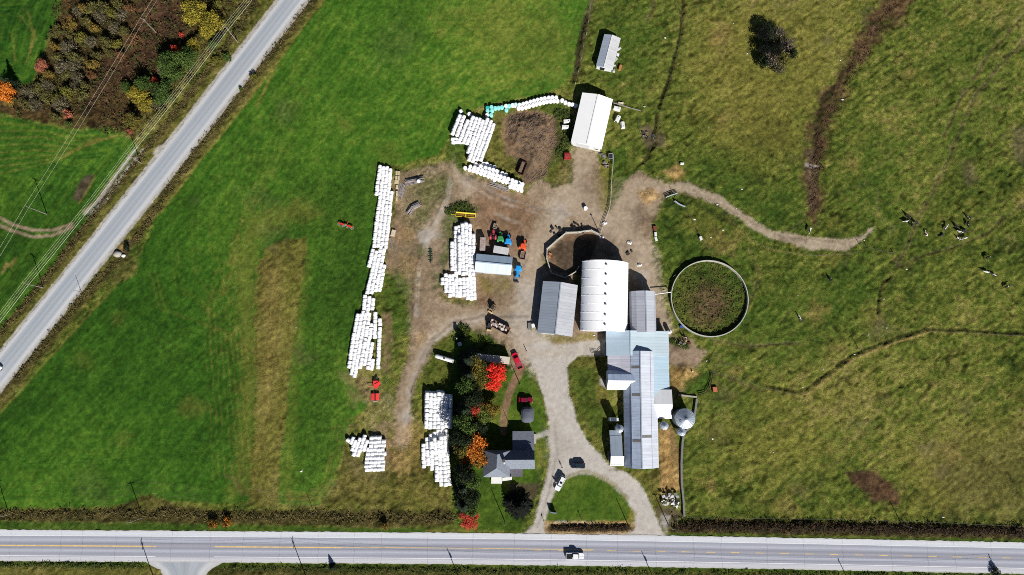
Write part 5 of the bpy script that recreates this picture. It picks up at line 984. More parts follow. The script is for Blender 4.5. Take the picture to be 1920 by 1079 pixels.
# ---------------------------------------------------------------- plants
def cloud(mb, lumps, size, dens, r_, flat=.35, zmin=.1):
    """leaf clumps over and inside a set of lobes (x, y, z, rx, rz)"""
    for (x, y, z, rx, rz_) in lumps:
        n = int(dens * rx * (rx + rz_) * 3); lt = r_.uniform(-.15, .15)
        for _ in range(n):
            d = Vector((r_.gauss(0, 1), r_.gauss(0, 1), r_.gauss(0, 1) + .35)).normalized(); q = r_.uniform(.55, 1.08) if r_.random() < .85 else r_.uniform(.2, .6)
            c = Vector((x + d.x * rx * q, y + d.y * rx * q, z + d.z * rz_ * q))
            if c.z < zmin: continue
            nrm = (d * .7 + Vector((r_.uniform(-1, 1), r_.uniform(-1, 1), r_.uniform(-.2, 1.1))) * .9).normalized()
            t_ = nrm.orthogonal().normalized(); t_.rotate(Matrix.Rotation(r_.uniform(0, 6), 3, nrm)); b2 = nrm.cross(t_); s = size * r_.uniform(.6, 1.35)
            c2 = c; mb.add([c2 - t_ * s, c2 - b2 * s * .62, c2 + t_ * s, c2 + b2 * s * .62], [(0, 1, 2, 3)], 0, min(1, max(0, .5 + lt + r_.gauss(0, .24))))
def limbs(h, r0, tips, r_, base=(0, 0)):
    mb = MB(); mb.cyl((0, 0, -.2), (r_.uniform(-.1, .1), r_.uniform(-.1, .1), h * .35), r0, r0 * .75, 8); mb.cyl((0, 0, h * .33), (0, 0, h * .75), r0 * .75, r0 * .35, 7)
    for (x, y, z) in tips: mb.cyl((0, 0, h * r_.uniform(.22, .45)), (x * .8, y * .8, z), r0 * .38, r0 * .1, 5)
    return mb
PROTO = {}
def proto(kind, var):
    k = (kind, var)
    if k in PROTO: return PROTO[k]
    r_ = random.Random(hash(k) % 1000 if False else sum(map(ord, kind)) * 7 + var); mb = MB()
    if kind == 'tree':                                           # broadleaf, radius 1, height about 2.1
        L = [(0, 0, 1.35, .52, .55)]
        for i in range(7):
            a = i * .9 + r_.uniform(-.3, .3); q = r_.uniform(.4, .66); L.append((q * math.cos(a), q * math.sin(a), r_.uniform(.85, 1.5), r_.uniform(.3, .48), r_.uniform(.3, .45)))
        cloud(mb, L, .058, 300, r_); tr = limbs(2.0, .075, [(l[0], l[1], l[2]) for l in L[1:]], r_)
    elif kind == 'shrub':                                        # radius 1, height about 1.25
        L = []
        for i in range(7):
            a = i * .95 + r_.uniform(-.4, .4); q = r_.uniform(.25, .62) if i else 0; L.append((q * math.cos(a), q * math.sin(a), r_.uniform(.4, .75), r_.uniform(.24, .5), r_.uniform(.35, .5)))
        cloud(mb, L, .085, 120, r_, zmin=.02); tr = limbs(.9, .05, [(l[0], l[1], l[2]) for l in L], r_)
    elif kind == 'bare':                                         # twiggy grey shrub: fine stems with few leaves
        tips = []
        for i in range(70):
            a = r_.uniform(0, 6.28); q = math.sqrt(r_.random()) * .95; z = 1.15 - .5 * q * q + r_.uniform(-.25, .1); p = Vector((q * math.cos(a), q * math.sin(a), z)); b0 = Vector((p.x * .25, p.y * .25, z * .3))
            mb.cyl(b0, p, .022, .008, 3, cap=False, tone=r_.random())
            for _ in range(2):
                e = p + Vector((r_.uniform(-.2, .2), r_.uniform(-.2, .2), r_.uniform(-.1, .15))); mb.cyl(b0.lerp(p, .6), e, .014, .006, 3, cap=False, tone=r_.random())
        cloud(mb, [(0, 0, .6, .8, .5)], .08, 70, r_, zmin=.05); tr = limbs(.7, .045, [(.2, .1, .6), (-.2, .15, .6), (0, -.25, .6)], r_)
    elif kind == 'spruce':                                       # radius 1, height 3
        for lv in range(26):
            f = lv / 26; z = .25 + f * 2.7; rad_ = (1 - f) ** .85 * r_.uniform(.85, 1.08); nb = max(5, int(15 * (1 - f) + 4))
            for i in range(nb):
                a = r_.uniform(0, 6.28); R_ = rad_ * r_.uniform(.75, 1.1); st = max(2, int(R_ / .13))
                for j in range(st):
                    q = R_ * (j + .6) / st; c = Vector((q * math.cos(a), q * math.sin(a), z - .32 * q + r_.uniform(-.04, .04))); dx = Vector((math.cos(a), math.sin(a), -.25)) * .12; dy = Vector((-math.sin(a), math.cos(a), r_.uniform(-.5, .5))) * (.05 + .06 * (1 - j / st))
                    mb.add([c - dx, c + dy, c + dx * 1.2, c - dy], [(0, 1, 2, 3)], 0, min(1, max(0, .3 + .4 * j / st + r_.gauss(0, .18))))
        tr = MB().cyl((0, 0, -.1), (0, 0, 2.9), .06, .01, 8)
    PROTO[k] = (mb, tr); return PROTO[k]
LEAF = {
 'olive': ((58, 58, 28), (84, 82, 42), (112, 106, 60)), 'yolive': ((66, 70, 26), (98, 98, 38), (128, 120, 52)), 'grey': ((66, 62, 44), (96, 90, 68), (126, 118, 94)), 'brown': ((70, 48, 32), (104, 74, 46), (128, 96, 60)),
 'gold': ((84, 72, 30), (116, 98, 42), (146, 122, 58)), 'yellow': ((74, 74, 24), (130, 120, 38), (172, 154, 56)), 'red': ((138, 34, 30), (184, 58, 48), (208, 92, 70)), 'pink': ((104, 60, 46), (152, 90, 66), (184, 120, 90)), 'orange': ((120, 72, 26), (206, 110, 34), (238, 146, 56)), 'scarlet': ((196, 28, 22), (234, 50, 38), (248, 90, 70)),
 'green': ((40, 58, 24), (62, 84, 34), (90, 108, 46)), 'dark': ((16, 24, 14), (30, 40, 22), (46, 58, 30)), 'spruce': ((18, 28, 18), (36, 48, 30), (64, 74, 48)), 'deadgrey': ((54, 46, 40), (92, 82, 72), (130, 120, 106)), 'lightgreen': ((58, 74, 28), (86, 102, 38), (116, 124, 54)), 'black': ((8, 10, 8), (14, 18, 12), (22, 28, 18)),
 'orangegreen': ((66, 74, 28), (126, 92, 34), (216, 124, 44)), 'redgold': ((84, 66, 32), (116, 100, 40), (138, 116, 46)), 'goldgreen': ((54, 62, 26), (92, 88, 36), (146, 122, 48)),
}
LM = {k: leafmat('leaves_' + k, *[C(*c) for c in v]) for k, v in LEAF.items()}
bark = mat('bark', C(86, 74, 62), .9, .3, 3, bump=.3); barkg = mat('grey_twigs', C(120, 112, 102), .9, .3, 3)
MC = {}
def plant(kind, colr, px, py, rpx, label, cat=None, h=None, name=None, group=None, top=True, z=None):
    """a plant whose crown centre is seen at (px, py) with a radius of rpx photo pixels"""
    var = rng.randrange(4 if kind != 'spruce' else 3); crown, tr = proto(kind, var)
    key = (kind, var, colr)
    if key not in MC: MC[key] = (crown.mesh('crown', LM[colr], tone=True), MC.get((kind, var, 't')) or tr.mesh('trunk', barkg if kind == 'bare' else bark)); MC[(kind, var, 't')] = MC[key][1]
    r_ = rpx / 5.75 * 1.08; H = {'tree': 2.1, 'shrub': 1.25, 'bare': 1.25, 'spruce': 3.0}[kind]
    hh = h or r_ * H; x, y = W(px, py, hh * .55)
    t = thing(name or {'tree': 'tree', 'shrub': 'shrub', 'bare': 'bare_shrub', 'spruce': 'spruce_tree'}[kind], label, cat or {'tree': 'tree', 'spruce': 'tree'}.get(kind, 'shrub'), (x, y, gz(x, y) - .05), rng.uniform(0, 6.28), group)
    t.scale = (r_ * rng.uniform(.94, 1.06), r_ * rng.uniform(.94, 1.06), hh / H)
    for nm, me in (('crown', MC[key][0]), ('trunk', MC[key][1])):
        o = bpy.data.objects.new(nm, me); COL.objects.link(o); o.parent = t
    return t
def q4(px, py): return px / 4.0, py / 4.0
SH = 'shrubs of the scrub thicket'
names = {'olive': 'dull olive shrub among the thicket beside the green corner field', 'grey': 'leafless grey shrub among the thicket beside the green corner field', 'yolive': 'yellow green shrub among the thicket beside the green corner field', 'brown': 'russet shrub among the thicket beside the green corner field', 'gold': 'golden shrub among the thicket beside the green corner field'}
for px, py, r_, c in [(580, 88, 52, 'grey'), (690, 60, 56, 'olive'), (775, 62, 50, 'olive'), (838, 100, 38, 'yolive'), (640, 160, 54, 'olive'), (530, 185, 50, 'gold'), (745, 130, 46, 'grey'), (905, 115, 54, 'grey'), (862, 205, 48, 'grey'), (415, 232, 58, 'olive'), (604, 288, 42, 'yolive'), (680, 306, 44, 'grey'), (415, 345, 46, 'gold'), (515, 355, 60, 'grey'), (430, 425, 50, 'olive'), (545, 425, 54, 'olive'), (790, 320, 46, 'olive'), (815, 395, 40, 'olive'), (470, 505, 54, 'grey'), (560, 500, 54, 'grey'), (495, 562, 48, 'olive'), (575, 582, 46, 'grey'), (690, 482, 40, 'gold'), (285, 660, 48, 'olive'), (360, 632, 44, 'grey'), (225, 705, 62, 'grey'), (345, 725, 54, 'olive'), (430, 742, 46, 'yolive'), (500, 692, 44, 'yolive'), (605, 705, 62, 'olive'), (450, 785, 62, 'grey'), (400, 872, 44, 'olive'), (180, 775, 54, 'olive'), (265, 790, 50, 'grey'), (700, 200, 40, 'gold'), (620, 60, 40, 'gold'), (880, 30, 50, 'olive'), (960, 60, 46, 'brown'), (520, 250, 40, 'olive'), (720, 420, 44, 'olive'), (640, 640, 40, 'olive'), (520, 130, 36, 'brown'), (930, 240, 44, 'olive'), (690, 560, 40, 'brown'), (870, 330, 40, 'yolive'), (330, 600, 36, 'olive'), (560, 640, 40, 'grey'), (1000, 290, 44, 'brown'), (900, 420, 42, 'brown')]:
    X_, Y_ = q4(px + rng.uniform(-6, 6), py + rng.uniform(-6, 6)); plant('bare' if c == 'grey' else 'shrub', c, X_, Y_, r_ / 4 * rng.uniform(1.0, 1.3), names[c], h=rng.uniform(3.0, 5.6), group=SH + ' ' + c)
S1 = [('tree', 'pink', 310, 500, 50, 'reddish pink small tree at the edge of the green corner field', 5), ('tree', 'gold', 362, 565, 50, 'golden small tree touching the reddish pink one by the green corner field', 4.5), ('tree', 'orange', 36, 695, 78, 'bright orange tree at the western end of the thicket', 7), ('tree', 'gold', 70, 762, 46, 'yellow orange bush just south of the bright orange tree', 3.5), ('shrub', 'pink', 500, 855, 46, 'coral pink shrub at the southern edge of the thicket', 3), ('shrub', 'green', 512, 930, 30, 'dark green bush below the coral pink shrub', 2.5),
 ('tree', 'yellow', 1460, 95, 110, 'large yellow leaved tree beside the side road', 8), ('tree', 'yellow', 1570, 185, 112, 'large yellow tree nearest the utility pole on the side road', 8.5), ('tree', 'yellow', 1430, 350, 62, 'smaller yellow green tree south of the large yellow trees', 5), ('tree', 'goldgreen', 1510, 285, 60, 'yellow brown tree between the yellow trees', 5), ('shrub', 'red', 1352, 258, 26, 'tiny crimson shrub in the shade west of the yellow trees', 2.5), ('shrub', 'red', 1305, 366, 30, 'crimson shrub topping the tall green trees', 5), ('tree', 'green', 1255, 455, 92, 'tall green tree with a long shadow in the thicket', 9), ('tree', 'green', 1390, 440, 96, 'tall green tree closest to the side road', 8.5), ('tree', 'green', 1300, 560, 84, 'green tree south of the two tall green trees', 8), ('tree', 'green', 1070, 630, 76, 'dark green tree at the centre of the thicket', 8), ('tree', 'green', 1210, 700, 96, 'broad green tree beside the power line', 7.5), ('tree', 'yellow', 1040, 715, 72, 'mustard yellow tree left of the broad green tree', 6.5), ('tree', 'yellow', 1095, 790, 66, 'mustard yellow tree beside the grey leafless bush', 5.5), ('bare', 'grey', 1212, 535, 40, 'pale leafless bush among the green trees', 4), ('shrub', 'red', 1163, 606, 30, 'crimson shrub in the dark gap between the green trees', 4), ('shrub', 'pink', 1292, 620, 28, 'salmon shrub at the roadside of the green trees', 3), ('bare', 'grey', 1160, 800, 64, 'silver grey leafless bush beside the power line', 4), ('tree', 'yolive', 1190, 870, 60, 'yellow green bush under the power line', 3.5), ('tree', 'goldgreen', 985, 912, 68, 'round golden tree standing alone at the field track', 6), ('shrub', 'pink', 975, 985, 30, 'small coral bush under the round golden tree', 2.5), ('tree', 'green', 945, 650, 52, 'green bush west of the dark green tree', 4), ('shrub', 'green', 1690, 425, 50, 'low green bush on the verge of the side road', 2.5), ('shrub', 'yolive', 1615, 455, 46, 'yellow green bush on the verge of the side road', 2.5), ('shrub', 'green', 1590, 330, 46, 'green bush beneath the yellow trees', 3), ('shrub', 'dark', 1625, 275, 50, 'shaded dark bush between the yellow trees and the road', 3), ('tree', 'goldgreen', 1400, 15, 60, 'golden green tree at the northern rim near the power line', 6), ('shrub', 'yolive', 1620, 30, 50, 'yellow shrub near the northern end of the side road verge', 3), ('shrub', 'olive', 1780, 240, 40, 'olive shrub right beside the side road gravel', 2), ('shrub', 'yolive', 1900, 580, 32, 'yellow bush on the far verge of the side road', 2.5), ('shrub', 'green', 1800, 665, 22, 'small green bush on the far verge of the side road', 1.6)]
for k, c, px, py, r_, lb_, h in S1: plant(k, c, *q4(px, py), r_ / 4, lb_, h=h)
plant('spruce', 'spruce', 12, 152, 13, 'narrow dark spruce by the bright orange tree', h=8)
for px, py, r_, c, k, h, lb_ in [(880, 676, 23, 'spruce', 'spruce', 10, 'dark spruce beside the site trailer, first of the row'), (896, 690, 22, 'goldgreen', 'tree', 8, 'golden green tree between the dark spruces and the red maple'), (880, 704, 21, 'spruce', 'spruce', 10, 'dark spruce level with the red maple in the row'), (905, 712, 20, 'goldgreen', 'tree', 8, 'amber tinged tree touching the red maple'), (874, 728, 20, 'green', 'tree', 9.5, 'dull green tree below the amber tree in the row'), (884, 748, 22, 'dark', 'tree', 9.5, 'dark green tree at the middle of the row'), (872, 770, 21, 'spruce', 'spruce', 11.5, 'dark spruce beside the small rusty tree'), (905, 775, 19, 'lightgreen', 'tree', 6, 'yellow green tree east of the small rusty tree'), (922, 770, 16, 'redgold', 'tree', 5.5, 'russet and yellow tree edging the house lawn'), (894, 768, 15, 'red', 'tree', 6.5, 'small rusty red tree in the row'), (872, 797, 21, 'green', 'tree', 12, 'green tree north of the orange maple'), (895, 800, 20, 'dark', 'tree', 7, 'shaded dark tree north of the orange maple'), (866, 824, 21, 'dark', 'tree', 12.5, 'tall dark tree beside the pointed bale heap'),
  (886, 838, 24, 'orange', 'tree', 9, 'bright orange maple beside the farmhouse'), (902, 858, 18, 'orangegreen', 'tree', 8, 'orange and green maple touching the farmhouse roof'), (866, 843, 18, 'goldgreen', 'tree', 11, 'yellow orange tree west of the bright orange maple'), (876, 862, 18, 'orangegreen', 'tree', 7, 'patchy orange green tree under the bright orange maple'), (870, 886, 21, 'dark', 'tree', 12, 'tall dark tree south of the orange maples'), (880, 904, 20, 'green', 'tree', 8, 'deep green tree in the southern row'), (868, 918, 19, 'spruce', 'spruce', 9, 'dark spruce by the tip of the pointed bale heap'), (879, 934, 20, 'dark', 'tree', 8, 'dark tree second from the road in the row'), (870, 950, 18, 'spruce', 'spruce', 8.5, 'dark spruce nearest the main road'), (884, 918, 16, 'dark', 'tree', 7.5, 'dark tree on the lawn side of the southern row'), (882, 954, 15, 'green', 'tree', 6, 'green tree just north of the crimson roadside bush')]:
    plant(k, c, px, py, r_ * 1.02, lb_, h=h)
plant('tree', 'scarlet', 931, 699, 20, 'vivid red maple by the brown footpath', h=9, name='maple_tree'); plant('tree', 'scarlet', 925, 716, 18, 'vivid red maple crown south of the taller one', h=7.5, name='maple_tree')
plant('tree', 'green', 950, 692, 9, 'small green bush behind the red maple', h=4)
plant('spruce', 'black', 974, 951, 24, 'very dark broad spruce on the front lawn', h=7.2); plant('spruce', 'black', 957, 941, 15, 'very dark smaller spruce beside the broad one on the front lawn', h=5)
plant('tree', 'red', 879, 974, 18, 'crimson bush beside the main road below the tree row', h=4.5); plant('shrub', 'gold', 720, 988, 9, 'small yellow bush on the main road verge', h=2.6); plant('shrub', 'orangegreen', 399, 983, 10, 'small amber bush on the main road verge, the western of two', h=3); plant('shrub', 'orangegreen', 424, 979, 11, 'wider orange bush on the main road verge, the eastern of two', h=2.6)
plant('spruce', 'dark', 622, 1066, 7, 'small dark spruce on the southern verge', h=3); plant('shrub', 'dark', 1868, 1073, 9, 'dark twiggy bush on the southern verge', h=2.2)
plant('shrub', 'dark', 236, 463, 9, 'dark bush by the white boulder near the side road', h=2.2)
for px, py, r_, c, k in [(1436, 64, 20, 'black', 'tree'), (1440, 58, 19, 'dark', 'tree'), (1460, 62, 17, 'deadgrey', 'bare'), (1478, 84, 18, 'deadgrey', 'bare'), (1452, 90, 18, 'black', 'tree'), (1434, 92, 14, 'black', 'tree'), (1446, 112, 17, 'deadgrey', 'bare'), (1470, 110, 17, 'olive', 'bare'), (1488, 98, 12, 'dark', 'shrub'), (1432, 116, 14, 'dark', 'shrub'), (1462, 128, 12, 'grey', 'bare')]:
    plant(k, c, px, py, r_, {'dark': 'dark leafed willow in the lone pasture clump', 'deadgrey': 'grey leafless willow in the lone pasture clump', 'black': 'nearly black willow at the heart of the lone pasture clump', 'olive': 'olive twigged willow in the lone pasture clump', 'grey': 'pale twigged willow at the south of the lone pasture clump'}[c], h=5.2, name='willow', cat='tree', group=None if c in ('olive', 'grey') else 'willows of the pasture clump ' + c)
# ---------------------------------------------------------------- ground cover that nobody could count
def weeds(name, label, spots, colr, hmin, hmax, seed):
    r_ = random.Random(seed); mb = MB()
    for (x, y, s) in spots:
        z = gz(x, y); h = r_.uniform(hmin, hmax) * s
        for _ in range(6):
            a = r_.uniform(0, 6.28); c = Vector((x + r_.gauss(0, .3), y + r_.gauss(0, .3), z + h * r_.uniform(.25, 1.0)))
            nrm = Vector((r_.gauss(0, .55), r_.gauss(0, .55) - .25, 1)).normalized(); t_ = nrm.orthogonal().normalized(); t_.rotate(Matrix.Rotation(a, 3, nrm)); b2 = nrm.cross(t_); l = r_.uniform(.14, .36) * s
            mb.add([c - t_ * l, c - b2 * l * .4, c + t_ * l, c + b2 * l * .4], [(0, 1, 2, 3)], 0, min(1, max(0, r_.gauss(.5, .25))))
    return tag(mb.build(name, LM[colr] if colr in LM else colr, None, False, True), label, None, kind='stuff')
def along_px(pts, width, n, r_):
    out = []; L = [math.dist(a, b_) for a, b_ in zip(pts, pts[1:])]; T = sum(L)
    for _ in range(n):
        s = r_.uniform(0, T); i = 0
        while s > L[i] and i < len(L) - 1: s -= L[i]; i += 1
        f = s / L[i]; a, b_ = pts[i], pts[i + 1]; nx, ny = -(b_[1] - a[1]) / L[i], (b_[0] - a[0]) / L[i]; o_ = r_.gauss(0, .38) * width / 2 * 1.2
        x, y = W(a[0] + (b_[0] - a[0]) * f + nx * o_, a[1] + (b_[1] - a[1]) * f + ny * o_); out.append((x, y, r_.uniform(.7, 1.25)))
    return out
r_ = random.Random(5); wm = leafmat('weed_blades', C(40, 38, 20), C(84, 76, 42), C(122, 106, 66)); wd_ = leafmat('dark_weed_blades', C(22, 20, 12), C(46, 38, 24), C(86, 62, 42)); wg = leafmat('green_weed_blades', C(34, 48, 18), C(58, 74, 28), C(92, 100, 44))
sp = along_px([(0, 966), (240, 962), (460, 970), (860, 972)], 22, 800, r_); weeds('roadside_weeds', 'tall dry weeds along the north ditch of the main road', sp, wm, .2, .8, 1)
sp = along_px([(1262, 988), (1500, 989), (1920, 998)], 20, 2200, r_); weeds('ditch_reeds', 'dark brown reeds in the ditch along the eastern main road', sp, wd_, .5, 1.5, 2)
sp = along_px([(1036, 990), (1176, 990)], 9, 420, r_); weeds('ditch_reeds', 'dark rushes in the short ditch below the turnaround lawn', sp, wd_, .5, 1.0, 12)
sp = along_px([(640 - 4, -70), (575, 14), (506, 106), (366, 288), (262, 440), (156, 556), (30, 712)], 14, 900, r_) + along_px([(505, -45), (446, 58), (312, 232), (205, 366), (96, 510), (0, 630)], 14, 900, r_); weeds('verge_weeds', 'rough weeds along both verges of the side road', sp, wm, .15, .55, 3)
sp = along_px([(0, 1060), (270, 1062)], 8, 260, r_) + along_px([(420, 1066), (960, 1072), (1440, 1078), (1900, 1086)], 10, 1000, r_); weeds('verge_weeds', 'green and brown weeds along the southern verge', sp, wg, .2, .8, 4)
sp = along_px([(1690, -20), (1610, 110), (1540, 240), (1524, 400)], 30, 420, r_); weeds('ditch_weeds', 'brown weeds in the wide wet strip of the pasture', sp, leafmat('ditch_weed_blades', C(52, 38, 30), C(76, 54, 42), C(96, 74, 50)), .05, .25, 6)
sp = []
for _ in range(2600):
    px, py = r_.uniform(20, 500), r_.uniform(-30, 250)
    if py > -30 and (px + py * .95) < 505 and not (px < 95 and py < 165) and not (py > 212 and px < 180): x, y = W(px, py); sp.append((x, y, r_.uniform(.7, 1.4)))
sp2 = [q for q in sp if r_.random() < .3]; weeds('undergrowth', 'low green herbs scattered through the scrub clearing', [(x + r_.gauss(0, 1), y + r_.gauss(0, 1), s_ * 1.2) for x, y, s_ in sp2 for _ in range(2)], leafmat('scrub_green_blades', C(30, 38, 18), C(58, 66, 30), C(88, 84, 40)), .3, 1.2, 17)
weeds('undergrowth', 'brown and russet undergrowth covering the scrubland', sp, leafmat('scrub_blades', C(36, 32, 18), C(76, 60, 36), C(106, 72, 48)), .3, 1.1, 7)
sp = []
for _ in range(520):
    an, q = r_.uniform(0, 6.28), rad * .96 * math.sqrt(r_.random()); sp.append((cxy.x + q * math.cos(an), cxy.y + q * math.sin(an), r_.uniform(.6, 1.2)))
weeds('tank_weeds', 'green and brown weeds growing inside the round tank', sp, leafmat('tank_weed_blades', C(50, 66, 26), C(78, 86, 38), C(110, 98, 58)), .15, .6, 8)
sp = along_px([(1040, 215), (1066, 215), (1064, 262), (1046, 290)], 18, 420, r_) + along_px([(838, 400), (868, 384), (886, 400)], 16, 240, r_) + along_px([(862, 610), (880, 622), (852, 640)], 16, 200, r_) + along_px([(1255, 640), (1290, 650)], 10, 120, r_); weeds('yard_weeds', 'green weeds round the earth heap and the bale heaps', sp, wg, .3, .9, 9)
# brush on the earth heap
mb = MB()
for _ in range(900):
    px, py = r_.uniform(945, 1042), r_.uniform(210, 340); x, y = W(px, py)
    if not inpoly(px, py, [(945, 250), (950, 220), (975, 208), (1010, 210), (1038, 224), (1042, 260), (1032, 300), (1018, 338), (982, 345), (970, 300)]): continue
    an = r_.choice([r_.gauss(.9, .5), r_.gauss(-.6, .5)]); l_ = r_.uniform(.7, 2.6); z = gz(x, y); mb.cyl((x, y, z + .02), (x + l_ * math.cos(an), y + l_ * math.sin(an), gz(x + l_ * math.cos(an), y + l_ * math.sin(an)) + r_.uniform(.05, .5)), 0.06, .03, 4, cap=False)
tag(mb.build('brush_debris', mat('dead_brushwood', C(138, 120, 108), .95, .4, .6)), 'brown brushwood strewn over the earth heap', None, kind='stuff')
# ---------------------------------------------------------------- vehicles and machines
tyre = mat('tyre_rubber', None); steel_d = mat('dark_steel', None); chrome = mat('bright_rim', C(200, 200, 202), .3, .1, 2, metal=.6); lamp = mat('lamp_glass', C(235, 235, 230), .15, .05, 2); redlamp = mat('red_lamp', C(170, 20, 20), .2, .1, 2)
def wheel(t, x, y, r, w, rim=None, ax='X'):
    """local frame: +Y forward"""
    s = 1 if x > 0 else -1
    o = MB().loft([[(x + s * dx, y + rr * math.cos(2 * math.pi * i / 20), r + rr * math.sin(2 * math.pi * i / 20)) for i in range(20)] for dx, rr in ((-w / 2, r * .86), (-w * .38, r), (w * .38, r), (w / 2, r * .86))]).build('wheel', tyre, t)
    MB().cyl((x + s * w * .3, y, r), (x + s * (w * .5 + .02), y, r), r * .55, r * .45, 14).build('rim', rim or chrome, o); return o
def outline(L, Wd, f=.5, rr=.35, n=6):
    """plan outline of a car body, rounded corners, slightly narrower nose"""
    P_ = []
    for sx, sy, a0 in ((1, 1, 0), (-1, 1, 90), (-1, -1, 180), (1, -1, 270)):
        wx = Wd / 2 * (f if sy > 0 else 1)
        for k in range(n + 1):
            a = R(a0 + 90 * k / n); P_.append((sx * (wx - rr) + rr * math.cos(a), sy * (L / 2 - rr * 1.2) + rr * 1.2 * math.sin(a)))
    return P_
def car(px0, px1, L, Wd, H, paint_m, label, cat='car', name='car', style='sedan', z_=.03, dark_roof=False):
    """tail pixel -> nose pixel"""
    A, B_ = Vector(W(*px0, .7)), Vector(W(*px1, .7)); m = (A + B_) / 2; rz = math.atan2((B_ - A).y, (B_ - A).x) - math.pi / 2
    t = thing(name, label, cat, (m.x, m.y, z_), rz)
    def ring(s, z, dy=0, w=1.0): return [(x * w * s, y * s + dy, z) for x, y in outline(L, Wd, .93, .42)]
    hz = .95 if style != 'pickup' else 1.02
    MB().loft([ring(.93, .22), ring(.99, .38), ring(1.0, .62), ring(.985, hz - .12), ring(.94, hz)]).build('body', paint_m, t, smooth=False)
    cab = {'sedan': (-.08 * L, .27 * L, .50), 'suv': (-.12 * L, .335 * L, .52), 'pickup': (.06 * L, .17 * L, .5)}[style]; cy, hl_, _ = cab
    def cr(k, z, w, dy=0.0, wf=1.0): return [(x * w, cy + y * k + dy, z) for x, y in outline(hl_ * 2, Wd, .9, .3)]
    MB().loft([cr(1, hz - .03, .93), cr(.97, hz + .12, .91), cr(.80 if style == 'sedan' else .86, H - .06, .80, -.03 * L), cr(.76 if style == 'sedan' else .82, H - .02, .76, -.03 * L)]).build('windows', glass, t)
    MB().loft([cr(.74 if style == 'sedan' else .82, H - .06, .80, -.03 * L), cr(.74 if style == 'sedan' else .82, H, .76, -.03 * L), cr(.6, H + .025, .6, -.03 * L)]).build('roof', paint_m if not dark_roof else glass, t)
    for sx in (-1, 1):
        for sy in (-1, 1): wheel(t, sx * (Wd / 2 - .1), sy * L * .31 - (.02 * L if sy < 0 else 0), .34, .22)
        MB().box((sx * Wd * .34, L / 2 - .13, .68), (.38, .16, .14), ch=.04).build('headlight', lamp, t); MB().box((sx * Wd * .38, -L / 2 + .1, .75), (.28, .12, .18), ch=.03).build('tail_light', redlamp, t)
        MB().box((sx * (Wd / 2 + .07), cy + hl_ * .62, hz + .06), (.2, .12, .15), ch=.03).build('mirror', paint_m, t)
    MB().box((0, L / 2 - .04, .45), (Wd * .84, .14, .2), ch=.04).build('bumper', steel_d, t); MB().box((0, -L / 2 + .04, .45), (Wd * .84, .14, .2), ch=.04).build('bumper', steel_d, t)
    if style == 'pickup':
        y0, y1 = -L / 2 + .12, cy - hl_ - .1; ym = (y0 + y1) / 2
        MB().box((0, ym, hz + .015), (Wd * .78, y1 - y0 - .1, .03)).build('bed_floor', mat('truck_bed_liner', (.012, .012, .014), .8), t)
        for sx in (-1, 1): MB().box((sx * Wd * .42, ym, hz + .13), (.13, y1 - y0, .26), ch=.03).build('bed_side', paint_m, t)
        MB().box((0, y0, hz + .13), (Wd * .84, .1, .26), ch=.03).build('tailgate', paint_m, t)
    if style == 'suv' and not dark_roof:
        MB().box((0, cy - .02 * L + .35, H + .03), (.75, .7, .03), ch=.01).build('sunroof', glass, t)
        for sx in (-1, 1): MB().cyl((sx * Wd * .33, cy - hl_ * .7, H + .06), (sx * Wd * .33, cy + hl_ * .6, H + .06), .03, n=6).build('roof_rail', steel_d, t)
    return t
pw = mat('white_car_paint', C(238, 240, 243), .25, .04, 1, spec=.5); pr = mat('red_truck_paint', C(206, 30, 62), .25, .06, 1, spec=.5); pm = mat('maroon_car_paint', C(126, 22, 46), .22, .08, 1, spec=.5); pb = mat('dark_blue_car_paint', C(30, 44, 62), .2, .08, 1, spec=.6)
car((1060.5, 1042.5), (1095, 1042.5), 5.6, 1.95, 1.85, pw, 'white pickup truck with dark empty bed driving on the main road', 'pickup truck', 'pickup_truck', 'pickup', .06)
t = car((1058, 892), (1043, 921), 4.9, 1.9, 1.75, pw, 'white car with a door swung open on the driveway beside the turnaround lawn', 'car', 'parked_car', 'suv'); MB().box((1.45, .35, .85), (.95, .09, .95), ch=.03).build('door', pw, t)
car((1096, 873.5), (1071, 872.5), 4.5, 1.8, 1.45, pb, 'dark blue car parked at the head of the turnaround lawn', 'car', 'parked_car', 'suv', dark_roof=True)
t = car((976, 692), (963.5, 662), 5.5, 1.95, 1.8, pr, 'bright red pickup truck parked at the yard entrance', 'pickup truck', 'pickup_truck', 'pickup'); MB().box((0, -1.1, 1.2), (1.55, 1.5, .08), ch=.02).build('bed_cover', mat('grey_red_cover', C(170, 70, 84), .6), t)
car((973.5, 750), (997.5, 750.5), 4.5, 1.75, 1.45, pm, 'maroon car parked behind the grey summer house', 'car', 'parked_car', 'sedan')
car((-22, 714), (4, 682), 4.9, 1.9, 1.7, pw, 'white car on the side road cut by the western rim', 'car', 'car', 'suv', .05)
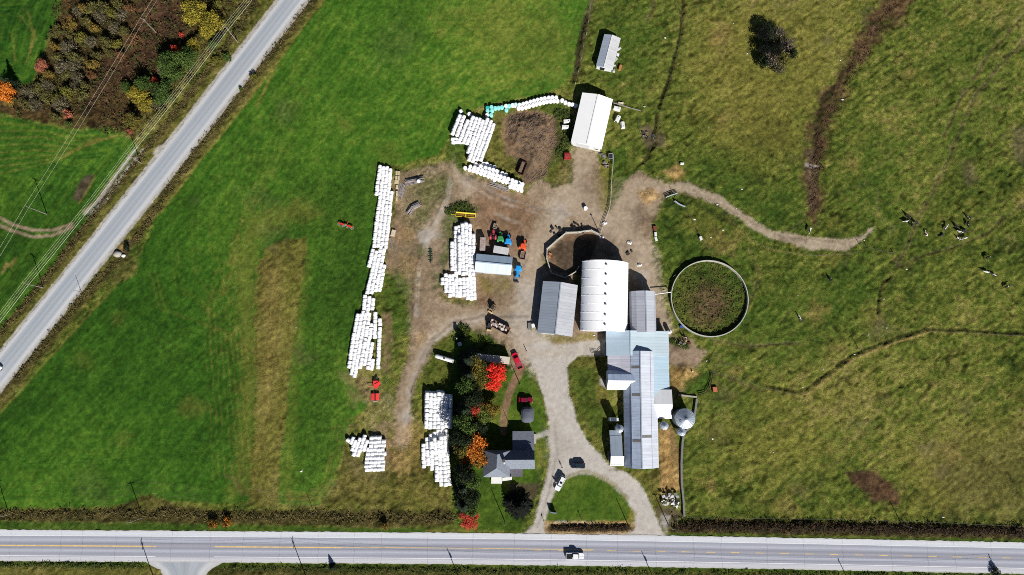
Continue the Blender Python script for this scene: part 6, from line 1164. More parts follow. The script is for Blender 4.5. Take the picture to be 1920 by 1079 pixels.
def tractor(px0, px1, L, colr, label, wheelcol=None, cab=True, z_=0.0, loader=False, scale=1.0):
    A, B_ = Vector(W(*px0, 1.4)), Vector(W(*px1, 1.4)); m = (A + B_) / 2; rz = math.atan2((B_ - A).y, (B_ - A).x) - math.pi / 2
    t = thing('tractor', label, 'tractor', (m.x, m.y, z_), rz); k = L / 4.2
    MB().box((0, L * .2, 1.15), (.78, L * .46, .7), ch=.1).box((0, L * .42, 1.05), (.7, .2, .62), ch=.05).build('hood', colr, t); MB().box((0, -L * .05, .72), (.5, L * .8, .4), ch=.05).build('chassis', steel_d, t)
    for sx in (-1, 1):
        wheel(t, sx * .82, -L * .24, .82 * k ** .3, .5, wheelcol); wheel(t, sx * .68, L * .33, .48, .32, wheelcol)
        MB().loft([[(sx * .82 + sx * dx, -L * .24 + rr * math.cos(a), .84 + rr * math.sin(a)) for a in [math.pi * i / 10 for i in range(11)]] for dx, rr in ((-.28, .92), (.28, .92), (.28, .88), (-.28, .88))], cap=True).build('fender', colr, t)
    if cab:
        MB().loft([[(x, -L * .2 + y, z) for x, y in sq(w, l, 16, .35)] for w, l, z in ((.68, .72, 1.15), (.72, .78, 1.8), (.64, .7, 2.35))]).build('cab_glass', glass, t); MB().loft([[(x, -L * .2 + y, z) for x, y in sq(w, l, 16, .35)] for w, l, z in ((.78, .86, 2.35), (.8, .88, 2.45), (.6, .66, 2.54))]).build('cab_roof', colr, t)
        for sx in (-1, 1):
            for sy in (-1, 1): MB().cyl((sx * .66, -L * .2 + sy * .7, 1.1), (sx * .6, -L * .2 + sy * .66, 2.38), .045, n=6).build('cab_post', colr, t)
    else:
        MB().box((0, -L * .2, 1.25), (.5, .5, .12), ch=.04).box((0, -L * .26, 1.5), (.5, .1, .5), ch=.04).build('seat', steel_d, t); MB().cyl((0, -L * .02, 1.35), (0, -L * .06, 1.7), .03, n=6).cyl((0, -L * .055, 1.68), (0, -L * .062, 1.72), .2, n=14).build('steering_wheel', steel_d, t)
        for sx in (-1, 1): MB().cyl((sx * .5, -L * .3, 1.0), (sx * .5, -L * .3, 2.2), .04, n=6).build('roll_bar', steel_d, t)
    MB().cyl((.25, L * .3, 1.45), (.25, L * .3, 2.15), .05, n=8).build('exhaust_pipe', steel_d, t)
    if loader:
        for sx in (-1, 1): MB().cyl((sx * .5, 0, 1.4), (sx * .5, L * .55, .9), .07, n=6).cyl((sx * .5, L * .55, .9), (sx * .5, L * .72, .35), .06, n=6).build('loader_arm', colr, t)
        MB().box((0, L * .78, .35), (1.7, .5, .55), ch=.05, top=.8).build('bucket', steel_d, t)
    return t
cr_ = mat('faded_red_paint', C(196, 66, 84), .5, .3, 2, col2=C(120, 40, 44)); cg = mat('green_tractor_paint', C(62, 150, 86), .45, .15, 2); cb_ = mat('sky_blue_paint', C(44, 158, 230), .4, .15, 2); co = mat('orange_tractor_paint', C(238, 92, 50), .4, .12, 2); yl = mat('yellow_rim_paint', C(214, 190, 60), .5); cdg = mat('dark_green_paint', C(28, 70, 44), .5, .2, 2)
tractor((924.5, 448), (925.5, 431), 3.4, cr_, 'faded red tractor without cab beside the green tractor', cab=False)
tractor((938.5, 456), (937.5, 433), 3.9, cg, 'green tractor between the red and the blue tractors', yl)
t = tractor((952.5, 459), (953.5, 440), 3.8, cb_, 'sky blue tractor at the end of the row by the white box', chrome)
tractor((979, 468), (984.5, 450), 3.7, co, 'orange tractor standing alone on the brown yard', chrome)
tractor((973, 497), (969, 521), 4.2, cb_, 'light blue loader tractor parked off the east end of the tractor shed', chrome, loader=True)
def cart(px0, px1, Wd, h, name, label, colr, load=None, zf=.7, cat='wagon', wheels=4, sidem=None):
    A, B_ = Vector(W(*px0, 1.0)), Vector(W(*px1, 1.0)); m = (A + B_) / 2; d = B_ - A; L = d.length; rz = math.atan2(d.y, d.x) - math.pi / 2; x, y = m
    t = thing(name, label, cat, (x, y, gz(x, y)), rz)
    MB().box((0, 0, zf), (Wd, L, .1)).build('floor', mat('worn_boards', C(130, 112, 96), .9, .3, 2), t); MB().box((0, 0, zf - .15), (Wd * .4, L, .2)).build('chassis', steel_d, t)
    if h:
        for s in (-1, 1): MB().box((s * (Wd / 2 - .04), 0, zf + h / 2 + .02), (.08, L, h)).build('side_board', sidem or colr, t); MB().box((0, s * (L / 2 - .04), zf + h / 2 + .02), (Wd - .17, .08, h)).build('end_board', sidem or colr, t)
    for sx in (-1, 1):
        for sy in ((-.33, .33) if wheels == 4 else (-.12,)): wheel(t, sx * (Wd / 2 - .02), sy * L, min(.38, zf - .05), .2, steel_d)
    MB().cyl((0, L / 2, zf - .2), (0, L / 2 + 1.1, .35), .06, n=6).build('drawbar', steel_d, t)
    return t, L, zf
brn = mat('rusty_brown_paint', C(96, 52, 42), .85, .4, 1.6, col2=C(60, 30, 26)); pinkg = mat('rust_pink_steel', C(176, 140, 132), .8, .3, 1.5)
cart((979, 487), (982, 472), 1.7, .5, 'spreader_wagon', 'small rusty pinkish wagon behind the orange tractor', pinkg)[0]
cart((927, 429), (929.5, 420), 1.2, .35, 'trailer', 'tiny grey flatbed trailer in front of the faded red tractor', mat('pale_grey_boards', C(190, 184, 176), .8), wheels=2)
t, L, zf = cart((917, 602), (954, 622), 2.4, .85, 'dump_wagon', 'long dark red wagon loaded with scrap beside the skid loader', mat('oxblood_paint', C(84, 34, 34), .8, .3, 2)); r_ = random.Random(9)
for k in range(26):
    c_ = r_.choice([C(170, 140, 130), C(206, 190, 184), C(120, 80, 70), C(90, 84, 80), C(226, 222, 220)]); MB().box((r_.uniform(-.8, .8), r_.uniform(-L / 2 + .6, L / 2 - .6), zf + r_.uniform(.2, .95)), (r_.uniform(.3, .9), r_.uniform(.3, 1.2), r_.uniform(.1, .5)), r_.uniform(0, 3), ch=.03, tilt=('X', r_.uniform(-.5, .5))).build('scrap_piece', mat('scrap_%d' % (int(c_[0] * 1000)), c_, .8, .3, 2), t)
cart((975, 328), (984, 305), 1.9, .8, 'manure_spreader', 'rusty brown spreader tipped out at the foot of the earth heap', brn, zf=.8)
t, L, zf = cart((1064, 299), (1063.5, 287), 2.1, .55, 'gravity_wagon', 'bright red wagon standing west of the machine shed lane', mat('tomato_red_paint', C(176, 62, 58), .6, .25, 1.5))
MB().box((0, 0, 1.1), (1.9, L - .3, .5), ch=.05, top=.9).build('seed_box', mat('tomato_red_paint', None), t); MB().box((0, .2, 1.4), (2.0, .12, .06)).build('lid_bar', steel_d, t)
def skid(px, py, rz, label, colr):
    x, y = W(px, py, 1); t = thing('skid_loader', label, 'loader', (x, y, 0), rz)
    MB().box((0, -.2, .75), (1.1, 2.0, .7), ch=.08).build('body', colr, t); MB().box((0, 0, 1.5), (.95, 1.1, .8), ch=.05).build('cab', glass, t); MB().box((0, 0, 1.95), (1.05, 1.25, .1), ch=.03).build('cab_roof', steel_d, t)
    for sx in (-1, 1):
        for sy in (-.6, .45): wheel(t, sx * .72, sy - .1, .4, .3, colr)
        MB().cyl((sx * .58, -1.1, 1.35), (sx * .58, .9, 1.2), .07, n=6).cyl((sx * .58, .9, 1.2), (sx * .58, 1.35, .45), .07, n=6).build('lift_arm', colr, t)
    MB().box((0, 1.55, .35), (1.7, .55, .5), ch=.05, top=.85).build('bucket', mat('sandy_worn_steel', C(214, 186, 138), .7, .2, 2), t); return t
skid(918, 610, R(172), 'tan and black skid loader at the end of the scrap wagon', mat('dark_loader_paint', C(56, 54, 54), .6)); skid(923.5, 577.5, R(150), 'small tan skid loader alone on the yard below the square bale heap', mat('tan_loader_paint', C(176, 148, 108), .6))
# red mower pair
mred = mat('coral_red_paint', C(240, 66, 66), .45, .12, 2)
def mower(px, py, rz, label, two=False):
    x, y = W(px, py, 1.0); t = thing('disc_mower', label, 'mower', (x, y, gz(x, y)), rz)
    if two:
        for sx in (-1, 1): MB().box((sx * .72, 0, .8), (1.05, 2.2, .16), ch=.06, tilt=('Y', sx * .12)).build('deck_cover', mred, t)
        MB().box((0, 0, .75), (.25, 2.5, .3), ch=.04).build('frame', steel_d, t); MB().cyl((-.7, -1.3, .5), (.7, -1.3, .5), .22, n=12).build('roller', chrome, t)
    else:
        MB().prism([(-.95, .95), (-1.1, -.1), (-.9, -.25), (-.75, -1.3), (.2, -1.55), (.7, -.8), (1.25, -.2), (1.2, .5), (.6, 1.0)], .75, .95).build('deck_cover', mred, t); MB().box((.2, .1, 1.05), (1.6, .35, .22), .5, ch=.06).build('gearbox', mred, t); MB().cyl((-.7, -.75, .9), (-2.6, -.85, .8), .08, n=8).build('drawbar_arm', mat('salmon_bar', C(230, 120, 84), .5), t)
        MB().prism([(-.75, 1.0), (.75, 1.0), (.12, 2.3), (-.12, 2.3)], .5, .62).build('hitch_frame', steel_d, t)
    for sx in (-1, 1): wheel(t, sx * 1.05, -.4 if not two else 1.2, .36, .24, steel_d)
mower(705.5, 720, 0.0, 'coral red disc mower with sideways arm south of the broad bale heap'); mower(703, 744.5, 0.03, 'coral red twin deck mower parked behind the disc mower', True)
# tedder in the field
x, y = W(649, 423); t = thing('hay_tedder', 'orange red hay tedder with wheel rakes out on the green field', 'hay rake', (x, y, gz(x, y)), R(-17)); tr_ = mat('orange_red_paint', C(224, 60, 40), .5, .15, 2)
MB().box((0, 0, .75), (4.8, .34, .24), ch=.04).build('beam', tr_, t); MB().cyl((.3, 0, .75), (.4, 1.5, .5), .09, n=8).build('drawbar', tr_, t); MB().box((0, -.1, .95), (.6, .7, .3), ch=.05).build('gearbox', chrome, t); MB().box((-1.5, -.1, .9), (1.3, .5, .12), ch=.03).build('guard', tr_, t); MB().box((1.5, -.1, .9), (1.3, .5, .12), ch=.03).build('guard', tr_, t)
for k in (-2.2, -.8, .8, 2.2):
    a_ = MB().cyl((k, 0, .75), (k, -.25, .55), .07, n=6).build('rotor', tr_, t); mb = MB()
    for i in range(8): mb.cyl((k, -.25, .5), (k + .62 * math.cos(i * .785), -.25 + .62 * math.sin(i * .785), .34), .03, n=4)
    mb.ring([(k + .6 * math.cos(i * .45), -.25 + .6 * math.sin(i * .45)) for i in range(14)], .05, .32, .37); mb.build('tine_wheel', mat('pale_tines', C(196, 186, 170), .6), a_)
for k in (-1.4, 1.4): wheel(t, k, -.5, .3, .18, chrome)
# yellow header
m, a, hx, hl = frame([(855, 396.5), (891.5, 399.5), (891, 408.5), (854.5, 405.5)], .9, .9, 'EW'); t = thing('crop_header', 'long yellow crop header lying on the weeds north of the bale heap', 'farm machine', (m.x, m.y, 0), a); ye = mat('harvest_yellow', C(236, 208, 66), .5, .12, 1.5)
MB().cyl((-hx + .25, -hl, .75), (-hx + .25, hl, .75), .26, n=12).build('auger_tube', ye, t); MB().box((hx - .1, 0, .4), (.16, hl * 2, .16), ch=.03).build('cutter_bar', ye, t)
for y_ in (-hl, 0, hl): MB().box((0, y_, .55), (hx * 2, .14, .35), ch=.03).build('end_plate', ye, t)
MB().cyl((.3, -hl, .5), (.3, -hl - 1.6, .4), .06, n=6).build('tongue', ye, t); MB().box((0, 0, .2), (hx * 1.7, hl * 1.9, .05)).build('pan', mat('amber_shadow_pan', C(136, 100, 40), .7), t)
# dark harrow
x, y = W(808, 481); t = thing('harrow', 'dark green narrow harrow standing on the worn grass west of the tall bale heap', 'farm machine', (x, y, 0), R(2))
MB().box((0, 0, .5), (.22, 5.2, .2)).build('spine', cdg, t)
for k in (-1.7, -.5, .8, 1.8): MB().box((0, k, .55), (1.5 if k < 1 else 1.1, .16, .14)).build('crossbar', cdg, t); MB().cyl((.3, k, .5), (.3, k - .2, .05), .05, n=5).build('tine', steel_d, t); MB().cyl((-.4, k, .5), (-.4, k - .2, .05), .05, n=5).build('tine', steel_d, t)
# atv beside the grey barn
x, y = W(998.5, 613, .8); t = thing('utility_cart', 'small white utility cart in the shade west of the grey barn', 'utility cart', (x, y, 0), R(5)); MB().box((.2, .3, .7), (1.1, 1.5, .5), ch=.12).build('body', pw, t); MB().box((.15, -.8, .75), (1.2, 1.0, .35), ch=.05).build('cargo_box', mat('beige_box', C(180, 170, 140), .7), t)
for sx in (-1, 1):
    for sy in (-1, 1): wheel(t, .15 + sx * .6, sy * .85 - .1, .3, .2)
x, y = W(992.5, 612, .4); t = thing('pallet_stack', 'short stack of grey pallets beside the white utility cart', 'pallets', (x, y, 0), R(3))
for k in range(4): MB().box((0, 0, .08 + k * .14), (.9, 2.2, .1)).build('pallet', concd, t)
x, y = W(859, 640, .6); t = thing('liquid_tote', 'white caged liquid tote in the shade by the tree row', 'tank', *[(*W(862, 645.5, .9), 0)], R(25)); MB().box((0, 0, .7), (1.15, 1.15, 1.05), ch=.06).build('bottle', mat('milky_plastic', C(226, 230, 234), .4, .05), t); MB().cyl((0, 0, 1.22), (0, 0, 1.3), .14, n=12).build('cap', steel_d, t); MB().box((0, 0, .08), (1.2, 1.2, .14)).build('pallet', grey_w, t)
x, y = W(857, 635.5, .9); t = thing('drum', 'blue drum with pale lid touching the white liquid tote', 'drum', (x, y, 0)); MB().loft([[(r * math.cos(2 * math.pi * i / 16), r * math.sin(2 * math.pi * i / 16), z) for i in range(16)] for r, z in ((.36, -.05), (.38, .3), (.38, .8), (.34, .95))]).build('body', mat('navy_plastic', C(22, 44, 110), .4), t); MB().cyl((0, 0, .94), (0, 0, 1.0), .3, n=14).build('lid', trimw, t)
m, a, hx, hl = frame([(815.5, 662.5), (851, 673), (850.5, 682.5), (815, 671.5)], 1.5, 1.5, 'EW'); t = thing('tank_trailer', 'long white rounded tank trailer parked on the grass beside the tree row', 'tank trailer', (m.x, m.y, 0), a)
MB().loft([[(hx * .86 * k * math.cos(2 * math.pi * i / 18), y_, 1.35 + .62 * k * math.sin(2 * math.pi * i / 18)) for i in range(18)] for y_, k in ((-hl, .45), (-hl + .3, .82), (-hl + .8, 1), (hl - .2, 1), (hl, .9))]).build('tank', mat('white_tank_paint', C(226, 228, 228), .4, .1, .8), t, smooth=True); MB().cyl((0, 0, 1.9), (0, 0, 2.1), .3, n=14).build('manhole', steel_d, t)
for sx in (-1, 1):
    for k in (0, 1): wheel(t, sx * hx * .8, hl * .3 + k * .9, .42, .24)
MB().box((0, 0, .6), (.6, hl * 2, .2)).build('chassis', steel_d, t)
# calf hutches
def hutch(px, py, rz, label):
    x, y = W(px, py, .7); t = thing('calf_hutch', label, 'calf hutch', (x, y, gz(x, y)), rz, None)
    MB().loft([[(w, y_, z) for w, z in ((-.72 * k, -.05), (-.7 * k, .7 * k), (-.45 * k, 1.2 * k), (.45 * k, 1.2 * k), (.7 * k, .7 * k), (.72 * k, -.05))] for y_, k in ((-1.15, .93), (-1.0, 1), (1.0, 1), (1.15, .95))]).build('shell', trimw, t); MB().box((0, 1.14, .5), (.8, .04, .95)).build('doorway', dark_door, t); MB().cyl((0, -.5, 1.15), (0, -.5, 1.26), .14, n=10).build('vent_cap', steel_d, t)
hutch(1157, 204, R(75), 'white calf hutch nearest the northeast corner of the machine shed'); hutch(1158, 223.5, R(155), 'white calf hutch in the middle of the three east of the machine shed'); hutch(1168, 234.5, R(5), 'white calf hutch farthest east of the machine shed'); hutch(1063, 227.5, R(95), 'white calf hutch half in the shadow west of the machine shed'); hutch(1060, 238.5, R(88), 'white calf hutch in sunlight west of the machine shed')
# row of concrete blocks, pole piles
cblk = mat('buff_concrete_block', C(206, 192, 158), .9, .15, 2)
for i, (px, py, w_, l_, lb_) in enumerate([(743.5, 324.5, .62, 1.35, 'buff concrete block, northwest one of the first four beside the western heap'), (747.5, 324.8, .6, 1.3, 'buff concrete block, northeast one of the first four beside the western heap'), (743, 333.5, .62, 1.3, 'buff concrete block, southwest one of the first four beside the western heap'), (747.3, 333.5, .62, 1.3, 'buff concrete block, southeast one of the first four beside the western heap'), (743.5, 341, 1.35, 1.25, 'square buff concrete block below the first four blocks'), (744.6, 350.5, .7, 1.3, 'buff concrete block just south of the square one'), (744, 363, .62, 1.6, 'longer buff concrete block against the spread grey poles'), (743.5, 372.3, .6, 1.3, 'last buff concrete block at the south end of the line')]):
    x, y = W(px, py, .5); t = MB().box((0, 0, .3), (w_, l_, .62), ch=.03).box((0, 0, .66), (w_ * .2, l_ * .3, .12)).build('concrete_block', cblk); t.location = (x, y, 0); t.rotation_euler = (0, 0, rng.uniform(-.06, .06)); tag(t, lb_, 'concrete block')
pg = mat('silvery_pole_wood', C(168, 160, 158), .9, .3, 3)
def poles(px0, px1, n, spread, label, ln, h=.8, bend=0):
    A, B_ = Vector(W(*px0)), Vector(W(*px1)); d = (B_ - A); m = (A + B_) / 2; t = thing('pole_pile', label, 'pile of poles', (m.x, m.y, 0), math.atan2(d.y, d.x)); L = d.length
    for i in range(n):
        f = i / (n - 1) - .5; y_ = f * spread + rng.uniform(-.1, .1); z = .1 + h * (1 - abs(2 * f)) * rng.uniform(.4, 1); a_ = rng.uniform(-.07, .07); l2 = L * rng.uniform(.8, 1.05) / 2; o_ = rng.uniform(-.3, .3)
        MB().cyl((o_ - l2, y_ - l2 * a_ - bend, z), (o_, y_ + bend, z + .05), .085, .08, 6).cyl((o_, y_ + bend, z + .05), (o_ + l2, y_ + l2 * a_ - bend, z), .08, .06, 6).build('pole', pg, t)
    return t
poles((761, 342), (795, 336), 22, 2.0, 'pile of silvery poles with a white bale resting on it', 5, 1.1); poles((763, 400), (786, 380), 20, 2.0, 'bent pile of silvery poles south of the other pile', 5, 1.0, .35); poles((748, 372), (756, 344), 12, 1.9, 'grey poles spread flat beside the buff concrete blocks', 5, .15)
poles((916, 344), (955, 357), 10, 1.6, 'scattered grey poles south of the curved bale row', 5, .15)
o = bpy.data.objects.new('hay_bale', STD[1]); COL.objects.link(o); o.location = (*W(784.5, 339.5, 1.6), 1.15); o.scale = (.9, .9, .5); tag(o, 'white wrapped bale lying on the pile of silvery poles', 'hay bale')
x, y = W(737, 437, .5); t = MB().box((0, 0, .3), (1.3, 2.2, .6), R(-12), ch=.04).box((0, 0, .64), (1.1, 2.0, .08), R(-12)).build('concrete_slab', mat('pink_buff_slab', C(214, 198, 176), .9), None); t.location = (x, y, 0); tag(t, 'pinkish buff slab east of the gap in the western heap', 'concrete slab')
t = thing('steel_beam', 'pale steel beam lying beside the western heap', 'beam', (*W(734.5, 458), 0), R(104)); MB().box((0, 0, .2), (4.2, .5, .06)).box((0, 0, .05), (4.2, .5, .06)).box((0, 0, .12), (4.2, .08, .2)).build('beam', concd, t)
# clutter round the yard
junkm = [brn, steel_d, concd, grey_w, mat('rust', C(126, 74, 52), .9, .3, 2)]
def clutter(px, py, label, n, sp_, ms, nm='scrap_heap', cat='scrap heap', hh=.6):
    x, y = W(px, py); t = thing(nm, label, cat, (x, y, gz(x, y)))
    for k in range(n): MB().box((rng.uniform(-sp_, sp_), rng.uniform(-sp_, sp_) * .8, rng.uniform(.1, hh)), (rng.uniform(.25, .9), rng.uniform(.25, 1.1), rng.uniform(.06, .4)), rng.uniform(0, 3), tilt=('X', rng.uniform(-.6, .6))).build('scrap_piece', rng.choice(ms), t)
    return t
wtm = [mat('white_plastic_scrap', C(232, 230, 228), .5, .1), mat('grey_plastic_scrap', C(176, 172, 172), .6), mat('lilac_plastic_scrap', C(206, 198, 204), .5)]
clutter(1256, 938, 'heap of white plastic rubbish beside the concrete curb', 46, 2.6, wtm + [steel_d, wtm[0]], 'rubbish_heap', 'rubbish heap', .9); clutter(1137, 309, 'broken timber and rubble beside the pipe fence', 12, 1.3, [pg, brn, concd]); clutter(1128, 293, 'grey stones and scrap south of the machine shed', 9, 1.0, [concd, grey_w]); clutter(1216, 256, 'dark debris in the crossing of the two ditches', 10, 2.2, [concd, steel_d, grey_w]); clutter(1043, 436, 'black tyres and scrap against the north side of the yard wall', 9, 1.8, [steel_d, tyre, tyre]); clutter(1082, 428, 'row of black scrap along the top of the yard wall', 10, 2.0, [steel_d, tyre]); clutter(1280, 640, 'brown straw and timber by the round tank', 14, 1.8, [brn, mat('straw_scrap', C(170, 138, 92), .95), pg]); clutter(1180, 473, 'dark steel rack lying north of the gambrel barn', 4, .8, [steel_d], 'steel_rack', 'rack', .4); clutter(1031, 480, 'orange timber against the inside of the yard wall', 6, .8, [mat('orange_timber', C(190, 130, 84), .9), steel_d])
t = thing('trough_tank', 'small dark water tank with pale frame at the end of the pipe fence', 'tank', (*W(1145, 294, .6), 0)); MB().box((0, 0, .5), (1.2, 1.7, 1.0), ch=.05).build('tank', mat('charcoal_plastic', C(44, 50, 56), .5), t); MB().ring([(-.65, -.9), (.65, -.9), (.65, .9), (-.65, .9)], .07, .95, 1.05).build('frame', trimw, t)
for px, py, w_, l_, rz_, nm, lb_, cm in [(1228, 428, 1.2, 1.5, .2, 'crate', 'rust red crate, top of the three boxes beside the gravel', mat('rust', None)), (1229, 439.5, .8, 1.4, .05, 'crate', 'pale crate in the middle of the three boxes beside the gravel', trimw), (1230, 448.5, .8, 1.3, .3, 'crate', 'tilted pale crate, lowest of the three boxes beside the gravel', trimw), (1340.5, 730.5, 1.4, 1.6, .05, 'crate', 'orange brown box in the paddock east of the manure heap', mat('terracotta', C(190, 112, 78), .8)), (1314, 447, .9, 1.3, .3, 'crate', 'white box on the muddy trail north of the round tank', trimw), (1163, 127, .9, 2.0, -.3, 'crate', 'orange wooden crate at the foot of the calf shed', mat('orange_timber', None)), (1277, 613, .9, .9, .4, 'crate', 'small blue crate against the round tank', mat('cobalt_plastic', C(56, 92, 176), .5)), (1164, 193.5, 1.9, .6, -.1, 'crate', 'cream feed trough at the corner of the machine shed', mat('cream_plastic', C(226, 220, 190), .6)), (1279, 307, 1.2, .6, 0, 'crate', 'white trough beside the straw north of the cow path', trimw), (1298, 697, .4, .4, 0, 'crate', 'small white bucket on the straw heap', trimw)]:
    x, y = W(px, py, .5); t = thing('crate' if 'bucket' not in lb_ and 'trough' not in lb_ else ('bucket' if 'bucket' in lb_ else 'feed_trough'), lb_, 'bucket' if 'bucket' in lb_ else ('trough' if 'trough' in lb_ else 'crate'), (x, y, gz(x, y)), rz_); MB().box((0, 0, .35), (w_, l_, .7), ch=.04).build('body', cm, t); MB().box((0, 0, .71), (w_ * .86, l_ * .86, .05)).build('lid', cm, t)
for px, py in [(1134, 418.5), (1128, 445), (1180, 455), (1199, 497)]:
    x, y = W(px, py, .2); mb = MB()
    for k in range(7): mb.loft([[(rng.gauss(0, .1) + (k - 3) * .12 + .45 * math.cos(i * .785) * q, rng.gauss(0, .15) + rng.uniform(-.05, .05) + .4 * math.sin(i * .785) * q, z) for i in range(8)] for q, z in ((1, 0), (.8, .25), (.3, .4))])
    o = mb.build('plastic_wrap', wtm[0]); o.location = (x, y, gz(x, y)); tag(o, 'crumpled heap of white plastic wrap on the gravel around the arched barn', 'plastic wrap', 'crumpled wrap heaps on the gravel')
r_ = random.Random(21)
for px, py in [(1375, 45), (1401, 101), (1328, 240), (1345, 384), (1391, 355), (1381, 391), (1355, 432), (1302, 412), (1333, 445), (1208, 200), (1247, 72), (1250, 134), (1576, 113), (1580, 187), (1496, 554), (1465, 686), (1603, 665), (1544, 692), (1505, 727), (1336, 823), (1768, 970), (1657, 561), (1662, 615), (1628, 628), (1620, 451), (1700, 505), (1245, 545), (1325, 677), (1114, 629), (565, 884), (555, 615), (1450, 848)]:
    x, y = W(px, py); mb = MB(); s = r_.uniform(.18, .42); mb.loft([[(s * q * (1 + .3 * math.sin(i * 1.9 + px)) * math.cos(i * .9), .7 * s * q * (1 + .3 * math.cos(i * 1.3 + py)) * math.sin(i * .9), z * s) for i in range(7)] for q, z in ((1, -.1), (.9, .35), (.4, .6))]); o = mb.build('stone', wtm[0] if r_.random() < .7 else conc); o.location = (x, y, gz(x, y)); tag(o, 'small pale stone or scrap lying in the grass', 'stone', 'pale stones dotted over the grass')
x, y = W(232, 480, .5)
for px, py, s, lb_ in [(221, 477, 1.3, 'lilac grey boulder beside the white one near the side road'), (232, 480, .7, 'white boulder near the side road')]:
    x, y = W(px, py); o = MB().loft([[(s * q * (1 + .12 * math.sin(i * 2.1)) * math.cos(i * .524), s * .85 * q * math.sin(i * .524), z * s) for i in range(12)] for q, z in ((1, -.1), (1, .3), (.75, .6), (.3, .75))]).build('boulder', conc if s > 1 else trimw, None, True); o.location = (x, y, 0); tag(o, lb_, 'boulder')
# ---------------------------------------------------------------- poles, wires, signs
wood = mat('weathered_pole_wood', C(150, 140, 130), .9, .25, 3); wire_m = mat('aluminium_wire', C(214, 210, 190), .5, .1, 1)
def upole(px, py, h, label, arm=2.4, arm_rz=0.0, base=None, transf=False, n=1, cat='utility pole', name='utility_pole', rr=.16):
    x, y = base if base else W(px, py); t = thing(name, label, cat, (x, y, gz(x, y)), arm_rz)
    MB().cyl((0, 0, -.3), (0, 0, h), rr, rr * .62, 10).build('pole', wood, t)
    if arm:
        for k in range(n):
            z = h - .35 - k * 1.0; MB().box((0, 0, z), (arm, .12, .14)).build('crossarm', wood, t)
            for q in (-.45, -.18, .18, .45): MB().cyl((q * arm, 0, z + .07), (q * arm, 0, z + .28), .05, .035, 8).build('insulator', conc, t)
    if transf: MB().cyl((.36, 0, h - 2.4), (.36, 0, h - 1.5), .26, n=14).build('transformer', mat('grey_transformer', C(120, 124, 128), .5), t)
    return (x, y, h)
def wire(pts, label, nm='power_line', sag=.5):
    mb = MB()
    for (a, b_) in zip(pts, pts[1:]):
        a, b_ = Vector(a), Vector(b_); prev = a
        for k in range(1, 15):
            f = k / 14; p = a.lerp(b_, f); p.z -= sag * 4 * f * (1 - f); mb.cyl(prev, p, 0.02, n=4, cap=False); prev = p
    return tag(mb.build(nm, wire_m), label, 'power line')
av = lambda p: Vector((*W(*p), 0))
dA = av((88, 402)) - av((293, 61.5)); aA = math.atan2(dA.y, dA.x) + math.pi / 2
PA = [upole(293, 61.5, 9.0, 'tall utility pole standing in the brown scrub clearing', 1.8, aA), upole(88, 402, 9.6, 'tall utility pole in the western field above the curved wheel tracks', 1.8, aA)]
def ext(a, b_, k): return tuple(Vector(b_) + (Vector(b_) - Vector(a)) * k)
def offs(p, d, o_, z): n_ = Vector((-d.y, d.x, 0)).normalized() * o_; return (p[0] + n_.x, p[1] + n_.y, z)
for i, (o_, z) in enumerate(((-.75, 9.3), (.75, 9.3))): 
    a0, b0 = offs(PA[0], dA, o_, 8.9), offs(PA[1], dA, o_, 9.5); wire([ext(b0, a0, .9), a0, b0, ext(a0, b0, .9)], ['northern wire of the line crossing the scrub and the western field', 'southern wire of the line crossing the scrub and the western field'][i])
dB = av((81, 539)) - av((446, 80)); aB = math.atan2(dB.y, dB.x) + math.pi / 2
PB = [upole(446, 80, 10, 'utility pole beside the large yellow trees on the side road', 2.4, aB), upole(264.5, 306, 8.4, 'utility pole at the gravelled field entrance of the side road', 2.4, aB), upole(82, 540, 8.6, 'utility pole on the side road verge below the field track', 2.4, aB)]
for i, (o_, dz) in enumerate(((-1.05, 0), (-.4, 0), (.4, 0), (1.05, 0), (0, -1.6))):
    p = [offs(q, dB, o_, q[2] - .1 + dz) for q in PB]; wire([ext(p[1], p[0], .8)] + p + [ext(p[1], p[2], 1.0)], 'roadside wire, ' + ['first', 'second', 'third', 'fourth', 'lowest'][i] + ' of the five beside the side road')
NP = [(17, 965, 8.6, 'utility pole on the north verge at the western end of the main road', 2.0, .06), (267.5, 971, 8.4, 'utility pole on the grassy bump north of the road junction', 2.0, .06), (588.5, 960, 4.6, 'short pole on the verge below the dry field strip', 0, 0), (719, 985, 5.0, 'thin pole behind the small yellow verge bush', 0, 0), (946, 977, 7.2, 'thin utility pole on the front lawn of the farmhouse', 0, 0), (1179, 988, 6.8, 'thin pole at the corner of the turnaround lawn', 0, 0), (1253, 984, 7.4, 'utility pole between the east driveway and the rubbish heap', 1.2, .06), (1690, 983, 5.4, 'short pole in the reeds below the reddish pasture patch', 0, 0), (1408, 968, 2.6, 'thin stake on the pasture edge near the main road', 0, 0), (975, 721, 5.2, 'light pole beside the brown footpath near the maroon car', 0, 0), (954, 793, 3.2, 'short post at the north corner of the farmhouse', 0, 0), (1609, 654, 4.2, 'pole on the bend of the cattle bank', 0, 0), (1262, 519, 3.4, 'short pole northwest of the round tank', 0, 0), (152.5, 548, 4.4, 'short pole at the edge of the side road pavement', 0, 0), (1128.5, 447, 6.5, 'pole at the northeast end of the yard wall', .8, 0), (1265, 370, 3.0, 'short gate post at the start of the cow path', 0, 0), (318, 345, 1.6, 'small marker post on the side road shoulder', 0, 0), (49, 558, 1.0, 'stub post on the western verge of the side road', 0, 0)]
for px, py, h, lb_, ar, arz in NP: upole(px, py, h, lb_, ar, arz, name='utility_pole' if h > 3.5 else 'post', cat='pole' if h <= 7 else 'utility pole', rr=.15 if h > 5 else .09)
SP_ = []
